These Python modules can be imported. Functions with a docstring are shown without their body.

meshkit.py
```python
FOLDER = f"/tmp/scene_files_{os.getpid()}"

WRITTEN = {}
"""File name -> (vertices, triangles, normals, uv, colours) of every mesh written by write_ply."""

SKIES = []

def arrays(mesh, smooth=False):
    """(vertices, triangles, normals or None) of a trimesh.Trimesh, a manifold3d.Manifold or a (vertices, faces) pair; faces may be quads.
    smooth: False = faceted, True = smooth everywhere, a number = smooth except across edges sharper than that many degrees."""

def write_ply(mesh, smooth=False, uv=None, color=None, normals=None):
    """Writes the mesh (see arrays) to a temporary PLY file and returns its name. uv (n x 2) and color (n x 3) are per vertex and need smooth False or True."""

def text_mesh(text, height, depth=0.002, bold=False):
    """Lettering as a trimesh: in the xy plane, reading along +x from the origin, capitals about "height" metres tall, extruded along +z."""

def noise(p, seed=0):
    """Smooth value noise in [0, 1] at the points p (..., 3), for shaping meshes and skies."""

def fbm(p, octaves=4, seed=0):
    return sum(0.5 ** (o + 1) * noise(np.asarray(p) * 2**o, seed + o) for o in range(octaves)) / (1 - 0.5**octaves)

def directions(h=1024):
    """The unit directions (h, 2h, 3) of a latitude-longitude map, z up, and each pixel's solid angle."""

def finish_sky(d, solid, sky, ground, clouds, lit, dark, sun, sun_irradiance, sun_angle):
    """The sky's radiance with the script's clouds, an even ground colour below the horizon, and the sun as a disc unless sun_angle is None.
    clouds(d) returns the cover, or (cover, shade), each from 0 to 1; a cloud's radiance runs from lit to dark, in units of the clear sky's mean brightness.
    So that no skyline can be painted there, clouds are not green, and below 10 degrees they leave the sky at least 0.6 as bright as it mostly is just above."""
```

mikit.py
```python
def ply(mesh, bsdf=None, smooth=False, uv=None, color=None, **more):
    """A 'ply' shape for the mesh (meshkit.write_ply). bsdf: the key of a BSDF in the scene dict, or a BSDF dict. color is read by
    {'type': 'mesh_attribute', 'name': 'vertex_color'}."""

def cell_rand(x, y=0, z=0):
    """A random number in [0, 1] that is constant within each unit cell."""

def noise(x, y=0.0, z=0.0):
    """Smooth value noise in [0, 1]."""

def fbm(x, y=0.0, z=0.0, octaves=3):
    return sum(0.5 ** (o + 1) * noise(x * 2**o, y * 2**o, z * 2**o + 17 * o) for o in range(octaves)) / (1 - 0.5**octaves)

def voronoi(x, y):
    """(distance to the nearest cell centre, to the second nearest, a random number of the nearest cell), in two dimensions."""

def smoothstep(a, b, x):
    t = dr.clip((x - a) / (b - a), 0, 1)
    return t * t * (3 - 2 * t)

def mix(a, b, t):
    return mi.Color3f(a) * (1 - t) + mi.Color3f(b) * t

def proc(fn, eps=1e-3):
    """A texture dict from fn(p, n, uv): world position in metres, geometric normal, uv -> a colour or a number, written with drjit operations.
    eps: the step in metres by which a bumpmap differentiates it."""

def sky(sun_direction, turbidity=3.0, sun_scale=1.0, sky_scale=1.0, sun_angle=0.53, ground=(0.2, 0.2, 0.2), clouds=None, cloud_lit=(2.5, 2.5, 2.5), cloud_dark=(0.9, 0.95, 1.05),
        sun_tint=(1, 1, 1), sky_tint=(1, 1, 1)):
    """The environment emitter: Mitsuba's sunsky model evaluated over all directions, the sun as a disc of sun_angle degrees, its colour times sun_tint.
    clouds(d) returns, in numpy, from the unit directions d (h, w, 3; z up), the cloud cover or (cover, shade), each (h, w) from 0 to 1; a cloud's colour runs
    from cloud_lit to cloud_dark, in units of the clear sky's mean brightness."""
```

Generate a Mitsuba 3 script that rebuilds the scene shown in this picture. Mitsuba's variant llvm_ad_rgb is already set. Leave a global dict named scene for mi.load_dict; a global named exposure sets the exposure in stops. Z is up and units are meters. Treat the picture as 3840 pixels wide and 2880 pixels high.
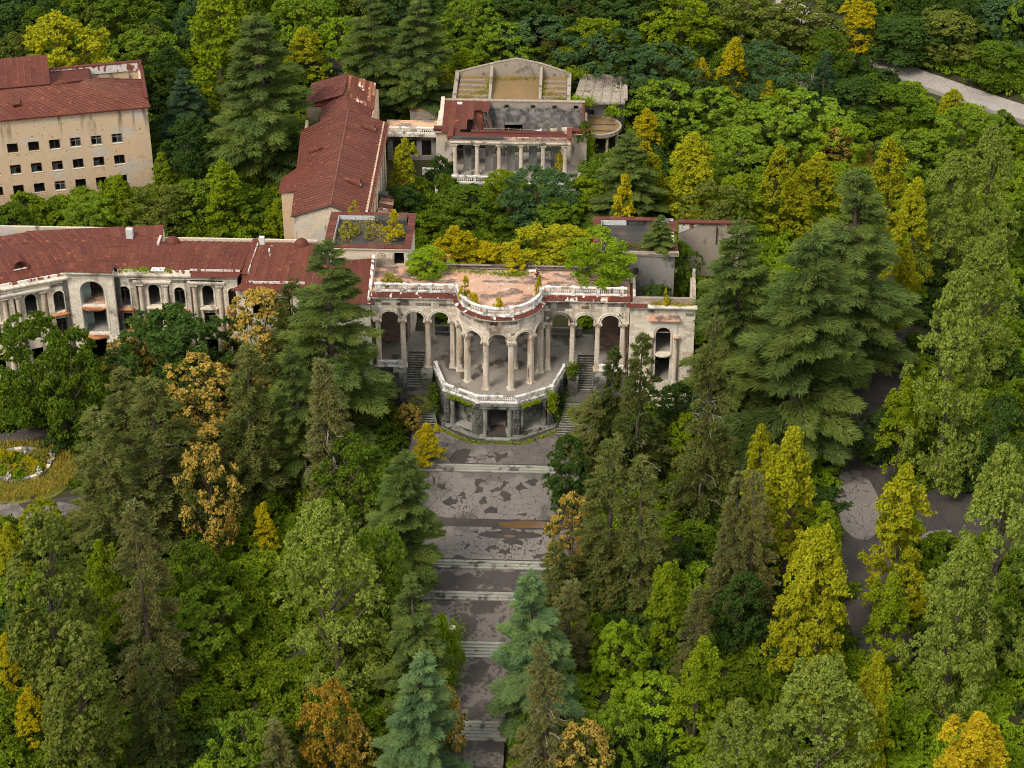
import math, numpy as np, trimesh, drjit as dr, mitsuba as mi, mikit, meshkit
from mikit import noise, fbm, cell_rand, smoothstep, mix, voronoi, proc
from shapely.geometry import Polygon, box as sbox, Point, LineString
from shapely import affinity
from shapely.ops import unary_union
T = mi.ScalarTransform4f
R = np.random.RandomState
# ---------------------------------------------------------------- camera, sky, exposure
EYE = np.array([10.55, -233.62, 154.23])
PITCH, YAW = math.radians(33.0), math.radians(2.2)
FWD = np.array([-math.sin(YAW) * math.cos(PITCH), math.cos(YAW) * math.cos(PITCH), -math.sin(PITCH)])
scene = {'camera': {'type': 'perspective', 'fov': 2 * math.degrees(math.atan(1920 / 7768.0)), 'fov_axis': 'x',
                    'near_clip': 1.0, 'far_clip': 4000.0,
                    'to_world': T().look_at(origin=EYE.tolist(), target=(EYE + FWD).tolist(), up=[0, 0, 1])}}
scene['daylight'] = mikit.sky([-0.40, -0.52, 0.76], turbidity=4, sun_scale=0.3, sky_scale=1.0, sun_angle=22,
                              clouds=lambda d: 1.0, cloud_lit=(1.1, 1.09, 1.06), cloud_dark=(0.9, 0.95, 1.05), sun_tint=(.94, 1.0, 1.1))
exposure = 3.1
labels = {}
used = {}

# ---------------------------------------------------------------- naming helpers
def key_of(name, parent=None):
    base = name if parent is None else parent + '__' + name
    n = used.get(base, 0); used[base] = n + 1
    return base if n == 0 else '%s_%03d' % (base, n)

def thing(name, label, cat, group=None):
    k = key_of(name); labels[k] = {'label': label, 'category': cat}
    if group: labels[k]['group'] = group
    return k

def put(name, mesh, mat, parent=None, smooth=False, M=None, label=None, kind=None):
    k = key_of(name, parent)
    if isinstance(mesh, dict): d = dict(mesh)
    else: d = mikit.ply(mesh.out() if isinstance(mesh, MB) else mesh, mat, smooth)
    if M is not None: d['to_world'] = T(np.asarray(M, float).tolist())
    scene[k] = d
    if label or kind:
        labels[k] = {}
        if label: labels[k]['label'] = label
        if kind: labels[k]['kind'] = kind
    return k

def frame(x, y, z=0.0, ang=0.0):
    c, s = math.cos(ang), math.sin(ang)
    return np.array([[c, -s, 0, x], [s, c, 0, y], [0, 0, 1, z], [0, 0, 0, 1.0]])

class MB:
    """Collects pieces of one mesh."""
    def __init__(self): self.v, self.f, self.n = [], [], 0
    def add(self, v, f):
        v = np.asarray(v, float); f = np.asarray(f, int)
        if f.ndim == 2 and f.shape[1] == 4: f = np.vstack([f[:, [0, 1, 2]], f[:, [0, 2, 3]]])
        self.v.append(v); self.f.append(f + self.n); self.n += len(v); return self
    def box(self, x0, x1, y0, y1, z0, z1):
        v = [[x, y, z] for x in (x0, x1) for y in (y0, y1) for z in (z0, z1)]
        return self.add(v, [[0, 1, 3, 2], [4, 6, 7, 5], [0, 4, 5, 1], [2, 3, 7, 6], [0, 2, 6, 4], [1, 5, 7, 3]])
    def hexa(self, a, b):
        """prism between two quads (bottom a, top b)"""
        v = list(a) + list(b)
        return self.add(v, [[3, 2, 1, 0], [4, 5, 6, 7], [0, 1, 5, 4], [1, 2, 6, 5], [2, 3, 7, 6], [3, 0, 4, 7]])
    def slab(self, pts, t):
        """a sheet of thickness t hung below a planar quad"""
        p = np.asarray(pts, float); n = np.cross(p[1] - p[0], p[2] - p[0]); n /= np.linalg.norm(n)
        if n[2] < 0: n = -n
        return self.hexa(p - n * t, p)
    def poly(self, g, z0, z1):
        for q in getattr(g, 'geoms', [g]):
            if q.is_empty or q.geom_type != 'Polygon' or q.area < 1e-5: continue
            m = trimesh.creation.extrude_polygon(q, z1 - z0, engine='earcut')
            self.add(np.asarray(m.vertices) + [0, 0, z0], m.faces)
        return self
    def wall(self, g, y0, y1):
        """polygon in (x, z), extruded from y0 to y1"""
        for q in getattr(g, 'geoms', [g]):
            if q.is_empty or q.geom_type != 'Polygon' or q.area < 1e-5: continue
            m = trimesh.creation.extrude_polygon(q, y1 - y0, engine='earcut')
            v = np.asarray(m.vertices); self.add(np.stack([v[:, 0], v[:, 2] + y0, v[:, 1]], 1), np.asarray(m.faces)[:, ::-1])
        return self
    def tube(self, pts, rad, sides=6):
        p = np.asarray(pts, float); t = np.gradient(p, axis=0); t /= np.linalg.norm(t, axis=1, keepdims=True) + 1e-12
        a = np.cross(t, np.where(np.abs(t[:, 2:]) < .9, [0, 0, 1.0], [1.0, 0, 0])); a /= np.linalg.norm(a, axis=1, keepdims=True) + 1e-12
        b = np.cross(t, a); an = np.arange(sides) * 2 * np.pi / sides
        r = np.broadcast_to(rad, (len(p),))
        v = p[:, None] + r[:, None, None] * (np.cos(an)[None, :, None] * a[:, None] + np.sin(an)[None, :, None] * b[:, None])
        i, j = np.meshgrid(np.arange(len(p) - 1), np.arange(sides), indexing='ij')
        q = np.stack([i * sides + j, i * sides + (j + 1) % sides, (i + 1) * sides + (j + 1) % sides, (i + 1) * sides + j], -1).reshape(-1, 4)
        return self.add(v.reshape(-1, 3), q)
    def lathe(self, prof, x=0, y=0, z=0, n=12):
        prof = np.asarray(prof, float); an = np.arange(n) * 2 * np.pi / n
        v = np.stack([prof[:, 0, None] * np.cos(an), prof[:, 0, None] * np.sin(an), np.repeat(prof[:, 1, None], n, 1)], -1).reshape(-1, 3) + [x, y, z]
        i, j = np.meshgrid(np.arange(len(prof) - 1), np.arange(n), indexing='ij')
        return self.add(v, np.stack([i * n + j, i * n + (j + 1) % n, (i + 1) * n + (j + 1) % n, (i + 1) * n + j], -1).reshape(-1, 4))
    def xf(self, M):
        M = np.asarray(M); self.v = [v @ M[:3, :3].T + M[:3, 3] for v in self.v]; return self
    def map(self, fn): self.v = [fn(v) for v in self.v]; return self
    def out(self): return (np.vstack(self.v), np.vstack(self.f))

def arch(cx, w, z0, zs, n=14):
    """window shape: jambs from z0 to the springing zs, then a half circle"""
    r = w / 2.0; a = np.linspace(0, np.pi, n)
    return Polygon([(cx - r, z0), (cx + r, z0)] + [(cx + r * math.cos(t), zs + r * math.sin(t)) for t in a])
def rect(x0, x1, z0, z1): return sbox(x0, z0, x1, z1)
def ring(cx, r0, r1, zs, n=20):
    a = np.linspace(0, np.pi, n)
    return Polygon([(cx + r1 * math.cos(t), zs + r1 * math.sin(t)) for t in a] + [(cx + r0 * math.cos(t), zs + r0 * math.sin(t)) for t in a[::-1]])

# ---------------------------------------------------------------- materials
def mat(name, fn, rough=0.8, bump=None, spec=0.3, two=True):
    b = {'type': 'principled', 'base_color': fn if isinstance(fn, dict) else proc(fn) if callable(fn) else {'type': 'rgb', 'value': list(fn)}, 'roughness': rough, 'specular': spec}
    if bump: b = {'type': 'bumpmap', 'arbitrary': proc(bump[0], 0.02), 'scale': bump[1], 'bsdf': b}
    scene[name] = {'type': 'twosided', 'bsdf': b} if two else b
    return name
def ramp(v, a, b): return smoothstep(a, b, v)

def stone_fn(c0, c1, grime=0.5, streak=1.0):
    def fn(p, n, uv):
        h = p.x + p.y * 0.83
        blk = cell_rand(dr.floor(h / 0.85 + cell_rand(dr.floor(p.z / 0.42), 3, 1) * 3), dr.floor(p.z / 0.42), 5)
        c = mix(c0, c1, blk * 0.7 + fbm(p.x * .9, p.y * .9, p.z * .9) * 0.4)
        g = fbm(h * 1.1, p.z * 0.16 + 40, 3.0, 4)
        g2 = fbm(p.x * .33, p.y * .33, p.z * .28 + 9, 3)
        fine = noise(p.x * 9, p.y * 9, p.z * 9)
        c = c * (0.86 + 0.28 * fine)
        c = mix(c, (0.30, 0.20, 0.13), ramp(g2, .55, .8) * .45)
        drip = ramp(fbm(h * 1.7 + 20, p.z * .10, 6.0, 4) + .10 * ramp(p.x, 5.0, 8.0) * ramp(-p.x, -10.5, -8.0), .46, .66) * ramp(p.z, 13.2, 15.4) * .8
        return mix(c, (0.035, 0.033, 0.03), dr.maximum(ramp(g * .65 + g2 * .45, .62 - .1 * grime, .8) * grime * streak, drip * grime))
    return fn
mat('limestone', stone_fn((.60, .52, .42), (.68, .62, .53), .7))
mat('limestone_pale', stone_fn((.64, .59, .51), (.72, .68, .60), .5))
mat('limestone_pink', stone_fn((.52, .42, .33), (.60, .51, .42), .65))
mat('limestone_black', stone_fn((.15, .14, .12), (.26, .24, .21), 1.0, 1.1))
mat('column_stone', lambda p, n, uv: mix(mix((.60, .55, .47), (.50, .40, .31), ramp(fbm(p.x * 1.3 + p.z * .1, p.y * 1.3, p.z * .35, 3), .4, .65)), (.05, .05, .045),
    ramp(fbm(p.x * 3.1, p.y * 3.1, p.z * .3 + 3, 3), .6, .8) * .75 + ramp(dr.abs(p.z / .78 - dr.floor(p.z / .78) - .5), .47, .5) * .5))
mat('dark_stone', lambda p, n, uv: mix((.04, .042, .04), (.15, .15, .14), fbm(p.x * 1.4, p.y * 1.4, p.z * 1.4, 4) * .8 + .35 * cell_rand(dr.floor(p.x * 1.2 + p.y), dr.floor(p.z * 2.4), 2) - .12), .85)
mat('green_stone', lambda p, n, uv: mix(mix((.15, .165, .148), (.26, .265, .235), cell_rand(dr.floor(p.x * 1.7 + p.y), dr.floor(p.z * 1.9), 2)), (.04, .04, .035),
    ramp(fbm(p.x * 1.6, p.y * 1.6, p.z * .5, 4), .5, .72)), .85)
mat('white_paint', lambda p, n, uv: mix((.72, .72, .70), (.16, .165, .155), ramp(fbm(p.x * 1.7, p.y * 1.7, p.z * 1.2, 4), .45, .74) * .85), .7)
mat('floor_slab', lambda p, n, uv: mix(mix((.30, .275, .245), (.22, .205, .185), fbm(p.x * .6, p.y * .6, 1, 4)), (.075, .06, .045), ramp(fbm(p.x * .45 + 5, p.y * .45, 8, 4), .56, .72) * .85), .75)
def rust_fn(c0, c1, paint=0.0):
    def fn(p, n, uv):
        h = p.x * .8 + p.y * .6
        c = mix(c0, c1, fbm(p.x * .5, p.y * .5, p.z * .5, 4))
        c = c * (0.9 + .2 * noise(p.x * 5, p.y * 5, p.z * 5))
        c = mix(c, (.42, .13, .045), ramp(fbm(p.x * 1.9, p.y * 1.9, p.z * 1.9 + 4, 4), .68, .8) * .5)
        c = mix(c, (.05, .02, .017), ramp(fbm(p.x * .8 + 31, p.y * .8, p.z * 2.0, 4), .66, .85) * .35)
        if paint: c = mix(c, (.62, .58, .55), ramp(fbm(p.x * 2.2, p.y * 1.2, 9, 3), .72 - paint * .16, .75 - paint * .14))
        return c
    return fn
mat('rust_a', rust_fn((.090, .0225, .0150), (.128, .034, .022)), .62)
mat('rust_b', rust_fn((.078, .020, .0145), (.110, .030, .021)), .62)
mat('rust_c', rust_fn((.105, .029, .018), (.150, .045, .026)), .6)
mat('rust_d', rust_fn((.090, .0225, .0150), (.128, .034, .022), .5), .62)
mat('rust_orange', rust_fn((.30, .13, .07), (.22, .075, .045), .3), .65)
mat('rust_seam', rust_fn((.10, .03, .022), (.24, .11, .075)), .6)
mat('bare_metal', lambda p, n, uv: mix((.62, .60, .58), (.20, .07, .045), ramp(fbm(p.x * 2.3 + p.y, p.y * 2.3, p.z * .8, 3), .5, .62)), .5)
mat('pale_sheet', lambda p, n, uv: mix((.60, .64, .67), (.45, .47, .48), fbm(p.x, p.y, p.z)), .5)
mat('roof_felt', lambda p, n, uv: mix(mix((.028, .028, .03), (.075, .07, .066), fbm(p.x * .8, p.y * 2.4, 3, 4)), (.16, .085, .03), ramp(fbm(p.x * .5 + 3, p.y * .5, 6, 4), .6, .75) * .5), .85)
mat('terrace_screed', lambda p, n, uv: mix(mix(mix((.50, .27, .165), (.46, .33, .26), fbm(p.x * .35, p.y * .35, 2, 4)), (.60, .50, .43), ramp(fbm(p.x * 1.6, p.y * 1.6, 7, 3), .62, .8) * .6), (.085, .075, .075),
    ramp(fbm(p.x * .55 + 11, p.y * 1.1, 4, 5), .53, .64) * (.45 + .55 * noise(p.x * 6, p.y * 6, 1))), .9)
mat('tan_screed', lambda p, n, uv: mix((.56, .38, .24), (.24, .19, .15), ramp(fbm(p.x * .5, p.y * .9, 2, 4), .5, .68)), .9)
mat('beige_plaster', lambda p, n, uv: mix(mix(mix((.56, .40, .255), (.50, .41, .31), fbm(p.x * .22, p.y * .22, p.z * .6, 4)), (.46, .43, .39), ramp(fbm(p.x * .3 + 7, p.y * .3, p.z * .35, 4), .56, .7) * .75), (.10, .085, .07),
    ramp(fbm(p.x * 1.0, p.y * 1.0, p.z * .13 + 2, 4), .54, .68) * ramp(p.z, 13.0, 17.8) * .85 + ramp(fbm(p.x * 2.2, p.y * 2.2, p.z * 2.4, 3), .68, .8) * .6), .9)
mat('cream_plaster', lambda p, n, uv: mix(mix((.60, .51, .40), (.50, .47, .43), ramp(fbm(p.x * .35, p.y * .35, p.z * .5, 4), .4, .62)), (.11, .10, .09), ramp(fbm(p.x * .9, p.y * .9, p.z * .35 + 8, 4), .6, .76) * .8), .9)
mat('grey_plaster', lambda p, n, uv: mix(mix((.27, .265, .255), (.17, .17, .17), fbm(p.x * .6, p.y * .6, p.z * .6, 4)), (.035, .033, .032), ramp(fbm(p.x * 1.1, p.y * 1.1, p.z * .45 + 8, 4), .56, .74) * .8), .9)
mat('burnt_wall', lambda p, n, uv: mix(mix((.27, .26, .255), (.085, .085, .09), ramp(fbm(p.x * 1.3, p.y * 1.1, p.z * 1.0, 5), .25, .68)), (.34, .29, .25), ramp(p.z + fbm(p.x, p.y, p.z) * .8, 12.1, 12.6) * .8), .9)
mat('raw_concrete', lambda p, n, uv: mix(mix((.36, .315, .265), (.26, .225, .19), fbm(p.x * .5, p.y * .5, p.z * .5, 4)), (.09, .08, .065), ramp(fbm(p.x * .9, p.y * .9, p.z * .6 + 8, 4), .58, .74) * .8), .9)
mat('rubble_stone', lambda p, n, uv: mix((.22, .18, .15), (.40, .35, .30), cell_rand(dr.floor(p.x * 3), dr.floor(p.y * 3), dr.floor(p.z * 3)) * .6 + .3 * noise(p.x * 5, p.y * 5, p.z * 5)), .9)
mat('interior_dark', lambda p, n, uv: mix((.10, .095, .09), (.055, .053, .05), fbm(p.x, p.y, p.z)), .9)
mat('interior_blue', lambda p, n, uv: mix((.34, .44, .45), (.26, .31, .31), ramp(fbm(p.x * .9, p.y * .9, p.z * .9, 4), .45, .65)), .85)
mat('interior_floor', lambda p, n, uv: mix((.40, .39, .37), (.20, .19, .18), fbm(p.x * 1.2, p.y * 1.2, p.z, 4)), .85)
mat('brick_room', lambda p, n, uv: mix(mix((.24, .17, .13), (.15, .115, .095), cell_rand(dr.floor((p.x + p.y) * 1.2 + dr.floor(p.z * 2.4) * .5), dr.floor(p.z * 2.4), 1)), (.05, .045, .04), ramp(dr.abs(p.z * 2.4 - dr.floor(p.z * 2.4) - .5), .43, .5) * .6), .9)
mat('ochre_plaster', lambda p, n, uv: mix((.52, .24, .09), (.25, .10, .06), ramp(fbm(p.x * 1.1, p.y * 1.1, p.z, 4), .4, .6)), .85)
mat('window_wood', (.055, .035, .026), .7)
mat('pale_wood', lambda p, n, uv: mix((.34, .30, .26), (.20, .17, .145), noise(p.x * 3, p.y * 3, p.z * 3)), .8)
mat('old_timber', lambda p, n, uv: mix((.16, .13, .105), (.055, .045, .04), noise(p.x * 2, p.y * 2, p.z * 2)), .85)
scene['pane_glass'] = {'type': 'twosided', 'bsdf': {'type': 'principled', 'base_color': {'type': 'rgb', 'value': [.03, .045, .055]}, 'roughness': .3, 'specular': .25}}
mat('graffiti_paint', (.02, .02, .022), .6)
mat('asphalt_worn', lambda p, n, uv: mix(mix((.050, .044, .043), (.085, .075, .071), fbm(p.x * .5, p.y * .5, 1, 4)), (.19, .165, .15), ramp(fbm(p.x * .42 + 3, p.y * .42, 5, 5), .50, .60) * ramp(fbm(p.x * 2.6, p.y * 2.6, 9, 3), .25, .55) * .8), .8)
mat('asphalt_base', lambda p, n, uv: mix(mix((.042, .037, .037), (.075, .066, .062), fbm(p.x * .5, p.y * .5, 1, 4)), (.02, .02, .02), ramp(noise(p.x * 7, p.y * 7, 1), .7, .95) * .5), .8)
mat('asphalt_crust', lambda p, n, uv: mix(mix((.215, .195, .183), (.165, .152, .146), fbm(p.x * .25, p.y * .25, 4, 4)), (.10, .09, .087), ramp(fbm(p.x * .3 + 60, p.y * .3, 2, 4) + .22 * ramp(p.y, -19.0, -15.0), .58, .72) * .75), .8)
mat('step_stone', lambda p, n, uv: mix(mix((.23, .245, .215), (.34, .335, .30), noise(p.x * .8, p.y * 2, p.z * 3)), (.045, .042, .035), ramp(fbm(p.x * 1.4, p.y * 1.4, p.z * 2, 4), .54, .72) * .8), .8)
mat('stair_stone', lambda p, n, uv: mix(mix((.075, .075, .065), (.12, .115, .10), noise(p.x * .8, p.y * 2, p.z * 3)), (.025, .025, .02), ramp(fbm(p.x * 1.1, p.y * 1.1, p.z * 2, 4), .48, .68) * .85), .85)
mat('road_gravel', lambda p, n, uv: mix((.36, .335, .31), (.27, .25, .235), fbm(p.x * .5, p.y * .5, 1, 4)), .9)
mat('soil', lambda p, n, uv: mix(mix((.045, .038, .022), (.035, .052, .014), fbm(p.x * .3, p.y * .3, 3, 4)), (.05, .04, .022), ramp(fbm(p.x * .9, p.y * .9, 5, 3), .6, .8) * .6), .95)
mat('meadow', lambda p, n, uv: mix(mix((.10, .13, .025), (.20, .19, .03), fbm(p.x * .4, p.y * .4, 3, 4)), (.09, .075, .03), ramp(fbm(p.x * .8, p.y * .8, 5, 4), .6, .75)), .95)
mat('moss_floor', lambda p, n, uv: mix(mix((.25, .165, .08), (.16, .115, .055), fbm(p.x * .45, p.y * .45, 3, 4)), (.16, .16, .05), ramp(fbm(p.x * .7 + 5, p.y * .7, 5, 4), .6, .8) * .5), .95)
scene['puddle_water'] = {'type': 'twosided', 'bsdf': {'type': 'principled', 'base_color': {'type': 'rgb', 'value': [.13, .075, .032]}, 'roughness': .08, 'specular': .5}}

# ---------------------------------------------------------------- lie of the land
YS = [-400, -90, -64, -61, -52, -48.5, -41, -40, -36, -34.5, -17, -15, -2, 12, 25, 45, 60, 90, 120, 200, 600, 2500]
ZS = [-22, -5.5, -3.35, -2.4, -2.4, -1.65, -1.65, -1.2, -1.2, -.75, -.75, -.3, -.1, .6, 2.4, 4.0, 4.8, 8.5, 13, 30, 110, 300]
def ground_z(x, y):
    x, y = np.asarray(x, float), np.asarray(y, float)
    z = np.interp(y, YS, ZS)
    west = np.clip((-x - 25) / 30, 0, 1) * np.clip((20 - y) / 15, 0, 1) * np.clip((y + 60) / 30, 0, 1)
    return z + .35 * west + .9 * np.sin(x * .05 + 1.3) * np.clip((y - 45) / 60, 0, 1) * 1.6
# ---------------------------------------------------------------- ground, plaza, roads
def struct(name, mesh, m, parent=None, smooth=False):
    k = put(name, mesh, m, parent, smooth)
    if parent is None: labels[k] = {'kind': 'structure'}
    return k
gx = np.concatenate([[-2500, -900, -400, -200], np.arange(-130, 131, 4.0), [200, 400, 900, 2500]])
gy = np.concatenate([[-400, -230, -150], np.arange(-100, 161, 2.0), [200, 300, 600, 1200, 2500]])
GX, GY = np.meshgrid(gx, gy, indexing='ij')
GZ = ground_z(GX, GY) - .12 + .5 * (meshkit.fbm(np.stack([GX / 9, GY / 9, GX * 0], -1), 3) - .6)
inp = (np.abs(GX) < 13) & (GY > -90) & (GY < 9); GZ[inp] -= .45
ii, jj = np.meshgrid(np.arange(len(gx) - 1), np.arange(len(gy) - 1), indexing='ij'); ny = len(gy)
struct('ground', (np.stack([GX, GY, GZ], -1).reshape(-1, 3), np.stack([ii * ny + jj, (ii + 1) * ny + jj, (ii + 1) * ny + jj + 1, ii * ny + jj + 1], -1).reshape(-1, 4)), 'soil', smooth=True)

LEVELS = [(-.3, -15.1, 4.0, -11.5, 11.5), (-.75, -34.6, -16.1, -11, 11), (-1.2, -40.1, -35.5, -9, 8), (-1.65, -48.6, -41.0, -7.5, 7), (-2.4, -61.4, -50.5, -3.0, 3.2), (-3.35, -92, -63.3, -2.6, 3.2)]
from scipy.spatial import Voronoi
def crust(poly, z, cell, seed, gone, gap, thick=.035):
    """broken asphalt: irregular plates lying on the darker base, some of them missing"""
    rng = R(seed); x0, y0, x1, y1 = poly.bounds
    n = int((x1 - x0) * (y1 - y0) / cell ** 2)
    big = rng.rand(n, 2) * [x1 - x0, y1 - y0] + [x0, y0]
    keep = meshkit.fbm(np.c_[big / 5.0, np.full(n, seed)], 3)
    small = big[keep < .5]; extra = np.vstack([big] + [small + rng.randn(len(small), 2) * cell * .3 for _ in range(2)])
    ring_ = np.array([[x0 - 60, y0 - 60], [x1 + 60, y0 - 60], [x1 + 60, y1 + 60], [x0 - 60, y1 + 60]])
    vor = Voronoi(np.vstack([extra, ring_])); plates = []
    for k in range(len(extra)):
        reg = vor.regions[vor.point_region[k]]
        if -1 in reg or len(reg) < 3: continue
        hole = float(meshkit.fbm(np.array([[extra[k, 0] / 1.3 + 70, extra[k, 1] / 1.0, seed]]), 3)[0])
        if hole > gone + .10 * (np.ptp(vor.vertices[reg], 0).prod() > 1.1): continue
        v = vor.vertices[reg]; pts = []
        for a, b in zip(v, np.roll(v, -1, 0)):
            m = max(1, int(np.linalg.norm(b - a) / .24))
            for t in np.arange(m) / m: pts.append(a + (b - a) * t)
        pts = np.array(pts); nz = np.stack([meshkit.noise(np.c_[pts * 2.3, np.full(len(pts), 5)]), meshkit.noise(np.c_[pts * 2.3, np.full(len(pts), 9)])], -1) - .5
        q = Polygon(pts + nz * .45).buffer(0).buffer(-gap * (.4 + rng.rand()) - .10, resolution=3).buffer(.10, resolution=3).intersection(poly)
        for g in getattr(q, 'geoms', [q]):
            if not g.is_empty and g.geom_type == 'Polygon' and g.area > .04: plates.append(g)
    return sorted(plates, key=lambda g: -g.area)
plaza = struct('plaza', MB().hexa([(l, a, z - .5) for l, a, z in ((LEVELS[0][3], LEVELS[0][1], LEVELS[0][0]), (LEVELS[0][4], LEVELS[0][1], LEVELS[0][0]), (LEVELS[0][4], LEVELS[0][2], LEVELS[0][0]), (LEVELS[0][3], LEVELS[0][2], LEVELS[0][0]))],
    [(l, a, z) for l, a, z in ((LEVELS[0][3], LEVELS[0][1], LEVELS[0][0]), (LEVELS[0][4], LEVELS[0][1], LEVELS[0][0]), (LEVELS[0][4], LEVELS[0][2], LEVELS[0][0]), (LEVELS[0][3], LEVELS[0][2], LEVELS[0][0]))]), 'asphalt_base')
lower = MB()
for z, a, b, l, r in LEVELS[2:]: lower.box(l, r, a, b, z - .5, z)
put('middle_terrace', MB().box(LEVELS[1][3], LEVELS[1][4], LEVELS[1][1], LEVELS[1][2], -1.25, -.75), 'asphalt_base', plaza)
put('lower_terrace', lower, 'asphalt_worn', plaza)
plates = []
for i, (z, a, b, l, r) in enumerate(LEVELS[:2]):
    foot = Polygon([(-9.4, 4), (-9.2, -5), (-3.2, -10.2), (3.2, -10.2), (9.2, -5), (9.4, 4)]) if i == 0 else Polygon()
    pool = affinity.scale(Point(4.6, -27.2).buffer(1), 3.9, 1.05).union(affinity.scale(Point(2.5, -29.4).buffer(1), 4, .8)).union(sbox(-11, -27.9, 11, -26.2)) if i == 1 else Polygon()
    area = sbox(l + .2, a + .25, r - .2, b - .25).difference(foot).difference(pool)
    for g in crust(area, z, (1.7, 1.05)[i], i + 3, (.63, .60)[i], (.02, .022)[i]): plates.append((g, z))
plates.sort(key=lambda t: -t[0].area)
for g, z in plates[:180]: put('pavement_slab', MB().poly(g, z + .004, z + .04), 'asphalt_crust', plaza)
rest = MB()
for g, z in plates[180:]: rest.poly(g, z + .004, z + .038)
put('pavement_fragment', rest, 'asphalt_crust', plaza, kind='stuff')
def flight(x0, x1, y_top, z_top, n, rise, run, name='step_flight', parent=plaza, m='step_stone', seed=0):
    """steps that go down towards -y; each tread is a piece of its own"""
    k = key_of(name, parent); rng = R(seed)
    for i in range(n):
        zt = z_top - i * rise; y1 = y_top - i * run
        put('tread', MB().box(x0, x1, y1 - run - .03, y1 + .03, zt - rise - .1, zt - rise * 0), m, k) if i == 0 else \
            put('tread', MB().box(x0 + rng.rand() * .1, x1 - rng.rand() * .1, y1 - run - .03, y1 - .004, zt - rise - .1, zt), m, k)
        put('riser', MB().box(x0, x1, y1 - run + .03, y1 - .05, zt - rise - .12, zt - .05), 'dark_stone', k) if False else None
    return k
flight(-11, 9.5, -15.1, -.28, 3, .155, .36, seed=1)
flight(-9, 8, -34.6, -.73, 3, .155, .36, seed=2)
flight(-8, 6, -40.1, -1.18, 3, .155, .36, seed=3)
flight(-3.2, 4.0, -48.7, -1.63, 5, .155, .4, seed=4)
flight(-2.4, 3.8, -61.4, -2.38, 6, .16, .36, seed=5)
pm = MB(); pg = [Point(4.6, -27.2).buffer(1, 24)]
an = np.linspace(0, 2 * np.pi, 60)[:-1]
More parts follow.
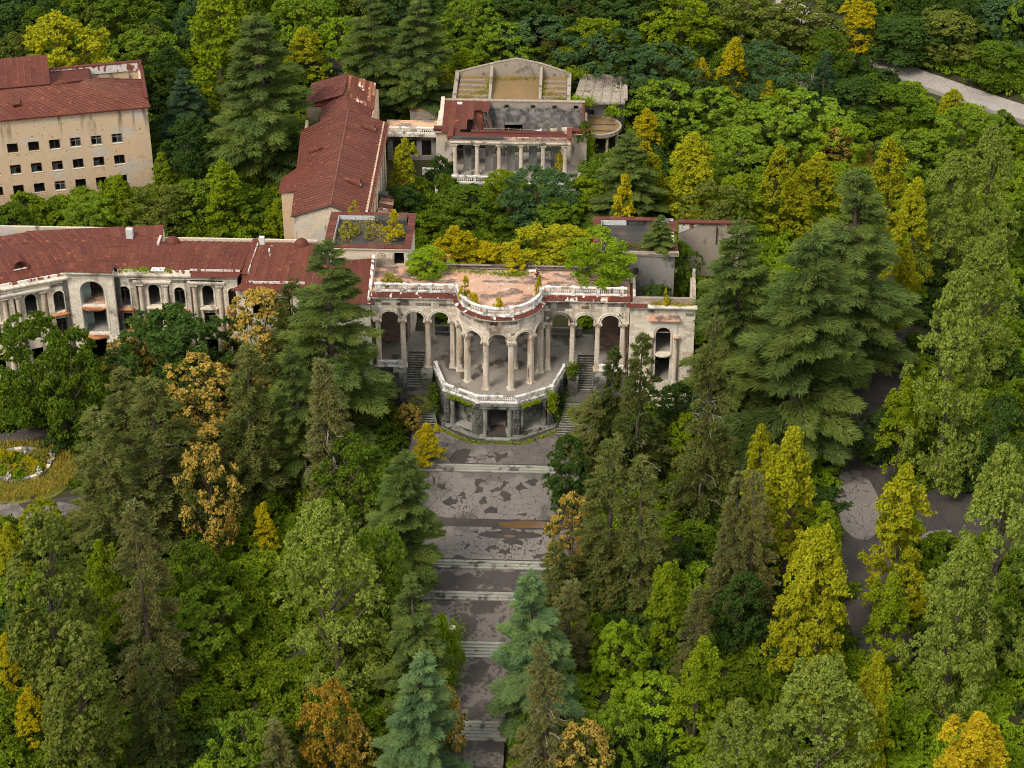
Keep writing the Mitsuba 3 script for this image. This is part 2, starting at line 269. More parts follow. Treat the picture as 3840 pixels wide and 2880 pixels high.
pts = np.stack([4.5 + np.cos(an) * 3.9 * (1 + .10 * np.sin(3 * an + 1)), -27.2 + np.sin(an) * .75 * (1 + .16 * np.sin(2 * an) + .1 * np.sin(5 * an))], -1)
pm.poly(Polygon(pts).buffer(0), -.745, -.735)
pts2 = np.stack([2.4 + np.cos(an) * .75, -29.6 + np.sin(an) * .3 * (1 + .2 * np.sin(3 * an))], -1); pm.poly(Polygon(pts2).buffer(0), -.745, -.737)
struct('puddle', pm, 'puddle_water')
# low retaining wall end beside the fourth flight
t = thing('stone_bollard', 'pale stone post end standing left of the narrow steps, wrapped in bright creeper', 'bollard')
put('post', MB().box(-3.7, -3.25, -48.4, -47.9, -2.3, -.2), 'white_paint', t); put('cap', MB().box(-3.8, -3.15, -48.5, -47.8, -.2, -.05), 'white_paint', t)

def strip(pts, w, z_off, name, m, edge=None, n=60):
    p = np.asarray(pts, float); s = np.r_[0, np.cumsum(np.linalg.norm(np.diff(p, axis=0), axis=1))]
    u = np.linspace(0, s[-1], n); from scipy.interpolate import CubicSpline
    c = CubicSpline(s, p)(u); d = np.gradient(c, axis=0); d /= np.linalg.norm(d, axis=1, keepdims=True); nn = np.stack([-d[:, 1], d[:, 0]], 1)
    a, b = c + nn * w / 2, c - nn * w / 2
    v = [np.c_[q, ground_z(c[:, 0], c[:, 1]) + dz] for q, dz in ((a, z_off), (b, z_off), (a, z_off - 1.2), (b, z_off - 1.2))]
    i = np.arange(n - 1); f = [np.stack([x * n + i, y * n + i, y * n + i + 1, x * n + i + 1], 1) for x, y in ((1, 0), (0, 2), (3, 1))]
    return struct(name, (np.vstack(v), np.vstack(f)), m, smooth=False)
strip([(44, 112), (52, 104), (58, 96.5), (68, 88.5), (82, 78.5), (100, 69), (130, 60)], 5.2, .35, 'hill_road', 'road_gravel')
strip([(-90, -7), (-65, -12.3), (-57, -8.8), (-50, -4)], 2.6, .12, 'garden_path', 'asphalt_base')
dl = strip([(-90, -26.5), (-61.5, -27.3), (-54, -26.4), (-44, -24)], 4.2, .12, 'driveway', 'asphalt_base')
ak = strip([(53.5, 40), (53.2, 17), (50.5, 2), (48.2, -14), (46, -24), (45.5, -34), (47, -50)], 7.0, .12, 'service_road', 'asphalt_base')
yk = struct('yard', MB().box(52, 70, -30, -18.2, -1.6, -.55), 'asphalt_base')
for parent, area, zz, sd, gone in ((ak, sbox(43.0, -29, 48.8, -14.5), None, 41, .68), (ak, sbox(51, 13, 56, 22), None, 42, .55), (yk, sbox(53, -30, 60, -26.5), -.55, 43, .60), (dl, sbox(-66, -29, -50, -25.2), None, 44, .62)):
    fr = MB(); ps = crust(area.centroid.buffer(1).envelope and affinity.scale(area.centroid.buffer(1, 12), (area.bounds[2] - area.bounds[0]) / 2, (area.bounds[3] - area.bounds[1]) / 2), 0, 1.7, sd, gone, .02)
    for i, g in enumerate(ps):
        c = g.centroid; z = float(ground_z(c.x, c.y)) + .17 if zz is None else zz
        if i < 30: put('pavement_slab', MB().poly(g, z - .3, z + .02), 'asphalt_crust', parent)
        else: fr.poly(g, z - .3, z + .018)
    if fr.v: put('pavement_fragment', fr, 'asphalt_crust', parent, kind='stuff')
aa, qq = np.meshgrid(np.linspace(0, 2 * np.pi, 49), np.linspace(0, 1, 9), indexing='ij'); lx = -62.5 + 9.5 * qq * np.cos(aa) * (1 + .06 * np.sin(5 * aa)); ly = -19.5 + 6.8 * qq * np.sin(aa) * (1 + .07 * np.sin(4 * aa + 1)); lz = .3 - .75 * qq ** 6
struct('garden_lawn', (np.stack([lx, ly, lz], -1).reshape(-1, 3), np.array([[i * 9 + j, i * 9 + j + 1, (i + 1) * 9 + j + 1, (i + 1) * 9 + j] for i in range(48) for j in range(8)])), 'meadow', smooth=True)
hx, hy = np.meshgrid(np.linspace(44, 60, 9), np.linspace(57, 67, 7), indexing='ij'); hz = ground_z(hx, hy) + .9
struct('hill_meadow', (np.stack([hx + (hy - 60) * -.6, hy, hz], -1).reshape(-1, 3), np.array([[i * 7 + j, (i + 1) * 7 + j, (i + 1) * 7 + j + 1, i * 7 + j + 1] for i in range(8) for j in range(6)])), 'meadow', smooth=True)
# ---------------------------------------------------------------- the colonnade building
FZ, SP = 5.0, 12.5          # floor, springing of the arches
col = thing('colonnade_building', 'pale stone colonnade with round arches, half round balcony and wide flat tan roof terrace', 'building')
CAPZ = 11.68
def shaft_mesh(w=.36, d=.42, z0=FZ, z1=CAPZ, seed=0):
    m = MB(); oc = [(-w, -d * .55), (-w * .6, -d), (w * .6, -d), (w, -d * .55), (w, d * .55), (w * .6, d), (-w * .6, d), (-w, d * .55)]
    zs = np.arange(z0 + .35, z1, .94)
    m.box(-w - .14, w + .14, -d - .12, d + .12, z0, z0 + .16)
    m.poly(Polygon(oc).buffer(.07), z0 + .16, z0 + .34)
    for i, z in enumerate(zs):
        k = 1 - .02 * i
        m.poly(affinity.scale(Polygon(oc), k, k, origin=(0, 0)), z, min(z + .915, z1) )
    m.poly(affinity.scale(Polygon(oc), .8, .8, origin=(0, 0)), z0 + .3, z1)
    return m
def capital_mesh(w=.36, d=.42, z0=CAPZ, z1=SP):
    m = MB(); h = z1 - z0
    m.lathe([(w * .9, 0), (w * 1.12, .04), (w * 1.12, .09), (w * .95, .12), (w * 1.0, h * .45), (w * 1.35, h * .8), (w * 1.42, h * .8)], z=z0, n=12)
    for lev, (zz, rr, n) in enumerate(((.14, 1.02, 8), (.36, 1.1, 8))):
        for i in range(n):
            a = 2 * np.pi * (i + .5 * lev) / n; c, s = math.cos(a), math.sin(a); r0 = w * rr
            p = lambda r, t, z: (c * r - s * t, s * r + c * t, z0 + z)
            m.add([p(r0, -.13, zz), p(r0, .13, zz), p(r0 + .2, .1, zz + .26), p(r0 + .2, -.1, zz + .26), p(r0 + .1, 0, zz + .33), p(r0 + .16, 0, zz + .1)], [[0, 1, 5], [1, 2, 5], [2, 3, 5], [3, 0, 5], [3, 2, 4], [2, 1, 4], [0, 3, 4]])
    for sx in (-1, 1):
        for sy in (-1, 1): m.box(sx * w * 1.3 - .12, sx * w * 1.3 + .12, sy * w * 1.3 - .12, sy * w * 1.3 + .12, z1 - .36, z1 - .14)
    q = w * 1.62; m.poly(Polygon([(-q, -q), (0, -q * .88), (q, -q), (q * .88, 0), (q, q), (0, q * .88), (-q, q), (-q * .88, 0)]), z1 - .14, z1)
    return m
SHAFT = mikit.ply(shaft_mesh().out(), 'column_stone'); CAPITAL = mikit.ply(capital_mesh().out(), 'column_stone')
def column(parent, x, y, ang=0.0, dz=0.0, name='column', label=None):
    M = frame(x, y, dz, ang); k = put(name, SHAFT, None, parent, M=M, label=label); put('capital', CAPITAL, None, k, M=M); return k
XS = [6.32, 9.58, 12.9, 16.2]
for s in (-1, 1):
    for x in XS: column(col, s * x, 0, label='blackened column' if (s, x) == (1, 6.32) else None)
    column(col, s * 1.95, .1)
    for x in (6.32, 9.58): column(col, s * x, 7.0)
RC = 5.42
for a in (17.5, 50, 81):
    for s in (-1, 1): column(col, RC * math.sin(math.radians(a)) * s, -RC * math.cos(math.radians(a)), math.radians(a) * s)
for x in (-1.95, 1.95): column(col, x, 7.0)

# straight arcade walls, their cut stones and arch rings
WT = 15.75
TONES = ['limestone', 'limestone', 'limestone_pale', 'limestone_pink']
def stones(parent, face, x0, x1, z0, z1, holes, y, rng, hh=.42, ww=(.7, 1.25), proud=.035, warp=None, tones=TONES, limit=300, dark=None):
    """cut facing stones in courses, each with open joints"""
    out = []; z = z0; row = 0
    while z < z1 - .05:
        zt = min(z + hh, z1); x = x0 - rng.rand() * .6
        while x < x1:
            w = rng.uniform(*ww); g = sbox(max(x, x0) + .012, z + .012, min(x + w, x1) - .012, zt - .012) if min(x + w, x1) - max(x, x0) > .12 else None
            x += w
            if g is None: continue
            g = g.difference(holes)
            for q in getattr(g, 'geoms', [g]):
                if not q.is_empty and q.area > .02: out.append(q)
        z = zt; row += 1
    out.sort(key=lambda g: -g.area)
    for q in out[:limit]:
        pr = proud * (.5 + rng.rand()); m = MB().wall(q, y - pr, y + .02)
        if warp: m.map(warp)
        cx = q.centroid.x; tone = tones[rng.randint(len(tones))]
        if dark and rng.rand() < dark(cx, q.centroid.y): tone = 'limestone_black'
        put(face, m, tone, parent)
    if len(out) > limit:
        m = MB()
        for q in out[limit:]: m.wall(q, y - proud * .8, y + .02)
        if warp: m.map(warp)
        put(face + '_fragment', m, tones[0], parent, kind='stuff')
rng = R(5)
for s in (-1, 1):
    a, b = sorted((s * 5.75, s * 17.0))
    cs = [s * (XS[i] + XS[i + 1]) / 2 for i in range(3)]
    holes = unary_union([arch(c, 2.5, FZ, SP) for c in cs] + [rect(s * x - .36, s * x + .36, FZ, SP) for x in XS] + [rect(a, b, FZ, SP)])
    w = put('arcade_wall', MB().wall(rect(a, b, FZ, WT).difference(holes), -.36, .36), 'limestone', col)
    rings = unary_union([arch(c, 3.1, FZ, SP) for c in cs] + [rect(a, b, FZ, SP)])
    stones(w, 'stone', a, b, SP, WT, rings, -.36, rng, dark=(lambda x, z: max(.85 * (x < 8.8 and z > 12), .25 * (z > 14.8))) if s > 0 else (lambda x, z: .35 * (z > 14.6) + .4 * (abs(x + 12.9) < .7)))
    for c in cs:
        m = MB().wall(ring(c, 1.25, 1.38, SP), -.52, .34).wall(ring(c, 1.47, 1.60, SP), -.50, .30)
        put('arch_ring', m, 'limestone_black' if s > 0 and c < 9 else 'limestone_pale', w); put('arch_groove', MB().wall(ring(c, 1.38, 1.47, SP), -.40, .3), 'dark_stone', w)
    put('arch_impost', MB().box(a, a + .9, -.4, .4, SP - .12, SP + .02) if s < 0 else MB().box(b - .9, b, -.4, .4, SP - .12, SP + .02), 'limestone', w)
    # cornice, small brackets, red metal skirt in sheets, balustrade
    ca, cb = sorted((s * 6.2, s * 17.1))
    c = put('cornice', MB().box(ca, cb, -.58, .3, WT, WT + .12).box(ca, cb, -.78, .3, WT + .12, WT + .30).box(ca, cb, -.46, .3, WT - .14, WT), 'limestone_pale', col)
    for i in range(12):
        x = ca + .5 + i * (cb - ca - 1) / 11; put('bracket', MB().box(x - .1, x + .1, -.56, -.36, WT - .2, WT - .01), 'limestone', c)
    skirt = key_of('roof_skirt', col); n = 11
    for i in range(n):
        x0, x1 = ca + (cb - ca) * i / n, ca + (cb - ca) * (i + 1) / n
        if s > 0 and i in (3, 7): continue
        put('panel', MB().slab([(x0 + .015, -.86, WT + .33), (x1 - .015, -.86, WT + .33 + .02 * rng.rand()), (x1 - .015, .16, WT + .60), (x0 + .015, .16, WT + .60)], .03), ('rust_a', 'rust_b', 'rust_d')[rng.randint(3)], skirt)
        put('seam', MB().slab([(x0 - .025, -.87, WT + .37), (x0 + .025, -.87, WT + .37), (x0 + .025, .16, WT + .65), (x0 - .025, .16, WT + .65)], .05), 'rust_seam', skirt)
    put('bed', MB().box(ca, cb, -.74, .3, WT + .3, WT + .33), 'bare_metal', skirt)

def bend(r_off=0.0):
    def fn(v):
        a = v[:, 0] / RC; r = RC - v[:, 1] + r_off
        return np.stack([r * np.sin(a), -r * np.cos(a), v[:, 2]], 1)
    return fn
def strips(g, y0, y1, n=56):
    m = MB(); e = np.linspace(-RC * np.pi / 2, RC * np.pi / 2, n + 1)
    for a, b in zip(e[:-1], e[1:]): m.wall(g.intersection(sbox(a, FZ, b, 20)), y0, y1)
    return m.map(bend())
RA = [math.radians(t) for t in (-90, -81, -50, -17.5, 17.5, 50, 81, 90)]
bays = [(RA[i] + RA[i + 1]) / 2 * RC for i in (1, 2, 3, 4, 5)]; wid = [(RA[i + 1] - RA[i]) * RC - .82 for i in (1, 2, 3, 4, 5)]
full = rect(-RC * np.pi / 2, RC * np.pi / 2, SP - .6, WT)
SPR = SP - .0
rh = unary_union([arch(c, w, FZ, SPR) for c, w in zip(bays, wid)] + [rect(-20, 20, FZ, SPR)])
rw = put('rotunda_wall', strips(full.difference(rh), -.30, .30), 'limestone', col)
stones(rw, 'stone', -RC * 1.5, RC * 1.5, SPR, WT, unary_union([arch(c, w + .5, FZ, SPR) for c, w in zip(bays, wid)] + [rect(-20, 20, FZ, SPR)]), -.30, rng, warp=bend(), ww=(.55, .95), tones=['limestone_pale', 'limestone_pale', 'limestone', 'limestone_pink'],
       dark=lambda x, z: .35 * (z < 13.6) * (abs(x) < 4) + .22 * (z > 14.9))
for c, w in zip(bays, wid):
    put('arch_ring', strips(ring(c, w / 2, w / 2 + .16, SPR), -.44, .28).v and strips(ring(c, w / 2, w / 2 + .16, SPR), -.44, .28), 'limestone_pale', rw)
    put('arch_ring', strips(ring(c, w / 2 + .21, w / 2 + .33, SPR), -.43, .2), 'limestone', rw); put('arch_groove', strips(ring(c, w / 2 + .15, w / 2 + .22, SPR), -.36, .2), 'dark_stone', rw)
def arc_ring(r0, r1, z0, z1, a0=-90, a1=90, n=40, z0b=None, z1b=None):
    """ring sector about the rotunda's axis; z given at the outer (r1) and inner (r0) edge"""
    m = MB(); e = np.radians(np.linspace(a0, a1, n + 1)); z0b = z0 if z0b is None else z0b; z1b = z1 if z1b is None else z1b
    for a, b in zip(e[:-1], e[1:]):
        p = lambda r, t, z: (r * math.sin(t), -r * math.cos(t), z)
        m.hexa([p(r1, a, z0), p(r1, b, z0), p(r0, b, z0b), p(r0, a, z0b)], [p(r1, a, z1), p(r1, b, z1), p(r0, b, z1b), p(r0, a, z1b)])
    return m
c = put('rotunda_cornice', arc_ring(5.0, 5.95, WT, WT + .12), 'limestone_pale', col)
put('cornice_edge', arc_ring(5.0, 6.18, WT + .12, WT + .30), 'limestone_pale', c); put('cornice_bed', arc_ring(5.0, 5.84, WT - .14, WT), 'limestone', c)
for i in range(26):
    a = math.radians(-84 + i * 168 / 25); put('bracket', MB().box(-.1, .1, -5.96, -5.7, WT - .2, WT - .01).xf(frame(0, 0, 0, a)), 'limestone', c)
sk = key_of('roof_skirt', col); n = 20
put('bed', arc_ring(5.3, 6.14, WT + .3, WT + .33), 'bare_metal', sk)
for i in range(n):
    a0, a1 = -88 + 176 * i / n, -88 + 176 * (i + 1) / n
    if i in (18,): continue
    put('panel', arc_ring(5.5, 6.24, WT + .34, WT + .37, a0 + .2, a1 - .2, 3, WT + .56, WT + .6), ('rust_a', 'rust_b', 'rust_d')[rng.randint(3)], sk)

# balustrades
BAL = mikit.ply(MB().lathe([(.085, 0), (.085, .06), (.05, .1), (.045, .18), (.095, .36), (.1, .45), (.05, .62), (.045, .7), (.075, .74), (.075, .8)], n=8).out(), 'white_paint')
BALG = mikit.ply(MB().lathe([(.085, 0), (.085, .06), (.05, .1), (.045, .18), (.095, .36), (.1, .45), (.05, .62), (.045, .7), (.075, .74), (.075, .8)], n=6).out(), 'grey_plaster')
def balustrade(parent, p0, p1, z, piers, ends=(True, True), name='balustrade', m='white_paint', step=.27, gone=(), h=1.22, bal=None, rail_gone=None):
    p0, p1 = np.array(p0, float), np.array(p1, float); L = np.linalg.norm(p1 - p0); a = math.atan2(p1[1] - p0[1], p1[0] - p0[0])
    F = frame(p0[0], p0[1], z, a); k = put(name, MB().box(0, L, -.16, .16, 0, .2).xf(F), m, parent)
    if rail_gone: put('rail', MB().box(0, rail_gone[0], -.18, .18, h - .2, h).xf(F), m, k); put('rail', MB().box(rail_gone[1], L, -.18, .18, h - .2, h).xf(F), m, k) if rail_gone[1] < L else None
    else: put('rail', MB().box(0, L, -.18, .18, h - .2, h - .05).box(0, L, -.14, .14, h - .05, h).xf(F), m, k)
    for u in piers:
        put('pier', MB().box(u - .22, u + .22, -.22, .22, 0, h + .03).box(u - .28, u + .28, -.26, .26, h - .12, h + .03).box(u - .28, u + .28, -.26, .26, 0, .22).xf(F), m, k)
    u = .18; i = 0; sc = (h - .4) / .8
    while u < L - .1:
        if all(abs(u - q) > .34 for q in piers) and i not in gone:
            M = F @ np.array([[1, 0, 0, u], [0, 1, 0, 0], [0, 0, sc, .2], [0, 0, 0, 1.0]]); put('baluster', bal or BAL, None, k, M=M)
        u += step; i += 1
    return k
BZ = WT + .58
balustrade(col, (-16.5, .3), (-5.55, .3), BZ, [.6, 4.0, 7.35, 10.2], gone=(5, 6, 18, 19, 20, 24, 27, 28))
balustrade(col, (5.55, .3), (16.6, .3), BZ, [.75, 4.0, 7.3, 10.4], gone=(2, 9, 33))
cb_ = put('curved_balustrade', arc_ring(5.3, 5.62, BZ, BZ + .2, -90, 90), 'white_paint', col)
put('rail', arc_ring(5.28, 5.64, BZ + 1.02, BZ + 1.22, -90, 90), 'white_paint', cb_)
PA = [-87, -55, -18, 18, 55, 87]
for a in PA: put('pier', MB().box(-.24, .24, -5.72, -5.2, BZ, BZ + 1.26).box(-.3, .3, -5.76, -5.16, BZ + 1.1, BZ + 1.26).xf(frame(0, 0, 0, math.radians(a))), 'white_paint', cb_)
for i in range(62):
    a = -84 + 168 * i / 61
    if min(abs(a - q) for q in PA) > 4 and i not in (14, 15, 22, 23, 47):
        M = frame(0, 0, 0, math.radians(a)) @ np.array([[1, 0, 0, 0], [0, 1, 0, -5.46], [0, 0, 1.02, BZ + .2], [0, 0, 0, 1.0]]); put('baluster', BAL, None, cb_, M=M)
# roof terrace and what holds it up
half = Polygon([(5.3 * math.sin(t), -5.3 * math.cos(t)) for t in np.radians(np.linspace(-90, 90, 30))])
roof = put('roof_terrace', MB().poly(unary_union([half, sbox(-17, -.02, 17, 7.35)]), WT + .02, WT + .40), 'terrace_screed', col)
put('back_kerb', MB().box(-12, 12.4, 7.1, 7.5, WT + .40, WT + .86).box(-12, 12.4, 6.7, 7.1, WT + .4, WT + .58), 'old_timber', roof)
put('kerb_plank', MB().box(-9, -1.5, 6.95, 7.18, WT + .88, WT + .94).box(3.5, 12, 7.0, 7.22, WT + .88, WT + .93).box(-3, 5, 6.62, 6.72, WT + .58, WT + .66), 'pale_wood', roof)
dm = MB()
for i in range(140):
    x, y = rng.uniform(-12, 12), rng.uniform(-4.5, 6.6)
    if y < 0 and math.hypot(x, y) > 5: continue
    s = rng.uniform(.04, .16); dm.box(x, x + s * 2, y, y + s, WT + .4, WT + .4 + s * .5)
put('rubble', dm, 'rubble_stone', roof, kind='stuff')
put('fallen_moulding', MB().tube([(.2, -5.85, WT + .75), (2.0, -5.8, WT + .72)], .1, 5).tube([(.6, -5.95, WT + .72), (1.7, -5.72, WT + .86)], .08, 5), 'white_paint', roof)
put('inner_beam', MB().box(-5.9, 5.9, -.3, .3, SP, WT), 'limestone', col); put('rear_beam', MB().box(-17, 17, 6.7, 7.3, SP, WT), 'limestone', col)
# back of the gallery: brick end rooms, rear balustrade
for s in (-1, 1):
    a, b = sorted((s * 12.9, s * 17.0)); put('brick_wall', MB().box(a, b, 6.1, 6.5, FZ, WT), 'brick_room', col); 
    a, b = sorted((s * 16.7, s * 17.0)); put('end_wall', MB().box(a, b, .4, 6.1, FZ, WT), 'brick_room', col)
balustrade(col, (-10.9, 8.5), (10.9, 8.5), FZ + .02, [.3, 4.4, 9.0, 12.9, 17.4, 21.5], name='rear_balustrade', m='grey_plaster', bal=BALG)
# terrace floor in slabs round the two stair wells, with the bay of the rotunda
F0 = Polygon([(-8.75, 0), (-8.7, -.7), (-7.1, -6.0), (-2.62, -8.75), (2.62, -8.75), (7.1, -6.0), (8.7, -.7), (8.75, 0)])
SW = [sbox(-12.6, -1.5, -10.3, 3.6), sbox(10.3, -1.5, 12.6, 3.6)]
floor_area = unary_union([F0, sbox(-17, -.45, 17, 8.9)]).difference(unary_union(SW))
fl = put('floor', MB().poly(floor_area, FZ - .55, FZ - .03), 'asphalt_base', col)
sl = []
y = -8.75; row = 0
while y < 8.9:
    h_ = 1.12; x = -17 - rng.rand() * 2
    while x < 17:
        w_ = rng.uniform(2.6, 4.2); q = sbox(x + .012, y + .012, x + w_ - .012, y + h_ - .012).intersection(floor_area.buffer(-.02)); x += w_
        for g in getattr(q, 'geoms', [q]):
            if not g.is_empty and g.geom_type == 'Polygon' and g.area > .05: sl.append(g)
    y += h_
for g in sl: put('slab', MB().poly(g, FZ - .04, FZ + .004 * rng.rand()), 'floor_slab', fl)
# terrace edge, balustrade, loggia below
edge = put('terrace_cornice', MB().poly(F0.buffer(.18, join_style=2).difference(sbox(-20, -.4, 20, 9)), FZ - .42, FZ - .08).poly(F0.buffer(.02, join_style=2).difference(sbox(-20, -.4, 20, 9)), FZ - .9, FZ - .42), 'green_stone', col)
CN = [(-8.6, -.75), (-7.0, -5.95), (-2.6, -8.62), (2.6, -8.62), (7.0, -5.95), (8.6, -.75)]
for i in range(5):
    L = math.dist(CN[i], CN[i + 1]); balustrade(col, CN[i], CN[i + 1], FZ + .02, [0, L] if i != 2 else [0.02], name='terrace_balustrade', h=1.12, step=.25,
        gone={1: (9, 10, 11, 12, 13)}.get(i, ()), rail_gone={2: (3.35, 9), 1: (1.4, 2.2)}.get(i))
loggia = key_of('loggia', col); B0 = -.3; BT = FZ - .9
base = F0.buffer(.12, join_style=2).difference(sbox(-20, -.4, 20, 9))
put('plinth', MB().poly(base.buffer(.35, join_style=2), B0 - .3, B0 + .12).poly(base, B0 + .12, B0 + .3), 'green_stone', loggia)
def rustic(x, y, ang, w, d, seed):
    rg = R(seed); k = put('rustic_pier', MB().box(-w / 2, w / 2, 0, d, B0, BT).xf(frame(x, y, 0, ang)), 'dark_stone', loggia); z = B0 + .3
    while z < BT - .1:
        h_ = min(rg.uniform(.34, .5), BT - z); u = -w / 2
        while u < w / 2 - .05:
            l_ = min(rg.uniform(.4, .8), w / 2 - u); b = rg.uniform(.08, .2)
            put('rough_stone', MB().hexa([(u + .02, .01, z + .02), (u + l_ - .02, .01, z + .02), (u + l_ - .02, .01, z + h_ - .02), (u + .02, .01, z + h_ - .02)],
                [(u + .09, -b, z + .08), (u + l_ - .09, -b * .8, z + .08), (u + l_ - .09, -b, z + h_ - .1), (u + .09, -b * .9, z + h_ - .1)]).xf(frame(x, y, 0, ang)), 'dark_stone', k); u += l_
        z += h_
rustic(-2.45, -8.55, 0, .95, .9, 1); rustic(2.45, -8.55, 0, .95, .9, 2)
SA = math.atan2(2.75, 4.48)
def on_side(u, s, off=0.0):
    """point u metres from the front corner along the slanting side s, off metres inwards"""
    d = np.array([s * 4.48, 2.75]) / math.hypot(4.48, 2.75); nrm = np.array([-s * d[1] * s * s, abs(d[0])]); nrm = np.array([-s * abs(d[1]), abs(d[0])])
    return np.array([s * 2.62, -8.6]) + d * u + nrm * off
rc = MB().lathe([(.42, 0), (.42, .14), (.34, .2), (.33, 2.2), (.30, 4.0), (.36, 4.05), (.36, 4.1), (.44, 4.22), (.44, 4.4)], n=14)
RCOL = mikit.ply(rc.out(), 'green_stone', 40)
sc_ = (BT - B0 - .1) / 4.4
for x in (-1.62, 1.62): put('round_column', RCOL, None, loggia, M=frame(x, -8.5, B0 + .1) @ np.diag([1, 1, sc_, 1]))
for s in (-1, 1):
    for u in (.75, 4.2):
        q = on_side(u, s, .3); put('round_column', RCOL, None, loggia, M=frame(q[0], q[1], B0 + .1) @ np.diag([1, 1, sc_, 1]))
    q0, q1 = on_side(4.65, s, .05), np.array([s * 8.7, -.6])
    a = math.atan2(q1[1] - q0[1], q1[0] - q0[0]); L = math.dist(q0, q1)
    q2 = on_side(4.3, s, -.05); rustic(*(on_side(4.95, s, 0)), s * SA if s > 0 else -SA, .8, .8, 5 + s)
    w = put('side_wall', MB().poly(Polygon([tuple(q0), tuple(q1), (s * 8.2, -.6), tuple(on_side(4.65, s, .6))]), B0, BT), 'dark_stone', loggia)
    fr_ = frame(q0[0], q0[1], 0, a)
    for z in np.arange(B0 + .3, BT - .3, .5):
        for u in np.arange(0.05 + (z * 2 % 1) * .3, L - .3, .9):
            b = rng.uniform(.05, .13); sg = -1 if s > 0 else 1
            put('rough_stone', MB().hexa([(u, 0, z), (u + .85, 0, z), (u + .85, 0, z + .46), (u, 0, z + .46)], [(u + .07, sg * b, z + .06), (u + .78, sg * b, z + .06), (u + .78, sg * b, z + .4), (u + .07, sg * b, z + .4)]).xf(fr_), 'dark_stone', w)
inner = [(-8, -.5), (-6.2, -4.6), (-2.2, -6.3), (2.2, -6.3), (6.2, -4.6), (8, -.5)]
wallp = LineString(inner).buffer(.15, cap_style=2).difference(sbox(-1.05, -7, 1.05, -5.5))
put('back_wall', MB().poly(wallp, B0, BT), 'green_stone', loggia)
put('lintel', MB().box(-1.1, 1.1, -6.44, -6.16, 3.2, BT), 'green_stone', loggia); put('passage', MB().box(-1.3, -1.05, -6.1, -1, B0, BT).box(1.05, 1.3, -6.1, -1, B0, BT).box(-1.3, 1.3, -1.2, -1, B0, BT), 'interior_dark', loggia)
put('door_leaf', MB().box(-1.02, -.95, -7.3, -6.3, B0 + .1, 2.9), 'window_wood', loggia); put('door_leaf', MB().box(.95, 1.02, -7.1, -6.3, B0 + .1, 2.9), 'window_wood', loggia)
put('loggia_floor', MB().poly(Polygon(CN).buffer(-.3), B0 + .1, B0 + .34), 'interior_floor', loggia)
put('door_ramp', MB().hexa([(-1.2, -8.9, B0 + .1), (1.2, -8.9, B0 + .1), (.8, -6.4, B0 + .1), (-.8, -6.4, B0 + .1)], [(-1.2, -8.9, B0 + .36), (1.2, -8.9, B0 + .36), (.8, -6.4, B0 + .4), (-.8, -6.4, B0 + .4)]), 'roof_felt', loggia)
put('door_step', MB().box(-1.7, 1.7, -9.55, -9.1, B0 - .1, B0 + .14), 'step_stone', loggia)
# painted scrawls on the two loggia panels, as thin strokes
def scrawl(parent, strokes, org, ux, up, s, r=.028):
    m = MB(); ux, up = np.array(ux, float), np.array(up, float)
    for st in strokes:
        p = [np.array(org) + ux * a * s + up * b * s for a, b in st]
        if len(p) > 1: m.tube(p, r, 4)
    put('graffiti', m, 'graffiti_paint', parent)
circ = lambda cx, cy, r, a0=0, a1=360, n=10: [(cx + r * math.cos(math.radians(t)), cy + r * math.sin(math.radians(t))) for t in np.linspace(a0, a1, n)]
GL = [[(0, 1.5), (.5, 1.7)], [(.15, 1.6), (.05, .9), (.35, .75), (.5, 1.1), (.15, 1.2)], circ(.85, 1.2, .22, 30, 330), circ(1.3, 1.2, .22, 200, 520), [(1.6, 1.75), (1.75, 1.0), (1.95, .95), (2.0, 1.25), (1.75, 1.3)], circ(2.4, 1.3, .2, 160, 420), [(2.6, 1.35), (2.75, 1.05), (2.5, .9)],
      [(.4, .35), (.6, .5), (.7, .3), (.35, -.1), (.75, -.1)], circ(1.05, .18, .2), circ(1.5, .18, .2), [(1.8, .45), (2.1, .45), (1.9, .2), (2.1, .05), (1.8, -.1)]]
GR = [circ(.3, 1.5, .22, -20, 250), [(.3, 1.3), (.1, .95), (.55, .95)], circ(.9, 1.25, .25), [(1.3, 1.6), (1.3, 1.0), (1.6, 1.0), (1.6, 1.6)], circ(2.1, 1.25, .25, 90, 420), [(.5, .6), (.35, .2), (.5, -.4), (1.0, -.8)], [(1.2, .55), (1.9, .45), (1.6, -.6)]]
for s, G in ((-1, GL), (1, GR)):
    a, b = (np.array([-6.2, -4.6]), np.array([-2.2, -6.3])) if s < 0 else (np.array([2.2, -6.3]), np.array([6.2, -4.6]))
    d = (b - a) / np.linalg.norm(b - a); nr = np.array([d[1], -d[0]]); q = a + d * (.75 if s < 0 else 1.35) + nr * .17
    scrawl(loggia, G, (q[0], q[1], 1.55), (d[0], d[1], 0), (0, 0, 1), .95)
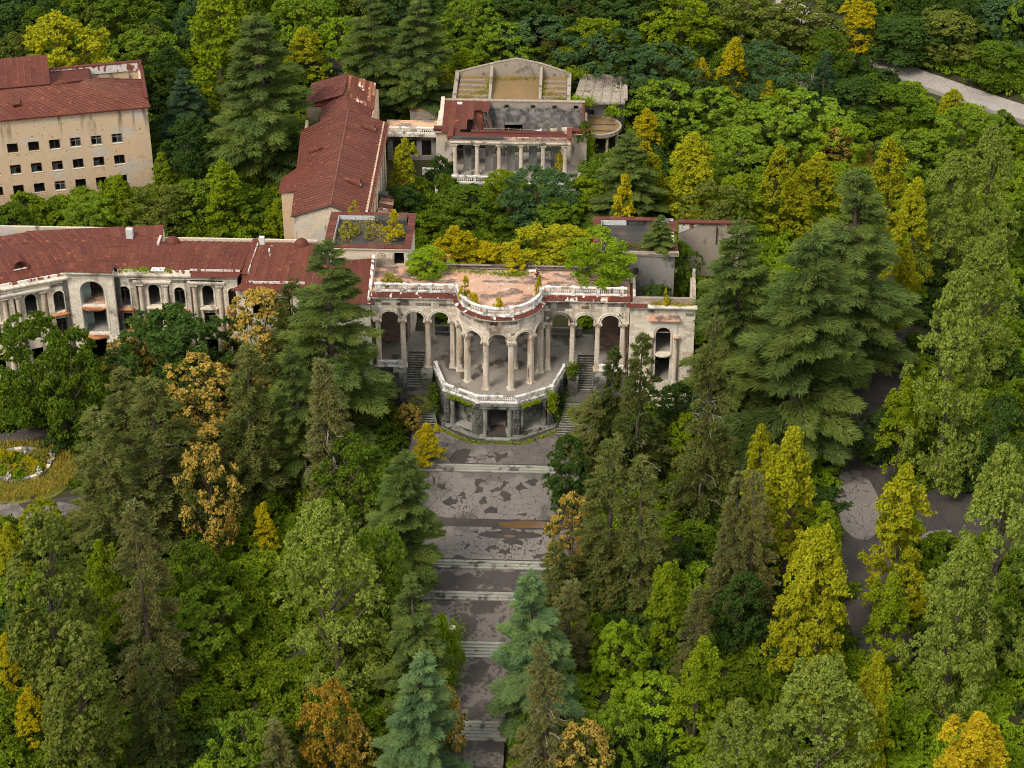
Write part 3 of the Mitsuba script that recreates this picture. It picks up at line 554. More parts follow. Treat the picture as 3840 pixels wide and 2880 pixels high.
# the two stairs: upper flight in its well, landing, lower flight turning in to the plaza
for s in (-1, 1):
    x0, x1 = sorted((s * 10.35, s * 12.55))
    st = key_of('stair', col)
    for i in range(14):
        z = FZ - .02 - i * .178; y1 = 3.6 - i * .33
        tk = put('tread', MB().box(x0, x1, y1 - .36, y1, z - .55, z - .178), 'stair_stone', st); put('nosing', MB().box(x0, x1, y1 - .40, y1 - .29, z - .24, z - .172), 'step_stone', tk)
    put('landing', MB().box(*sorted((s * 8.9, s * 13.2)), -4.0, -1.0, 1.6, 2.42), 'stair_stone', st)
    for sx in (x0 - .3, x1): put('cheek_wall', MB().box(sx, sx + .3, -1.5, 3.6, -.3, FZ - .06), 'green_stone', st)
    for sx in (s * 9.75, s * 13.5):
        w = put('stair_pier', MB().box(sx - .68, sx + .68, -1.75, -.46, -.3, FZ - .5).box(sx - .78, sx + .78, -1.85, -.46, FZ - .5, FZ - .02), 'green_stone', st)
        for r_ in range(8): put('stone', MB().box(sx - .66, sx + .02 * (r_ % 2) * 10, -1.83 - .03 * (r_ % 2), -1.7, .0 + r_ * .52, .48 + r_ * .52).box(sx + .06 + .2 * (r_ % 2), sx + .66, -1.8 - .03 * ((r_ + 1) % 2), -1.7, r_ * .52, .48 + r_ * .52), 'dark_stone', w)
    put('soffit_wall', MB().box(*sorted((s * 9.0, s * 17.0)), -.44, .2, -.3, FZ - .58).v and MB().box(*sorted((s * 12.9, s * 17.0)), -.44, .2, -.3, FZ - .58), 'dark_stone', st)
    for i in range(13):
        z = 2.42 - i * .175; t = i / 12.0
        xi, xo = 8.85 - t * 1.1, 12.2 - t * 1.9; ya = -4.0 - i * .33
        tk = put('tread', MB().box(*sorted((s * xi, s * xo)), ya - .36, ya, z - .6, z - .175), 'stair_stone', st); put('nosing', MB().box(*sorted((s * xi, s * xo)), ya - .40, ya - .27, z - .24, z - .169), 'step_stone', tk)
for s in (-1, 1): balustrade(col, (s * 13.2, -.3) if s > 0 else (-16.4, -.3), (16.4, -.3) if s > 0 else (-13.2, -.3), FZ + .02, [.25, 3.0], name='gallery_balustrade', h=.95)
# ---------------------------------------------------------------- end pavilions of the colonnade
def cornice(parent, x0, x1, y, z, d=.5, h=.5, m='limestone_pale', M=None, name='cornice'):
    b = MB().box(x0, x1, y - d * .5, y + .2, z, z + h * .35).box(x0 - .05, x1 + .05, y - d * .8, y + .2, z + h * .35, z + h * .65).box(x0 - .12, x1 + .12, y - d, y + .2, z + h * .65, z + h)
    if M is not None: b.xf(M)
    return put(name, b, m, parent)
def facade_column(parent, x, y, z0, z1, r=.3, M=None, name='facade_column'):
    F = np.eye(4) if M is None else M
    k = put(name, MB().box(x - r * 1.3, x + r * 1.3, y - r * 1.3, y + r * 1.3, z0, z0 + .3).lathe([(r * 1.1, z0 + .3), (r, z0 + .5), (r * .86, z1 - .75)], x, y, 0, 12).xf(F), 'column_stone', parent, 40)
    put('capital', MB().lathe([(r * .86, z1 - .75), (r * 1.0, z1 - .7), (r * .92, z1 - .5), (r * 1.35, z1 - .16), (r * 1.4, z1 - .14)], x, y, 0, 10).box(x - r * 1.45, x + r * 1.45, y - r * 1.45, y + r * 1.45, z1 - .15, z1).xf(F), 'column_stone', k); return k
def balcony(parent, x, y, z, w, d, M=None, m='limestone_pale', name='balcony', round_=False):
    F = np.eye(4) if M is None else M; b = MB()
    if round_:
        a = np.linspace(np.pi, 2 * np.pi, 14); b.poly(Polygon([(x + w / 2 * math.cos(t), y + d * math.sin(t)) for t in a]), z - .16, z)
        b.poly(Polygon([(x + w * .42 * math.cos(t), y + d * .8 * math.sin(t)) for t in a]), z - .34, z - .16)
    else: b.box(x - w / 2, x + w / 2, y - d, y, z - .14, z).box(x - w / 2 + .1, x + w / 2 - .1, y - d + .12, y, z - .3, z - .14).box(x - w / 2 + .1, x - w / 2 + .35, y - d * .8, y, z - .62, z - .3).box(x + w / 2 - .35, x + w / 2 - .1, y - d * .8, y, z - .62, z - .3)
    return put(name, b.xf(F), m, parent)
pav = thing('end_pavilion', 'roofless pale stone pavilion with one tall arched window, right of the arcade', 'building')
X0, X1, YP, PT = 17.1, 25.6, -.85, 15.2
cx = 21.55
op = unary_union([arch(cx, 1.95, 8.3, 11.35), rect(cx - .95, cx + .95, 3.9, 7.95)])
w = put('front_wall', MB().wall(rect(X0, X1, -.4, PT).difference(op), YP, YP + .5), 'limestone_pale', pav)
rng = R(21)
stones(w, 'stone', X0, X1, .3, PT - .1, unary_union([arch(cx, 5.2, 2, 11).union(rect(cx - 2.4, cx + 2.4, 2, 14.2))]), YP, rng, ww=(.7, 1.3), hh=.46, tones=['limestone_pale', 'limestone_pale', 'limestone', 'limestone_pink'], dark=lambda x, z: .06, proud=.03)
put('side_wall', MB().box(X0, X0 + .4, YP + .5, 7.3, -.3, PT - .3), 'limestone', pav); put('side_wall', MB().box(X1 - .4, X1, YP + .5, 7.3, -.3, PT), 'limestone', pav)
put('arch_frame', MB().wall(ring(cx, .975, 1.2, 11.35), YP - .1, YP + .1).box(cx - 1.2, cx - .975, YP - .1, YP + .1, 8.3, 11.35).box(cx + .975, cx + 1.2, YP - .1, YP + .1, 8.3, 11.35), 'limestone', pav)
pp = put('window_panel', MB().wall(rect(cx - 1.75, cx + 1.75, 11.2, 13.6).difference(arch(cx, 2.5, 8, 11.35)), YP - .14, YP), 'limestone_pale', pav)
put('hood', MB().hexa([(cx - 2.15, YP - .75, 13.6), (cx + 2.15, YP - .75, 13.6), (cx + 2.05, YP, 13.6), (cx - 2.05, YP, 13.6)], [(cx - 2.15, YP - .75, 13.72), (cx + 2.15, YP - .75, 13.72), (cx + 1.9, YP, 14.15), (cx - 1.9, YP, 14.15)]), 'terrace_screed', pav)
for s in (-1, 1): facade_column(pav, cx + s * 1.68, YP - .32, 3.9, 11.2, .3)
balcony(pav, cx, YP + .1, 8.28, 2.3, .85, m='limestone', round_=True)
for z in (3.85, 8.2): put('floor_slab', MB().box(X0 + .4, X1 - .4, YP + .5, 4.5, z - .3, z), 'interior_floor', pav)
put('inner_wall', MB().box(X0 + .4, X1 - .4, 4.5, 4.8, -.3, 13.1), 'interior_dark', pav); put('ceiling', MB().box(X0 + .4, X1 - .4, YP + .5, 4.5, 12.8, 13.1), 'interior_dark', pav)
put('window_bar', MB().box(cx - .97, cx + .97, YP + .3, YP + .38, 11.3, 11.42), 'pale_wood', pav)
cornice(pav, X0 - .1, X1 + .1, YP, PT, .65, .5)
put('parapet', MB().box(X0 + .3, X1, YP + .55, YP + .9, PT + .45, PT + 1.25), 'rubble_stone', pav); put('parapet', MB().box(X0 + .3, X0 + .65, YP + .9, 5, PT + .3, PT + 1.3), 'limestone', pav)
put('broken_wall', MB().hexa([(X1 - .35, YP + .6, PT), (X1, YP + .6, PT), (X1, 4.5, PT), (X1 - .35, 4.5, PT)], [(X1 - .35, YP + .6, PT + 1.2), (X1, YP + .6, PT + 1.2), (X1, 4.5, PT + 3.0), (X1 - .35, 4.5, PT + 3.0)]), 'limestone_pink', pav)
dm = MB()
for i in range(60):
    x, s = rng.uniform(X0 - .6, X0 + 2.6), rng.uniform(.1, .26); dm.box(x, x + s, YP + .0 + rng.rand() * .4, YP + .35 + rng.rand() * .2, PT + .45, PT + .5 + s * .8)
put('rubble', dm, 'rubble_stone', pav, kind='stuff')
put('roof_skirt', MB().slab([(X0 - .55, YP - .75, PT + .52), (X0 + 2.2, YP - .75, PT + .52), (X0 + 2.2, YP + .1, PT + .58), (X0 - .55, YP + .1, PT + .58)], .04).slab([(X0 - .6, YP, PT + .55), (X0 + .25, YP, PT + .55), (X0 + .25, 4, PT + .9), (X0 - .6, 4, PT + .9)], .04), 'rust_a', pav)

lp = thing('end_pavilion', 'pale pavilion with rust red sloped roof left of the arcade, half hidden by cedar', 'building')
put('front_wall', MB().box(-25.6, -17.1, -.85, -.35, -.4, 15.0), 'limestone_pale', lp); put('side_wall', MB().box(-17.5, -17.1, -.35, 7.3, -.3, 15.0), 'limestone_pale', lp); put('side_wall', MB().box(-25.6, -25.2, -.35, 7.3, -.3, 15), 'limestone', lp)
cornice(lp, -25.7, -17.0, -.85, 15.0, .6, .45)
lr = key_of('roof', lp); n = 9
for i in range(n):
    x0, x1 = -25.9 + 8.6 * i / n, -25.9 + 8.6 * (i + 1) / n
    put('panel', MB().slab([(x0, -1.5, 15.45), (x1 - .03, -1.5, 15.45), (x1 - .03, 2.8, 16.6), (x0, 2.8, 16.6)], .05), ('rust_a', 'rust_b')[i % 2], lr)
    put('panel', MB().slab([(x0, 2.8, 16.62), (x1 - .03, 2.8, 16.62), (x1 - .03, 6.9, 16.7 + .9 * i / n), (x0, 6.9, 16.7 + .9 * max(0, i - 1) / n)], .05), ('rust_b', 'rust_a')[i % 2], lr)
put('fire_wall', MB().hexa([(-17.35, -.9, 15.0), (-16.95, -.9, 15.0), (-16.95, 6.8, 15.0), (-17.35, 6.8, 15.0)], [(-17.35, -.9, 15.9), (-16.95, -.9, 15.9), (-16.95, 6.8, 18.2), (-17.35, 6.8, 18.2)]), 'bare_metal', lp)
put('eave', MB().slab([(-26, -1.6, 15.4), (-16.6, -1.6, 15.4), (-16.9, .4, 15.75), (-26, .4, 15.75)], .05), 'rust_a', lp)

# ---------------------------------------------------------------- two square flat-roofed blocks behind the terrace
def square_block(x0, x1, label, wall, felt_low, holes, y0=7.35, y1=17.4, zt=18.7, rough=False):
    t = thing('flat_roof_block', label, 'building')
    put('front_wall', MB().wall(rect(x0 + .4, x1 - .4, 2, zt).difference(holes), y0 + .25, y0 + .6), wall, t)
    put('side_wall', MB().box(x0 + .4, x0 + .75, y0 + .6, y1 - .4, 2, zt), wall, t); put('side_wall', MB().box(x1 - .75, x1 - .4, y0 + .6, y1 - .4, 2, zt), 'cream_plaster', t)
    put('rear_wall', MB().box(x0 + .4, x1 - .4, y1 - .4, y1, 2, zt), wall, t)
    put('felt', MB().box(x0 + .75, x1 - .75, y0 + .6, y1 - .4, felt_low - .3, felt_low), 'roof_felt', t)
    put('room', MB().box(x0 + .8, x1 - .8, y0 + 4, y0 + 4.2, 2, felt_low - .3).box(x0 + .8, x1 - .8, y0 + .6, y0 + 4, 15.6, 15.9), 'interior_dark', t)
    for a, b, c, d in ((x0, x1, y0, y0 + 1), (x0, x1, y1 - .9, y1), ):
        n = 10
        for i in range(n):
            if rough and c == y0 and 1 <= i <= 8: continue
            if c == y0 or not rough or i < 8:
                u0, u1 = a + (b - a) * i / n, a + (b - a) * (i + 1) / n
                put('coping_panel', MB().box(u0 + .01, u1 - .01, c, d, zt + .01 * (i % 2), zt + .09 + .02 * (i % 3)), ('rust_a', 'rust_b', 'rust_c')[i % 3], t)
    for a, b in ((x0, x0 + 1.15), (x1 - 1.0, x1)):
        n = 8
        for i in range(n):
            if rough and a > x0 and i in (2, 3, 4): continue
            v0, v1 = y0 + 1 + (y1 - y0 - 1.9) * i / n, y0 + 1 + (y1 - y0 - 1.9) * (i + 1) / n
            put('coping_panel', MB().box(a, b, v0 + .01, v1 - .01, zt + .005 * (i % 2), zt + .1 + .02 * (i % 3)), ('rust_b', 'rust_a', 'rust_c')[i % 3], t)
    put('inner_face', MB().box(x0 + 1.15, x0 + 1.2, y0 + 1, y1 - .9, felt_low, zt + .1).box(x0 + 1.2, x1 - (5 if not rough else 6.8), y1 - .95, y1 - .9, felt_low, zt + .04), 'pale_sheet', t)
    cornice(t, x0 + .3, x1 - .3, y0 + .25, zt - .32, .3, .3, 'raw_concrete' if rough else 'cream_plaster')
    return t
sl_ = square_block(-24.0, -12.2, 'square block with weedy black sunken roof beside the long red roofed building', 'cream_plaster', 18.1, rect(-14.5, -13.2, 16.2, 18.0))
put('roof_hatch', MB().box(-17.8, -13.4, 15.0, 16.6, 18.1, 18.9), 'roof_felt', sl_)
scrawl(sl_, [circ(-16.2, 17.5, .42, -60, 230), circ(-16.15, 17.45, .18), [(-16.0, 17.9), (-15.6, 17.4), (-15.7, 16.9)], circ(-15.2, 17.0, .2, 0, 270)], (0, 7.58, 0), (1, 0, 0), (0, 0, 1), 1.0, .035)
st_ = R(3); bare = MB()
for r_ in range(4):
    for i in range(9):
        x = -17.3 + i * .31 + st_.rand() * .06; bare.box(x, x + .26, 7.54, 7.61, 16.25 + r_ * .22, 16.43 + r_ * .22)
put('bare_brickwork', bare, 'rubble_stone', sl_, kind='stuff')
sr_ = square_block(12.05, 23.4, 'square block with smooth black roof above a grey wall, right of the courtyard', 'grey_plaster', 18.0, Polygon(), rough=True)
put('broken_edge', MB().hexa([(13, 7.4, 18.3), (23.5, 7.4, 18.3), (23.5, 8.2, 18.3), (13, 8.2, 18.3)], [(13, 7.5, 18.75), (23.5, 7.45, 18.85), (23.5, 8.1, 18.8), (13, 8.2, 18.6)]), 'rubble_stone', sr_)
put('vent_cover', MB().box(17.6, 18.2, 7.4, 7.6, 15.6, 16.4), 'window_wood', sr_)
gw = thing('gable_wall', 'pale broken gable wall with red coping standing between square block and cedars', 'wall')
put('wall', MB().wall(rect(24.0, 33.2, 8, 16.4), 20.4, 20.8), 'raw_concrete', gw)
put('coping', MB().box(23.8, 33.4, 20.1, 21.0, 16.4, 16.62), 'rust_a', gw)
put('roof_remnant', MB().wall(Polygon([(24.0, 16.38), (27.2, 16.38), (24.0, 14.8)]), 20.3, 20.4).wall(Polygon([(29.8, 16.38), (33.2, 16.38), (33.2, 14.6)]), 20.3, 20.4), 'bare_metal', gw)
put('downpipe', MB().tube([(29.3, 20.3, 15.9), (29.3, 20.3, 13.2)], .1), 'window_wood', gw)

# ---------------------------------------------------------------- left wing of the sanatorium
wing = thing('curved_wing', 'long curved pale stone wing with arched windows under a rust red roof', 'building')
def window(parent, M, cx, w, z0, zs, y, bars=True, m='window_wood', arched=True):
    b = MB()
    if bars:
        b.box(cx - w / 2, cx + w / 2, y, y + .08, zs, zs + .09); b.box(cx - w / 2, cx - w / 2 + .08, y, y + .08, z0, zs).box(cx + w / 2 - .08, cx + w / 2, y, y + .08, z0, zs).box(cx - .04, cx + .04, y, y + .08, z0, zs)
        put('window_frame', b.xf(M), m, parent)
def wing_segment(M, L, bays, zc, parent, rs, name='facade'):
    """a straight length of the wing in its own frame: x along the front, y inwards"""
    holes = []
    for kind, x in bays:
        ww = 1.42 if kind == 's' else 1.55
        holes += [arch(x, ww, 9.25, 12.55 - ww / 2), rect(x - ww / 2, x + ww / 2, 5.4, 8.25), rect(x - ww / 2, x + ww / 2, .8, 4.0)]
    rec = unary_union([rect(x - 2.25, x + 2.25, .4, 13.0) for k, x in bays if k == 'p'] or [Polygon()])
    w = put(name, MB().wall(rect(0, L, -.6, zc).difference(unary_union(holes + [rec])), 0, .55).wall(rec.difference(unary_union(holes)), .55, .9).xf(M), 'limestone', parent)
    rg = R(rs); big = unary_union([arch(x, (1.42 if k == 's' else 1.55) + .5, 5, 12.55 - .7) for k, x in bays] + [rec.buffer(.02)])
    stones(w, 'stone', 0.02, L - .02, 5.0, zc - .7, big, 0, rg, ww=(.8, 1.5), hh=.48, warp=lambda v: v @ M[:3, :3].T + M[:3, 3], dark=lambda x, z: .3 * (z > 13.2), proud=.025, limit=240)
    for k, x in bays:
        ww = 1.42 if k == 's' else 1.55; yy = 0 if k == 's' else .55
        put('window_surround', MB().wall(ring(x, ww / 2, ww / 2 + .2, 12.55 - ww / 2), yy - .08, yy + .1).box(x - ww / 2 - .2, x - ww / 2, yy - .08, yy + .1, 9.25, 12.55 - ww / 2).box(x + ww / 2, x + ww / 2 + .2, yy - .08, yy + .1, 9.25, 12.55 - ww / 2).xf(M), 'limestone_pale', parent)
        window(parent, M, x, ww, 9.3, 12.55 - ww / 2, yy + .2, bars=(k == 's')); window(parent, M, x, ww, 5.5, 7.6, yy + .2)
        balcony(parent, x, yy + .02, 9.1, 2.3, .55, M, 'limestone' if k == 'p' else 'ochre_plaster')
        if k == 'p':
            for s in (-1, 1): facade_column(parent, x + s * 1.72, .22, .5, 12.9, .34, M)
            cornice(parent, x - 2.45, x + 2.45, 0, 13.0, .4, .5, M=M, name='entablature')
    cornice(parent, 0, L, 0, zc - .45, .5, .5, 'limestone', M=M)
    put('frieze_moulding', MB().box(0, L, -.1, .0, zc - .78, zc - .62).xf(M), 'limestone_pale', parent)
    for z in (.4, 5.1, 9.0, 13.6): put('floor_slab', MB().box(.1, L - .1, .95, 7, z - .3, z).xf(M), 'interior_floor', parent)
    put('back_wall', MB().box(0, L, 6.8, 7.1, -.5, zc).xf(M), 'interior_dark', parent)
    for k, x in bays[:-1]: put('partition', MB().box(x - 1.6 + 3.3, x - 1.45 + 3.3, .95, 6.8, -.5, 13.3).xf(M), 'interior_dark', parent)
def roof_run(parent, P, Q, n, mats, rs, seam=True, name='roof_slope', miss=()):
    """a roof slope of n upright sheets between an eave line P[0]-P[1] and a ridge line Q[0]-Q[1], with standing seams"""
    rg = R(rs); P, Q = np.asarray(P, float), np.asarray(Q, float); k = key_of(name, parent)
    for i in range(n):
        a, b = i / n, (i + 1) / n; e0, e1, r0, r1 = (P[0] + (P[1] - P[0]) * a, P[0] + (P[1] - P[0]) * b, Q[0] + (Q[1] - Q[0]) * a, Q[0] + (Q[1] - Q[0]) * b)
        g = .015; cut = [0] + sorted(rg.uniform(.25, .75, 1)) + [1]
        for c0, c1 in zip(cut[:-1], cut[1:]):
            if (i, c0) in miss: continue
            h = .02 * rg.rand() + .03 * (c0 > 0)
            put('sheet', MB().slab([e0 + (r0 - e0) * c0 + (0, 0, h), e1 + (r1 - e1) * c0 - (e1 - e0) * g + (0, 0, h), e1 + (r1 - e1) * c1 - (e1 - e0) * g + (0, 0, h), e0 + (r0 - e0) * c1 + (0, 0, h)], .03), mats[rg.randint(len(mats))], k)
        if seam: put('seam', MB().tube([e0 + (0, 0, .06), r0 + (0, 0, .06)], .045, 4), 'rust_seam', k)
    m = MB().slab([P[0] - (0, 0, .06), P[1] - (0, 0, .06), Q[1] - (0, 0, .06), Q[0] - (0, 0, .06)], .1); put('underlay', m, 'rust_b', k); return k
MA = frame(-52.4, 6.75, 0, 0); LA = 16.6
wing_segment(MA, LA, [('s', 1.1), ('p', 5.0), ('s', 8.6), ('p', 12.35), ('s', 15.95)], 14.5, wing, 31)
put('soot_stain', MB().box(10.2, 14.6, -.13, -.1, 13.55, 13.75).xf(MA), 'graffiti_paint', wing, label='burnt black moulding') 
p0, p1 = np.array([-58.5, 5.75]), np.array([-73.5, -.9])
AB = math.atan2(*(p0 - p1)[::-1]); MBm = frame(p1[0], p1[1], 0, AB); LB = math.dist(p0, p1)
wing_segment(MBm, LB, [('s', LB - 14.4), ('p', LB - 10.5), ('p', LB - 5.1) if False else ('p', LB - 5.3), ('s', LB - 1.6)], 14.5, wing, 32)
# tall arched bay between the two lengths
bay = key_of('arched_bay', wing); MP = frame(-58.6, 5.6, 0, .02); cx = 3.15
hole = unary_union([arch(cx, 3.3, 10.0, 12.2), rect(cx - 1.65, cx + 1.65, 5.6, 9.55), rect(cx - 1.5, cx + 1.5, .3, 4.7)])
put('front_wall', MB().wall(rect(0, 6.2, -.6, 15.2).difference(hole), 0, .5).xf(MP), 'limestone_pale', bay)
rng = R(33); stones(bay, 'stone', 0, 6.2, .2, 15.1, unary_union([hole.buffer(.28), rect(cx - 1.9, cx + 1.9, 4.4, 11)]), 0, rng, hh=.5, ww=(.7, 1.2), warp=lambda v: v @ MP[:3, :3].T + MP[:3, 3], tones=['limestone_pale', 'limestone_pale', 'limestone_pale', 'limestone'], proud=.03, limit=200)
put('arch_frame', MB().wall(ring(cx, 1.65, 1.9, 12.2), -.1, .1).box(cx - 1.9, cx - 1.65, -.1, .1, 5.6, 12.2).box(cx + 1.65, cx + 1.9, -.1, .1, 5.6, 12.2).xf(MP), 'limestone_pale', bay)
cornice(bay, -.1, 6.3, 0, 14.9, .6, .55, M=MP)
put('flank_wall', MB().box(0, .3, .5, 7, -.5, 15.2).box(5.9, 6.2, .5, 7, -.5, 15.2).xf(MP), 'dark_stone', bay)
put('niche_wall', MB().box(cx - 1.7, cx - 1.55, .5, 2.3, 5.6, 13.8).box(cx + 1.55, cx + 1.7, .5, 2.3, 5.6, 13.8).box(cx - 1.7, cx - .75, 2.3, 2.45, 5.6, 13.8).box(cx + .9, cx + 1.7, 2.3, 2.45, 5.6, 13.8).xf(MP), 'interior_blue', bay)
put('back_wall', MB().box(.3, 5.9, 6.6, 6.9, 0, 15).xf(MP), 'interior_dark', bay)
for z, m in ((.35, 'interior_floor'), (5.5, 'interior_floor'), (9.95, 'terrace_screed')): put('floor_slab', MB().box(cx - 1.65, cx + 1.65, .02, 6.6, z - .4, z).xf(MP), m, bay)
put('ceiling', MB().box(.3, 5.9, .5, 6.6, 14.2, 14.5).xf(MP), 'interior_dark', bay)
balcony(bay, cx, .05, 9.75, 3.5, .8, MP, 'ochre_plaster', round_=True); balcony(bay, cx, .05, 5.35, 3.1, 1.0, MP, 'ochre_plaster', round_=True)
for s in (-1, 1): facade_column(bay, cx + s * 1.75, -.25, .3, 4.7, .3, MP)
put('string_course', MB().box(-.1, 1.3, -.25, 0, 4.75, 5.05).box(5.0, 6.3, -.25, 0, 4.75, 5.05).xf(MP), 'limestone_pale', bay)
RUST = ['rust_a', 'rust_a', 'rust_a', 'rust_b', 'rust_c']
EA, RI = 14.95, 16.6
roof_run(wing, [(-52.3, 7.2, EA), (-35.2, 7.3, EA)], [(-52.6, 11.0, RI), (-34.4, 11.6, RI)], 22, RUST, 1)
roof_run(wing, [(-59.2, 6.0, EA + .1), (-52.3, 7.2, EA + .1)], [(-61.6, 9.2, RI), (-52.6, 11.0, RI)], 9, RUST, 2)
roof_run(wing, [(-73.8, -.4, EA), (-59.2, 6.0, EA)], [(-76.5, 3.2, RI), (-61.6, 9.2, RI)], 19, RUST, 3)
roof_run(wing, [(-34.9, 5.0, 14.4), (-25.8, 5.2, 14.4)], [(-34.2, 11.4, RI), (-25.8, 11.5, RI)], 12, ['rust_d', 'rust_d', 'rust_a', 'rust_c'], 4)
roof_run(wing, [(-58.9, 5.0, 15.5), (-52.2, 5.1, 15.5)], [(-58.4, 6.7, 16.0), (-52.5, 6.9, 16.0)], 7, RUST, 5, name='bay_roof')
put('eave_skirt', MB().slab([(-42, 6.1, 14.55), (-35.6, 6.1, 14.55), (-35.2, 7.2, 14.8), (-42, 7.2, 14.8)], .05), 'rust_a', wing); put('eave_skirt', MB().slab([(-36.2, 3.6, 14.0), (-25.6, 3.7, 14.0), (-25.6, 5.1, 14.4), (-34.9, 5.0, 14.4)], .05), 'rust_a', wing)
put('gutter_board', MB().box(-52, -42.2, 6.9, 7.3, 14.55, 14.92).box(-42.2, -35.4, 7.22, 7.3, 14.8, 15.1), 'bare_metal', wing)
gb = MB().box(0, LB, .15, .4, 14.55, 14.95).xf(MBm); put('gutter_board', gb, 'bare_metal', wing)
put('gutter_board', MB().box(-33.9, -25.8, 4.9, 5.02, 14.4, 14.75), 'bare_metal', wing)
put('fire_wall', MB().hexa([(-35.05, 6.2, 14.5), (-34.3, 6.2, 14.5), (-33.4, 12.2, 14.5), (-34.2, 12.2, 14.5)], [(-35.05, 6.2, 15.1), (-34.3, 6.2, 15.1), (-33.4, 12.2, 17.2), (-34.2, 12.2, 17.2)]), 'rust_a', wing); put('fire_wall_face', MB().hexa([(-34.3, 6.2, 14.5), (-34.2, 6.2, 14.5), (-33.3, 12.2, 14.5), (-33.4, 12.2, 14.5)], [(-34.3, 6.2, 15.12), (-34.2, 6.2, 15.12), (-33.3, 12.2, 17.22), (-33.4, 12.2, 17.22)]), 'bare_metal', wing)
roof_run(wing, [(-61.6, 9.3, RI - .1), (-46.6, 11.3, RI - .1)], [(-65.6, 13.1, 17.2), (-47.0, 15.4, 17.3)], 15, RUST, 6, name='rear_roof'); roof_run(wing, [(-77, 3.3, RI - .1), (-61.6, 9.3, RI - .1)], [(-78, 9.5, 16.4), (-65.6, 13.1, 17.0)], 12, RUST, 7, name='rear_roof')
put('rear_wall', MB().box(-78, -47, 14.9, 15.2, 0, 16.9).box(-47.2, -46.9, 11, 15, 0, 16.9).box(-46.9, -25.8, 15.0, 15.3, 0, 15.5), 'cream_plaster', wing)
roof_run(wing, [(-25.8, 15.6, 14.9), (-46.9, 15.4, 14.9)], [(-25.8, 11.5, RI - .02), (-46.9, 11.3, RI - .02)], 22, RUST, 8, name='rear_slope')
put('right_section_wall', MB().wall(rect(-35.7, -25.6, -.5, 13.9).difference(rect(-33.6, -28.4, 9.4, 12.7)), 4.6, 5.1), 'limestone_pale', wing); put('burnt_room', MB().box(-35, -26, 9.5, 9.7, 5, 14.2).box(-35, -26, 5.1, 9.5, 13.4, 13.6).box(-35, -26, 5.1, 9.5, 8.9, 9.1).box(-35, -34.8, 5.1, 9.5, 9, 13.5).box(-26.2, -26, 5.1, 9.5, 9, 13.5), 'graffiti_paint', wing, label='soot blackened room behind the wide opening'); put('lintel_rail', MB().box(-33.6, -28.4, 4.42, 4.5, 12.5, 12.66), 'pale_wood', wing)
for x, y in ((-45.2, 12.0), (-27.6, 12.1)):
    k = put('dome_vent', MB().lathe([(1.05, 0), (1.0, .5), (.8, .95), (.45, 1.25), (.05, 1.38)], x, y, RI - .55, 16), 'rust_a', wing, 40)
put('stained_strip', MB().box(-52.35, -51.75, 6.62, 6.74, 0, 14.2).box(-59.35, -58.75, 5.35, 5.5, 0, 14.2), 'dark_stone', wing, label='black strip painted as the shaded gap beside the arched bay')  # dark slabs painted in for the shaded gap at each side of the bay
put('chimney', MB().box(-51.6, -50.7, 12.2, 12.9, 16, 18.2), 'pale_sheet', wing)
put('roof_vent_box', MB().box(-33.3, -32.6, 11.7, 12.3, 16.5, 17.6), 'pale_sheet', wing)
def eyebrow(parent, base, out, r, ln, name='dormer'):
    """half-cone dormer: mouth at base facing out, tapering back up the slope"""
    b, o = np.array(base, float), np.array(out, float); o /= np.linalg.norm(o); sd = np.cross(o, [0, 0, 1]); n = 10
    an = np.linspace(0, np.pi, n); rim = np.array([b + sd * r * math.cos(t) + np.array([0, 0, 1]) * r * 1.15 * math.sin(t) for t in an]); tip = b - o * ln + np.array([0, 0, r * 1.3])
    k = put(name, MB().add(np.vstack([rim, tip]), [[i, i + 1, n] for i in range(n - 1)]), 'rust_a', parent)
    put('rim', MB().tube(rim, .1, 5), 'rust_c', k); put('sill', MB().tube([rim[0], rim[-1]], .1, 5), 'bare_metal', k)
eyebrow(wing, (-64.6, 5.3, 15.75), (.42, -.9, 0), 1.05, 2.6)
put('loose_sheet', MB().slab([(-47.4, 6.5, 15.1), (-45.6, 6.5, 15.1), (-45.5, 7.3, 15.25), (-47.3, 7.3, 15.25)], .04), 'pale_sheet', wing, label='loose pale metal sheet at the eave')

# ---------------------------------------------------------------- long building with red roof
lb = thing('long_building', 'long plastered building under red metal saddle roof running back from the gable wall', 'building')
GX0, GXR, GX1, Y0, Y1, ZE, ZR = -30.6, -24.9, -19.8, 23.6, 54.6, 14.6, 16.5
put('gable_wall', MB().wall(Polygon([(GX0 + .3, 5), (GX1 - .3, 5), (GX1 - .3, ZE), (GXR, ZR - .1), (GX0 + .3, ZE)]), Y0, Y0 + .4), 'cream_plaster', lb)
xs = lambda y: (GX0 - (y - Y0) * .065, GXR - (y - Y0) * .022, GX1 - (y - Y0) * .007)
A0, A1 = xs(Y0 - .2), xs(Y1)
put('side_wall', MB().hexa([(A0[2] - .5, Y0 + .4, 2), (A0[2] - .1, Y0 + .4, 2), (A1[2] - .1, Y1, 2), (A1[2] - .5, Y1, 2)], [(A0[2] - .5, Y0 + .4, ZE), (A0[2] - .1, Y0 + .4, ZE), (A1[2] - .1, Y1, ZE), (A1[2] - .5, Y1, ZE)]), 'beige_plaster', lb)
put('side_wall', MB().hexa([(A0[0] + .3, Y0 + .4, 2), (A0[0] + .7, Y0 + .4, 2), (A1[0] + .7, Y1, 2), (A1[0] + .3, Y1, 2)], [(A0[0] + .3, Y0 + .4, ZE), (A0[0] + .7, Y0 + .4, ZE), (A1[0] + .7, Y1, ZE), (A1[0] + .3, Y1, ZE)]), 'beige_plaster', lb)
RU2 = ['rust_a', 'rust_a', 'rust_a', 'rust_b']
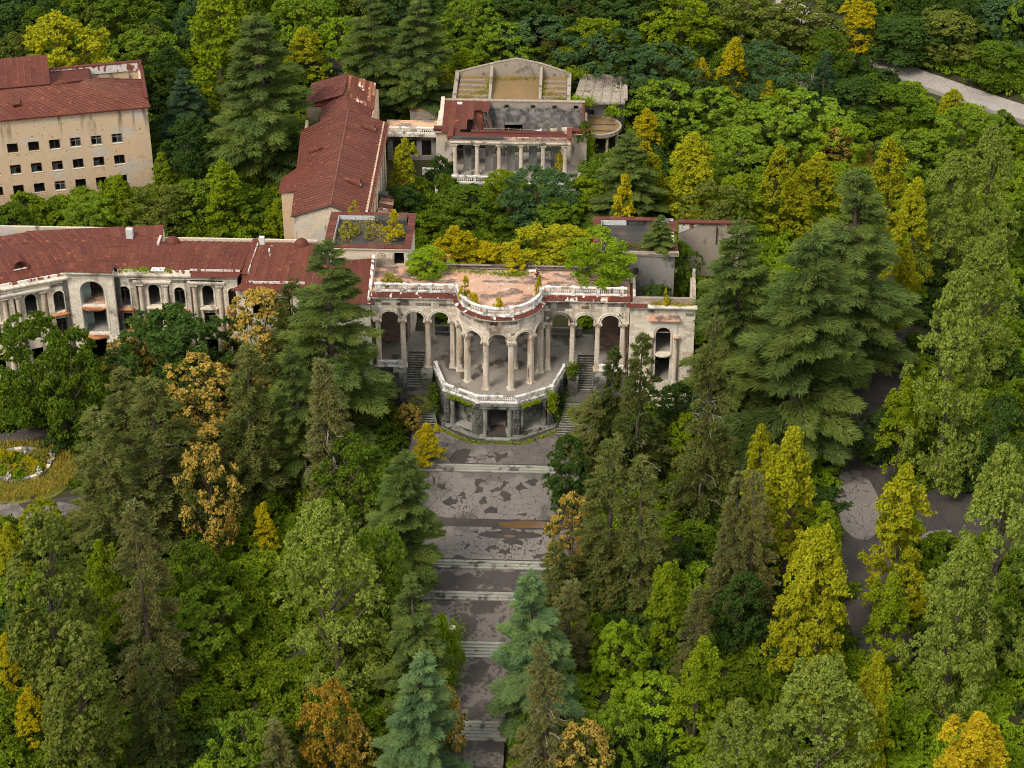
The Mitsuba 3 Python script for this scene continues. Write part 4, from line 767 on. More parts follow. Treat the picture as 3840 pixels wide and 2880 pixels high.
roof_run(lb, [(A0[0], Y0 - .2, ZE), (A1[0], Y1 - 3.6, ZE)], [(A0[1], Y0 - .2, ZR), (A1[1], Y1, ZR)], 36, RU2, 11)
roof_run(lb, [(A0[2] + .3, Y0 - .2, ZE - .3), (A1[2] + .5, Y1, ZE - .3)], [(A0[1], Y0 - .2, ZR), (A1[1], Y1, ZR)], 36, RU2, 12)
put('ridge_cap', MB().tube([(A0[1], Y0 - .2, ZR + .05), (A1[1], Y1, ZR + .05)], .12, 6), 'rust_seam', lb); put('verge', MB().tube([(A0[0], Y0 - .2, ZE), (A0[1], Y0 - .2, ZR), (A0[2], Y0 - .2, ZE - .2)], .14, 5), 'window_wood', lb)
put('gutter', MB().tube([(A0[2] + .35, Y0, ZE - .3), (A1[2] + .55, Y1, ZE - .3)], .12, 6), 'rust_seam', lb)
eyebrow(lb, (-30.3, 42.5, 15.15), (-1, 0, 0), .8, 2.4); eyebrow(lb, (-21.6, 32.2, 15.2), (1, 0, 0), .9, 2.6); eyebrow(lb, (-21.3, 50.5, 15.0), (1, 0, 0), .9, 2.4)
cg = key_of('cross_gable', lb)
put('wall', MB().box(-33.0, -31.0, 31.0, 34.4, 3, 14.4), 'beige_plaster', cg)
put('slope', MB().slab([(-33.4, 30.6, 14.5), (-33.3, 32.7, 15.0), (-25.4, 37.0, 16.35), (-30.6, 30.8, 14.8)], .06).slab([(-33.3, 32.7, 15.0), (-33.5, 35.0, 14.5), (-31.3, 38.5, 14.9), (-25.4, 37.0, 16.35)], .06), 'rust_a', cg)
rb = key_of('rear_block', lb)
put('wall', MB().box(-32.9, -30.2, 59.7, 60.1, 3, 14.4).box(-32.9, -32.5, 60, 67, 3, 14.4).box(-22.6, -22.2, 54, 66.6, 3, 14.4), 'beige_plaster', rb)
roof_run(rb, [(-29.9, 51.1, ZE), (-30.3, 59.5, ZE)], [(-25.6, Y1, ZR - .05), (-26.9, 62.6, ZR - .05)], 8, RU2, 13); roof_run(rb, [(-22.3, 54.6, ZE - .2), (-22.3, 59.2, ZE - .2)], [(-25.6, Y1, ZR - .05), (-26.3, 59.2, ZR - .05)], 5, RU2, 14)
roof_run(rb, [(-33.2, 59.6, ZE), (-30.3, 59.5, ZE)], [(-30.3, 62.7, ZR), (-26.9, 62.6, ZR)], 3, RU2, 15); roof_run(rb, [(-27.0, 59.2, ZE + .2), (-22.2, 59.0, ZE - .1)], [(-26.9, 67.2, ZR), (-22.6, 67.0, ZE + .6)], 8, ['rust_orange', 'rust_orange', 'rust_c'], 16, name='rusted_slope'); roof_run(rb, [(-33.2, 59.8, ZE), (-33.0, 68, ZE)], [(-27, 60, ZR), (-26.9, 68, ZR)], 7, RU2, 17)
sp = key_of('side_porch', lb)   # low rusty lean-to beside the long building
for i in range(14): put('corrugated_sheet', MB().slab([(-19.6, 27.5 + i, 9.0), (-19.6, 28.3 + i, 9.0), (-17.6, 28.45 + i, 8.6), (-17.6, 27.6 + i, 8.6)], .05), ('rust_orange', 'rust_c', 'tan_screed')[i % 3], sp)
put('porch_rail', MB().box(-17.5, -17.2, 26, 33, 8.3, 9.3).box(-17.7, -17.0, 31, 31.4, 8.3, 9.9), 'white_paint', sp)
put('bare_ledge', MB().box(-20.0, -18.6, 40.5, 41.5, 8.4, 9.4).box(-20.0, -18.5, 34.0, 35.2, 7.4, 8.6), 'dark_stone', lb)
for y in (29.5, 33, 37.2, 44.5, 48, 51.5): put('wall_pilaster', MB().box(-19.98 - (y - 23) * .007, -19.72 - (y - 23) * .007, y - .4, y + .4, 5, 14.0), 'cream_plaster', lb)

# ---------------------------------------------------------------- four-storey block on the left
tb = thing('accommodation_block', 'four storey beige plastered block with rows of empty windows and red hipped roof', 'building')
q0, q1 = np.array([-55.85, 50.9]), np.array([-79.0, 44.85]); aw = math.atan2(*(q0 - q1)[::-1]); LT = 46.0
o = q0 - np.array([math.cos(aw), math.sin(aw)]) * LT; MT = frame(o[0], o[1], 0, aw); DT = 14.0; TZ = 18.1
wins = []
for r_, z in enumerate((13.35, 9.75, 6.3, 2.9)):
    for i in range(14): wins.append((LT - 5.0 - i * 3.13 - .15 * r_ * 0, z, r_, i))
put('front_wall', MB().wall(rect(0, LT, .5, TZ).difference(unary_union([rect(x - .8, x + .8, z - .8, z + .8) for x, z, _, _ in wins])), 0, .45).xf(MT), 'beige_plaster', tb)
put('end_wall', MB().box(LT - .45, LT, .45, DT, .5, TZ).xf(MT), 'cream_plaster', tb); put('rear_wall', MB().box(0, LT, DT, DT + .4, .5, TZ).box(0, .4, .45, DT, .5, TZ).xf(MT), 'beige_plaster', tb)
for z in (1.2, 4.7, 8.2, 11.7, 15.2): put('floor_slab', MB().box(.4, LT - .45, .45, DT, z - .25, z).xf(MT), 'interior_floor', tb)
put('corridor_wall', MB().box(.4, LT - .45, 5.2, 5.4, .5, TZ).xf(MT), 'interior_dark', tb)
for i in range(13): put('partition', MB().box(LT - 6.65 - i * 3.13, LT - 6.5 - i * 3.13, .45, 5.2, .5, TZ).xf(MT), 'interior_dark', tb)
rng = R(8)
for x, z, r_, i in wins:
    if i > 8 or r_ == 3: continue
    s = rng.rand(); wk = key_of('window', tb)
    fr = MB().box(x - .75, x - .67, .2, .28, z - .75, z + .75).box(x + .67, x + .75, .2, .28, z - .75, z + .75).box(x - .67, x + .67, .2, .28, z + .67, z + .75).box(x - .67, x + .67, .2, .28, z - .75, z - .67)
    if s > .35: fr.box(x - .05, x + .05, .2, .28, z - .67, z + .67)
    if s > .6: fr.box(x - .67, x + .67, .2, .28, z + .25, z + .33)
    put('frame', fr.xf(MT), 'window_wood' if s < .85 else 'pale_wood', wk)
    if s > .55: put('pane', MB().box(x - .67 + (.72 if s > .8 else 0), x - .05 + (.72 if s > .8 else 0), .23, .25, z - .67, z + .2).xf(MT), 'pane_glass', wk)
    put('sill', MB().box(x - .85, x + .85, -.06, .2, z - .84, z - .75).xf(MT), 'limestone_pale' if s > .4 else 'beige_plaster', wk)
put('eave_board', MB().box(-.4, LT + .4, -.45, .1, TZ, TZ + .16).box(LT - .1, LT + .4, -.4, DT + .4, TZ, TZ + .16).xf(MT), 'rust_b', tb)
P = lambda u, v, z: tuple((MT @ np.array([u, v, z, 1]))[:3])
roof_run(tb, [P(-.4, -.45, TZ + .2), P(LT + .3, -.45, TZ + .2)], [P(-.4, 6.3, 20.2), P(LT - 9.5, 6.3, 20.2)], 52, ['rust_a', 'rust_a', 'rust_c'], 21)
roof_run(tb, [P(LT + .3, -.45, TZ + .2), P(LT + .3, 9.5, TZ + .3)], [P(LT - 9.5, 6.3, 20.2), P(LT - 8.8, 7.6, 20.1)], 9, ['rust_a', 'rust_b', 'rust_c'], 22)
roof_run(tb, [P(LT + .2, 9.5, TZ + .32), P(LT - 14, DT + .3, TZ + .25)], [P(LT - 8.8, 7.6, 20.1), P(LT - 14, 6.3, 20.2)], 8, ['rust_a', 'rust_b', 'rust_c'], 23)
put('flat_roof', MB().box(0, LT - 8, 6.3, DT, 18.9, 19.2).xf(MT), 'rust_b', tb)
put('parapet', MB().box(LT - 16, LT + .1, DT - .2, DT + .3, TZ, 19.5).xf(MT), 'bare_metal', tb); put('parapet_cap', MB().box(LT - 16, LT + .2, DT - .3, DT + .4, 19.5, 19.62).box(LT - .2, LT + .3, 2, DT + .4, TZ + .3, TZ + .75).xf(MT), 'rust_a', tb)
pl = key_of('roof_house', tb)
put('wall', MB().box(LT - 34, LT - 14.6, 7.6, 12.6, 18, 20.3).xf(MT), 'bare_metal', pl)
roof_run(pl, [P(LT - 34.5, 6.7, 20.3), P(LT - 14.0, 6.7, 20.3)], [P(LT - 34.5, 13.2, 22.3), P(LT - 14.0, 13.2, 22.3)], 22, ['rust_a', 'rust_a', 'rust_b'], 24)
dk = key_of('dormer', tb); put('hood', MB().box(LT - 19.9, LT - 18.7, 1.9, 3.6, 19.5, 19.68).xf(MT), 'rust_a', dk); put('box', MB().box(LT - 19.7, LT - 19.6, 2.1, 3.6, 18.7, 19.5).box(LT - 19.0, LT - 18.9, 2.1, 3.6, 18.7, 19.5).box(LT - 19.6, LT - 19.0, 3.4, 3.6, 18.7, 19.5).xf(MT), 'window_wood', dk)
put('plinth', MB().box(0, LT, -.25, 0, .2, 4.0).xf(MT), 'dark_stone', tb)
rw_ = thing('retaining_wall', 'dark stone retaining wall at the foot of the beige block', 'wall')
put('wall', MB().box(LT - 22, LT - 12, -1.6, -.9, 0, 4.4).xf(MT), 'dark_stone', rw_)
# ---------------------------------------------------------------- ruined theatre behind the courtyard
th = thing('theatre_ruin', 'ruined theatre with white column portico and collapsed red roof', 'building')
PY = 54.7
XC = [-9.35 + 3.41 * i for i in range(6)]
for x in XC: facade_column(th, x, PY, 5.5, 11.0, .34, name='portico_column')
en = put('entablature', MB().box(-9.9, 8.3, PY - .4, PY + .4, 11.0, 11.45), 'limestone_pale', th)
put('cornice', MB().box(-10.1, 8.5, PY - .75, PY + .4, 11.45, 11.68), 'limestone', en); put('coping', MB().box(-10.1, 8.5, PY - .6, PY + .5, 11.68, 11.9), 'rubble_stone', en)
for i in range(9):
    x = -9.9 + i * 2.02; put('weathered_stone', MB().hexa([(x, PY - .55, 11.9), (x + 1.98, PY - .55, 11.9), (x + 1.98, PY + .3, 11.9), (x, PY + .3, 11.9)], [(x + .1, PY - .45, 12.15 + .1 * (i % 3)), (x + 1.9, PY - .45, 12.2 + .08 * (i % 2)), (x + 1.9, PY + .2, 12.2), (x + .1, PY + .2, 12.15)]), 'terrace_screed' if i > 3 else 'roof_felt', en)
put('portico_roof', MB().slab([(-9.9, PY + .4, 11.7), (8.3, PY + .4, 11.7), (8.3, 57.0, 11.8), (-9.9, 57.0, 11.8)], .25), 'rust_b', th)
put('inner_beam', MB().box(-9.9, 8.3, 56.5, 57.0, 10.9, 11.52), 'grey_plaster', th)
for x in XC[:-1]: put('inner_pier', MB().box(x + 1.15, x + 2.4, 56.4, 57.1, 5.4, 10.9), 'grey_plaster', th)
put('floor', MB().box(-12.6, 11, 52.6, 66, 4.4, 5.5), 'floor_slab', th); put('terrace_wall', MB().box(-10, 8.4, 51.9, 52.6, 2.5, 5.5), 'grey_plaster', th)
balustrade(th, (-9.6, 52.2), (7.9, 52.2), 5.5, [.1, 3.4, 6.9, 10.3, 13.7, 17.3], name='portico_balustrade', step=.3, gone=tuple(range(14, 20)))
for a, b, lab in ((-12.6, -9.9, None), (8.5, 11.0, None)):
    w = put('wing_wall', MB().box(a, b, 58.7, 59.1, 3, 10.9), 'cream_plaster', th); put('side_wall', MB().box(a if a < 0 else b - .35, a + .35 if a < 0 else b, 59.1, 66, 3, 11.2), 'cream_plaster', th)
    cornice(th, a - .2, b + .2, 58.7, 10.85, .5, .4); put('parapet', MB().box(a - .3, b + .3, 58.2, 59.3, 11.26, 11.75), 'rust_a', th)
put('stepped_parapet', MB().box(-10.5, -9.7, PY - .3, 58.3, 11.7, 12.35).box(7.9, 8.7, PY - .3, 58.3, 11.7, 12.3), 'rust_c', th)
hall = unary_union([rect(-11.6, 10.6, 3, 12.95)]).difference(rect(-2.2, .75, 5, 8.9)).difference(unary_union([rect(x - .35, x + .35, 11.7, 12.4) for x in (-1.8, 2.4, 5.8, 9.2)] + [rect(-6.5 + i * 1.15, -6.32 + i * 1.15, 11.25, 11.5) for i in range(15)]))
put('hall_wall', MB().wall(hall, 65.9, 66.4), 'burnt_wall', th); put('wall_coping', MB().box(-11.6, 10.6, 65.8, 66.5, 12.95, 13.08), 'rubble_stone', th)
put('stage_void', MB().box(-3, 1.5, 71, 71.2, 3, 12).box(-3, 1.5, 66.4, 71, 11.6, 11.8).box(-3, -2.8, 66.4, 71, 3, 12).box(1.3, 1.5, 66.4, 71, 3, 12), 'interior_dark', th)
put('end_wall', MB().hexa([(10.2, 59, 5), (10.6, 59, 5), (10.6, 66, 5), (10.2, 66, 5)], [(10.2, 59, 11.4), (10.6, 59, 11.4), (10.6, 66, 12.9), (10.2, 66, 12.9)]), 'rust_b', th); put('low_ruin', MB().box(5.2, 6.3, 64.6, 65.6, 5.5, 8.6).box(7.0, 8.6, 64.2, 65.4, 5.5, 8.9), 'limestone_pink', th)
put('fire_gable', MB().hexa([(-12.2, 59.3, 9), (-11.6, 59.3, 9), (-11.6, 66.2, 9), (-12.2, 66.2, 9)], [(-12.2, 59.3, 11.5), (-11.6, 59.3, 11.5), (-11.6, 66.2, 13.5), (-12.2, 66.2, 13.5)]), 'cream_plaster', th)
rr = key_of('collapsed_roof', th); rng = R(71)
for i in range(6):
    x0, x1 = -11.6 + i * .95, -11.6 + (i + 1) * .95; t0 = (0, 0, 0, .12, .42, .7)[i]
    f = lambda t: (57.1 + 8.8 * t, 11.6 + 1.45 * t)
    (ya, za), (yb, zb) = f(t0), f(1)
    put('sheet', MB().slab([(x0, ya, za), (x1 - .02, ya, za), (x1 - .02, yb, zb), (x0, yb, zb)], .06), ('rust_a', 'rust_c', 'rust_b')[i % 3], rr); put('seam', MB().tube([(x1, ya, za + .05), (x1, yb, zb + .05)], .05, 4), 'rust_seam', rr)
for i, q in enumerate(([(-7.4, 63.6, 12.6), (-4.6, 63.3, 12.2), (-4.3, 65.7, 12.9), (-7.2, 65.8, 13.1)], [(-7.0, 60.8, 9.6), (-5.6, 61.4, 9.0), (-5.4, 64.0, 12.0), (-7.1, 63.8, 12.5)], [(-5.6, 61.0, 8.2), (-4.4, 61.8, 7.6), (-4.1, 64.6, 10.4), (-5.2, 64.4, 11.2)])): put('hanging_sheet', MB().slab(q, .05), ('rust_a', 'rust_c', 'rust_b')[i], rr)
put('pale_patch', MB().slab([(-9.6, 63.2, 12.52), (-8.7, 63.2, 12.52), (-8.7, 65.4, 13.0), (-9.6, 65.4, 13.0)], .03), 'pale_sheet', rr)
for i in range(26):
    a = rng.uniform(-8.6, -4.6); put('rafter', MB().tube([(a, rng.uniform(62.8, 65.2), rng.uniform(11.2, 12.6)), (a + rng.uniform(.8, 2.9), rng.uniform(59.6, 61.6), rng.uniform(6.4, 9.8))], .075, 4), 'old_timber', rr)
for i in range(16):
    a = rng.uniform(-8, 6); put('fallen_beam', MB().tube([(a, rng.uniform(59.4, 64), rng.uniform(5.7, 7)), (a + rng.uniform(-2.5, 2.5), rng.uniform(59.4, 64), rng.uniform(5.8, 8.4))], .09, 4), 'pale_wood' if i % 2 else 'old_timber', rr)
put('torn_sheet', MB().slab([(1.7, 59.8, 8.4), (3.8, 59.9, 9.8), (3.9, 60.9, 10.8), (1.7, 60.7, 10.0)], .04).slab([(1.8, 59.6, 7.6), (3.5, 59.6, 8.0), (3.8, 59.9, 9.8), (1.7, 59.8, 8.4)], .04), 'pale_sheet', rr, label='torn white sheet hanging in the portico')
put('post', MB().tube([(-2.0, 61.2, 5.5), (-2.0, 61.2, 12.2)], .1, 5), 'old_timber', th)
rl = key_of('roof_edge', th); put('board', MB().slab([(-7, 56.9, 11.95), (7.5, 56.9, 11.85), (7.5, 57.5, 11.95), (-7, 57.5, 12.05)], .08), 'rust_b', rl)
for i in range(7): put('iron_post', MB().tube([(-5 + i * 1.9, 57.4, 11.8), (-5 + i * 1.9, 57.4, 12.5)], .05, 4), 'pale_wood', rl)
put('iron_rail', MB().tube([(-5, 57.4, 12.35), (7, 57.4, 12.2)], .04, 4), 'pale_wood', rl); put('side_annex_floor', MB().box(-10, 8.3, 59, 65.9, 5.0, 5.45), 'soil', th)
# auditorium without its roof
au = key_of('auditorium', th)
put('moss_floor', MB().hexa([(-10.0, 66.6, 11), (8.0, 66.6, 11), (7.8, 75.3, 11), (-9.6, 75.3, 11)], [(-10.0, 66.6, 12.5), (8.0, 66.6, 12.5), (7.8, 75.3, 13.0), (-9.6, 75.3, 13.0)]), 'moss_floor', au)
put('gable', MB().wall(Polygon([(-9.9, 8), (8.1, 8), (8.1, 13.6), (3.4, 15.2), (-.6, 16.0), (-4.2, 15.2), (-9.9, 13.6)]), 75.3, 75.8), 'raw_concrete', au); put('gable_rim', MB().tube([(-10, 75.4, 13.65), (-4.2, 75.4, 15.3), (-.6, 75.4, 16.1), (3.4, 75.4, 15.3), (8.2, 75.4, 13.65)], .2, 5), 'rubble_stone', au)
for x in (-4.55, 3.45): put('girder', MB().hexa([(x - .22, 66.6, 12.5), (x + .22, 66.6, 12.5), (x + .22, 75.3, 13), (x - .22, 75.3, 13)], [(x - .22, 66.6, 13.0), (x + .22, 66.6, 13.0), (x + .22, 75.3, 14.9), (x - .22, 75.3, 14.9)]), 'raw_concrete', au)
for x, n_ in ((-10.2, 'side_wall'), (8.0, 'side_wall')): put(n_, MB().hexa([(x - .3, 66.4, 8), (x + .3, 66.4, 8), (x + .3, 75.8, 8), (x - .3, 75.8, 8)], [(x - .3, 66.4, 13.15), (x + .3, 66.4, 13.15), (x + .3, 75.8, 13.7), (x - .3, 75.8, 13.7)]), 'raw_concrete', au)
for x0, x1 in ((-9.6, -4.9), (3.8, 7.6)):
    for i in range(4): put('roof_batten', MB().box(x0, x1, 68 + i * 1.7, 68.25 + i * 1.7, 12.6 + i * .1, 12.95 + i * .1), 'pale_wood', au)
put('strut', MB().tube([(1.2, 74.9, 15.6), (2.2, 74.6, 13.1)], .13, 5).tube([(-.9, 74.9, 14.2), (1.2, 74.8, 15.4)], .1, 5).tube([(-7.2, 67, 12.9), (-6.2, 66.8, 12.7)], .12, 4), 'pale_wood', au)
an_ = key_of('side_annex', th)
put('slab_roof', MB().slab([(8.6, 68.3, 11.9), (17.0, 68.6, 11.9), (17.5, 77.4, 12.1), (9.8, 77.2, 12.1)], .4), 'raw_concrete', an_)
for i in range(5): put('roof_rib', MB().slab([(9.8 + i * 1.55, 68.5, 12.08), (9.98 + i * 1.55, 68.5, 12.08), (10.9 + i * 1.4, 77.1, 12.25), (10.7 + i * 1.4, 77.1, 12.25)], .12), 'rubble_stone', an_)
put('roof_rib', MB().box(9.2, 17.1, 72.4, 72.6, 12.0, 12.14), 'rubble_stone', an_); put('rear_rim', MB().box(9.6, 17.6, 77.0, 77.5, 12.1, 12.6).box(16.8, 17.4, 69, 77.2, 12.0, 12.4), 'rubble_stone', an_)
put('wall', MB().wall(rect(10.7, 17.0, 4, 11.5).difference(rect(10.9, 12.1, 8.6, 10)), 69.6, 70.0).box(16.6, 17.0, 70, 77, 4, 11.6).box(10.7, 12.2, 71.5, 71.7, 6, 11), 'grey_plaster', an_)
sm = key_of('round_porch', th); hp = [(10.9, 63.5)] + [(12.2 + 4.2 * math.cos(t), 66.2 + 3.6 * math.sin(t)) for t in np.linspace(-1.35, 1.4, 14)] + [(10.9, 70)]
put('roof', MB().poly(Polygon(hp), 8.4, 8.8), 'moss_floor', sm); put('rim', MB().poly(Polygon(hp).buffer(.15).difference(Polygon(hp).buffer(-.25)), 8.35, 8.95), 'rubble_stone', sm)
for y in (64.2, 66.5): put('beam', MB().box(11, 15.6, y, y + .2, 8.8, 8.98), 'old_timber', sm)
for t in (-1.0, -.3, .4): facade_column(sm, 12.2 + 3.8 * math.cos(t), 66.2 + 3.2 * math.sin(t), 4.6, 8.4, .25, name='porch_column')
cn = thing('link_building', 'low link building with bright tan flat roof and white balustrade between long building and theatre', 'building')
put('roof', MB().box(-20.8, -12.7, 59.9, 64.8, 9.6, 9.95), 'tan_screed', cn)
put('front_wall', MB().wall(rect(-20.5, -12.7, 3, 9.6).difference(unary_union([rect(x - .75, x + .75, 5.6, 8.4) for x in (-18.9, -16.6, -14.3)])), 60.9, 61.3), 'grey_plaster', cn); put('rear_wall', MB().box(-20.5, -12.7, 64.3, 64.7, 3, 9.6).box(-20.5, -12.7, 63, 63.2, 3, 9.6), 'interior_dark', cn)
put('cornice', MB().box(-20.9, -12.7, 59.7, 60.2, 9.5, 9.97), 'limestone', cn)
balustrade(cn, (-20.8, 59.95), (-12.8, 59.95), 9.97, [.2, 2.8, 5.4, 7.8], step=.3, h=1.1); put('fallen_sheet', MB().slab([(-14.8, 60.6, 10.0), (-13.2, 60.5, 10.0), (-13.4, 60.9, 10.05), (-15.2, 61.4, 10.05)], .03), 'rust_a', cn)
rs_ = thing('yard_ruin', 'low ivy grown ruin with flat roof behind the link building, under the dark cedars', 'building')
put('wall', MB().box(-17.5, -12.2, 69, 69.5, 4, 9.5).box(-17.5, -17.1, 69.5, 78, 4, 9.5), 'rubble_stone', rs_); put('roof', MB().box(-17.6, -12.0, 69.0, 78, 9.3, 9.6), 'moss_floor', rs_); put('chimney', MB().box(-13.4, -12.9, 72, 72.5, 9.6, 10.6), 'cream_plaster', rs_)
pvl = thing('shade_pavilion', 'dark low building with long flat roof standing in the shade of the tall cedars', 'building')
put('wall', MB().wall(rect(-36, -15, 4, 10).difference(unary_union([rect(-34 + i * 3, -32.4 + i * 3, 6, 8.6) for i in range(6)])), 84, 84.4), 'grey_plaster', pvl); put('roof', MB().box(-36.4, -14.6, 83.4, 90, 10, 10.4), 'roof_felt', pvl); put('rear_wall', MB().box(-36, -15, 87, 87.3, 4, 10), 'interior_dark', pvl)
ts = thing('garden_stair', 'courtyard stair with white balustrade going up beside the theatre portico', 'stair')
for i in range(9): put('tread', MB().box(-11.75, -9.95, 54.6 - i * .36, 55.0 - i * .36, 4.6 - i * .16, 5.35 - i * .16), 'stair_stone', ts)
balustrade(ts, (-14.4, 55.2), (-12.0, 55.2), 5.3, [.1], name='balustrade', h=1.1); balustrade(ts, (-12.0, 55.2), (-12.05, 50.4), 4.6, [0, 4.7], name='balustrade', h=1.3); balustrade(ts, (-12.05, 50.4), (-9.6, 50.4), 3.9, [.1, 2.3], name='balustrade', h=1.15)
cy = struct('courtyard', MB().box(-14, -1, 26, 33, 1.5, 3.0), 'asphalt_base'); cl_ = thing('courtyard_kerb', 'long pale stone kerb lying among the courtyard shrubs', 'kerb'); put('kerb', MB().box(-.5, 7.5, 24.5, 24.9, 2.2, 3.0), 'limestone_pale', cl_)
sl2 = thing('street_lamp', 'grey street lamp sticking out of the dark courtyard bushes', 'lamp'); put('pole', MB().tube([(7.6, 45.4, 3.5), (7.6, 45.4, 7.6), (7.9, 45.4, 8.0), (8.7, 45.4, 8.1)], .07, 6), 'pale_sheet', sl2); put('head', MB().box(8.5, 9.5, 45.2, 45.6, 8.05, 8.25), 'pale_sheet', sl2)

# ---------------------------------------------------------------- people and dog on the roof terrace
import manifold3d as m3
mat('jacket_orange', (.72, .25, .02), .8); mat('trousers_beige', (.45, .36, .27), .85); mat('hair_dark', (.02, .015, .012), .6); mat('skin', (.42, .24, .16), .55)
mat('jacket_maroon', (.085, .02, .022), .8); mat('trousers_dark', (.035, .035, .045), .85); mat('coat_charcoal', (.05, .052, .058), .85); mat('shirt_pink', (.45, .22, .18), .85); mat('fur_white', (.78, .74, .68), .9); mat('fur_black', (.03, .028, .026), .9); mat('shoe_dark', (.03, .03, .03), .6)
def blob(bones, res=.035, it=6):
    parts = []
    for a, ra, b, rb in bones:
        s = [m3.Manifold.sphere(r, 14).translate(tuple(map(float, p))) for p, r in ((a, ra), (b, rb))]; parts.append(m3.Manifold.batch_hull(s))
    u = m3.Manifold.batch_boolean(parts, m3.OpType.Add).refine_to_length(res).to_mesh()
    t = trimesh.Trimesh(u.vert_properties[:, :3], u.tri_verts); trimesh.smoothing.filter_taubin(t, iterations=it); return t
def person(label, M, J, mats):
    """J: joints. One continuous body, with clothes and hair fitted over it as children."""
    k = thing('person', label, 'person'); j = {n: np.array(p, float) for n, p in J.items()}
    def arm(s): return [(j['sh' + s], .075, j['el' + s], .055), (j['el' + s], .05, j['ha' + s], .036)]
    def leg(s): return [(j['hi' + s], .1, j['kn' + s], .072), (j['kn' + s], .068, j['an' + s], .045)]
    face = j['face'] / np.linalg.norm(j['face']); hd = j['head']
    body = [(j['neck'], .055, hd - (0, 0, .04), .06), (hd, .1, hd + (0, 0, .03), .105), (hd + face * .03 - (0, 0, .07), .06, hd + face * .05, .075), (hd + face * .1 - (0, 0, .02), .018, hd + face * .115 - (0, 0, .035), .02), (j['chest'], .12, j['pelvis'], .11)]
    for s in 'lr': body += arm(s) + leg(s)
    for s in 'lr':
        d = j['ha' + s] - j['el' + s]; d /= np.linalg.norm(d); sd = np.cross(d, [0, 0, 1.0]); sd /= np.linalg.norm(sd) + 1e-9
        body.append((j['ha' + s], .035, j['ha' + s] + d * .07, .035))
        for i, q in enumerate((-.03, -.01, .01, .03)): body.append((j['ha' + s] + d * .08 + sd * q, .011, j['ha' + s] + d * (.15 + .01 * (i in (1, 2))) + sd * q * 1.2 - np.array([0, 0, .02]), .009))
        body.append((j['ha' + s] + sd * .03 + d * .02, .013, j['ha' + s] + sd * .065 + d * .07, .01))
    put('body', blob(body), 'skin', k, True, M)
    jac = [(j['shl'], .09, j['shr'], .09), (j['chest'], .155, j['waist'], .15), (j['waist'], .15, j['pelvis'], .15), (j['shl'], .085, j['chest'], .14), (j['shr'], .085, j['chest'], .14), (j['neck'] - (0, 0, .03), .075, j['chest'], .13)]
    for s in 'lr': jac += [(j['sh' + s], .09, j['el' + s], .07), (j['el' + s], .068, j['ha' + s] * .9 + j['el' + s] * .1, .05)]
    put('jacket', blob(jac), mats[0], k, True, M)
    put('trousers', blob([(j['hil'], .13, j['hir'], .13), (j['pelvis'], .14, j['hil'], .12), (j['pelvis'], .14, j['hir'], .12)] + [(j['hi' + s], .115, j['kn' + s], .088) for s in 'lr'] + [(j['kn' + s], .085, j['an' + s], .065) for s in 'lr']), mats[1], k, True, M)
    put('hair', blob([(hd + (0, 0, .045) - face * .025, .115, hd - face * .06 - (0, 0, .02), .1)]), 'hair_dark', k, True, M)
    toe = np.array(J.get('toe', face), float); toe = toe / np.linalg.norm(toe)
    for s in 'lr': put('shoe', blob([(j['an' + s] - (0, 0, .02), .058, j['an' + s] + toe * .16 - (0, 0, .045), .042)]), 'shoe_dark', k, True, M)
    return k
person('person in orange jacket and beige trousers standing at the rear of the roof terrace', frame(-7.25, 7.3, WT + .9, 0),
    {'head': (.04, .06, 1.58), 'face': (.15, 1, -.35), 'neck': (0.02, .02, 1.42), 'chest': (0, 0, 1.22), 'waist': (0, 0, 1.02), 'pelvis': (0, 0, .9), 'shl': (-.21, 0, 1.36), 'shr': (.21, 0, 1.36), 'ell': (-.27, .06, 1.1), 'elr': (.28, .05, 1.1), 'hal': (-.08, .3, 1.12), 'har': (.1, .3, 1.12),
     'hil': (-.1, 0, .88), 'hir': (.1, 0, .88), 'knl': (-.12, .02, .48), 'knr': (.12, .03, .48), 'anl': (-.13, 0, .08), 'anr': (.14, 0, .08), 'toe': (.1, 1, 0)}, ('jacket_orange', 'trousers_beige'))
person('person in maroon jacket squatting on the roof terrace in front of the white dog', frame(4.98, 4.75, WT + .40, 0),
    {'head': (-.28, .12, .93), 'face': (-.9, .5, -.3), 'neck': (-.2, .08, .8), 'chest': (-.1, .02, .62), 'waist': (.02, -.03, .42), 'pelvis': (.1, -.06, .27), 'shl': (-.25, -.12, .74), 'shr': (-.05, .24, .74), 'ell': (-.42, -.1, .55), 'elr': (-.3, .32, .53), 'hal': (-.62, .1, .55), 'har': (-.58, .24, .52),
     'hil': (.06, -.15, .28), 'hir': (.12, .06, .28), 'knl': (-.36, -.14, .46), 'knr': (-.3, .2, .46), 'anl': (-.1, -.2, .08), 'anr': (-.05, .14, .08), 'toe': (-1, .3, 0)}, ('jacket_maroon', 'trousers_dark'))
person('person in charcoal clothes lying on the rear kerb of the roof terrace', frame(3.15, 7.25, WT + .9, 0),
    {'head': (-.62, 0, .14), 'face': (-.1, -.5, .8), 'neck': (-.46, 0, .12), 'chest': (-.26, 0, .13), 'waist': (-.05, 0, .13), 'pelvis': (.12, 0, .14), 'shl': (-.38, -.2, .14), 'shr': (-.38, .2, .14), 'ell': (-.62, -.24, .1), 'elr': (-.14, .26, .12), 'hal': (-.72, -.06, .16), 'har': (.06, .14, .26),
     'hil': (.16, -.1, .14), 'hir': (.16, .1, .14), 'knl': (.45, -.1, .5), 'knr': (.5, .12, .44), 'anl': (.62, -.1, .1), 'anr': (.8, .12, .09), 'toe': (1, 0, 0)}, ('coat_charcoal', 'coat_charcoal'))
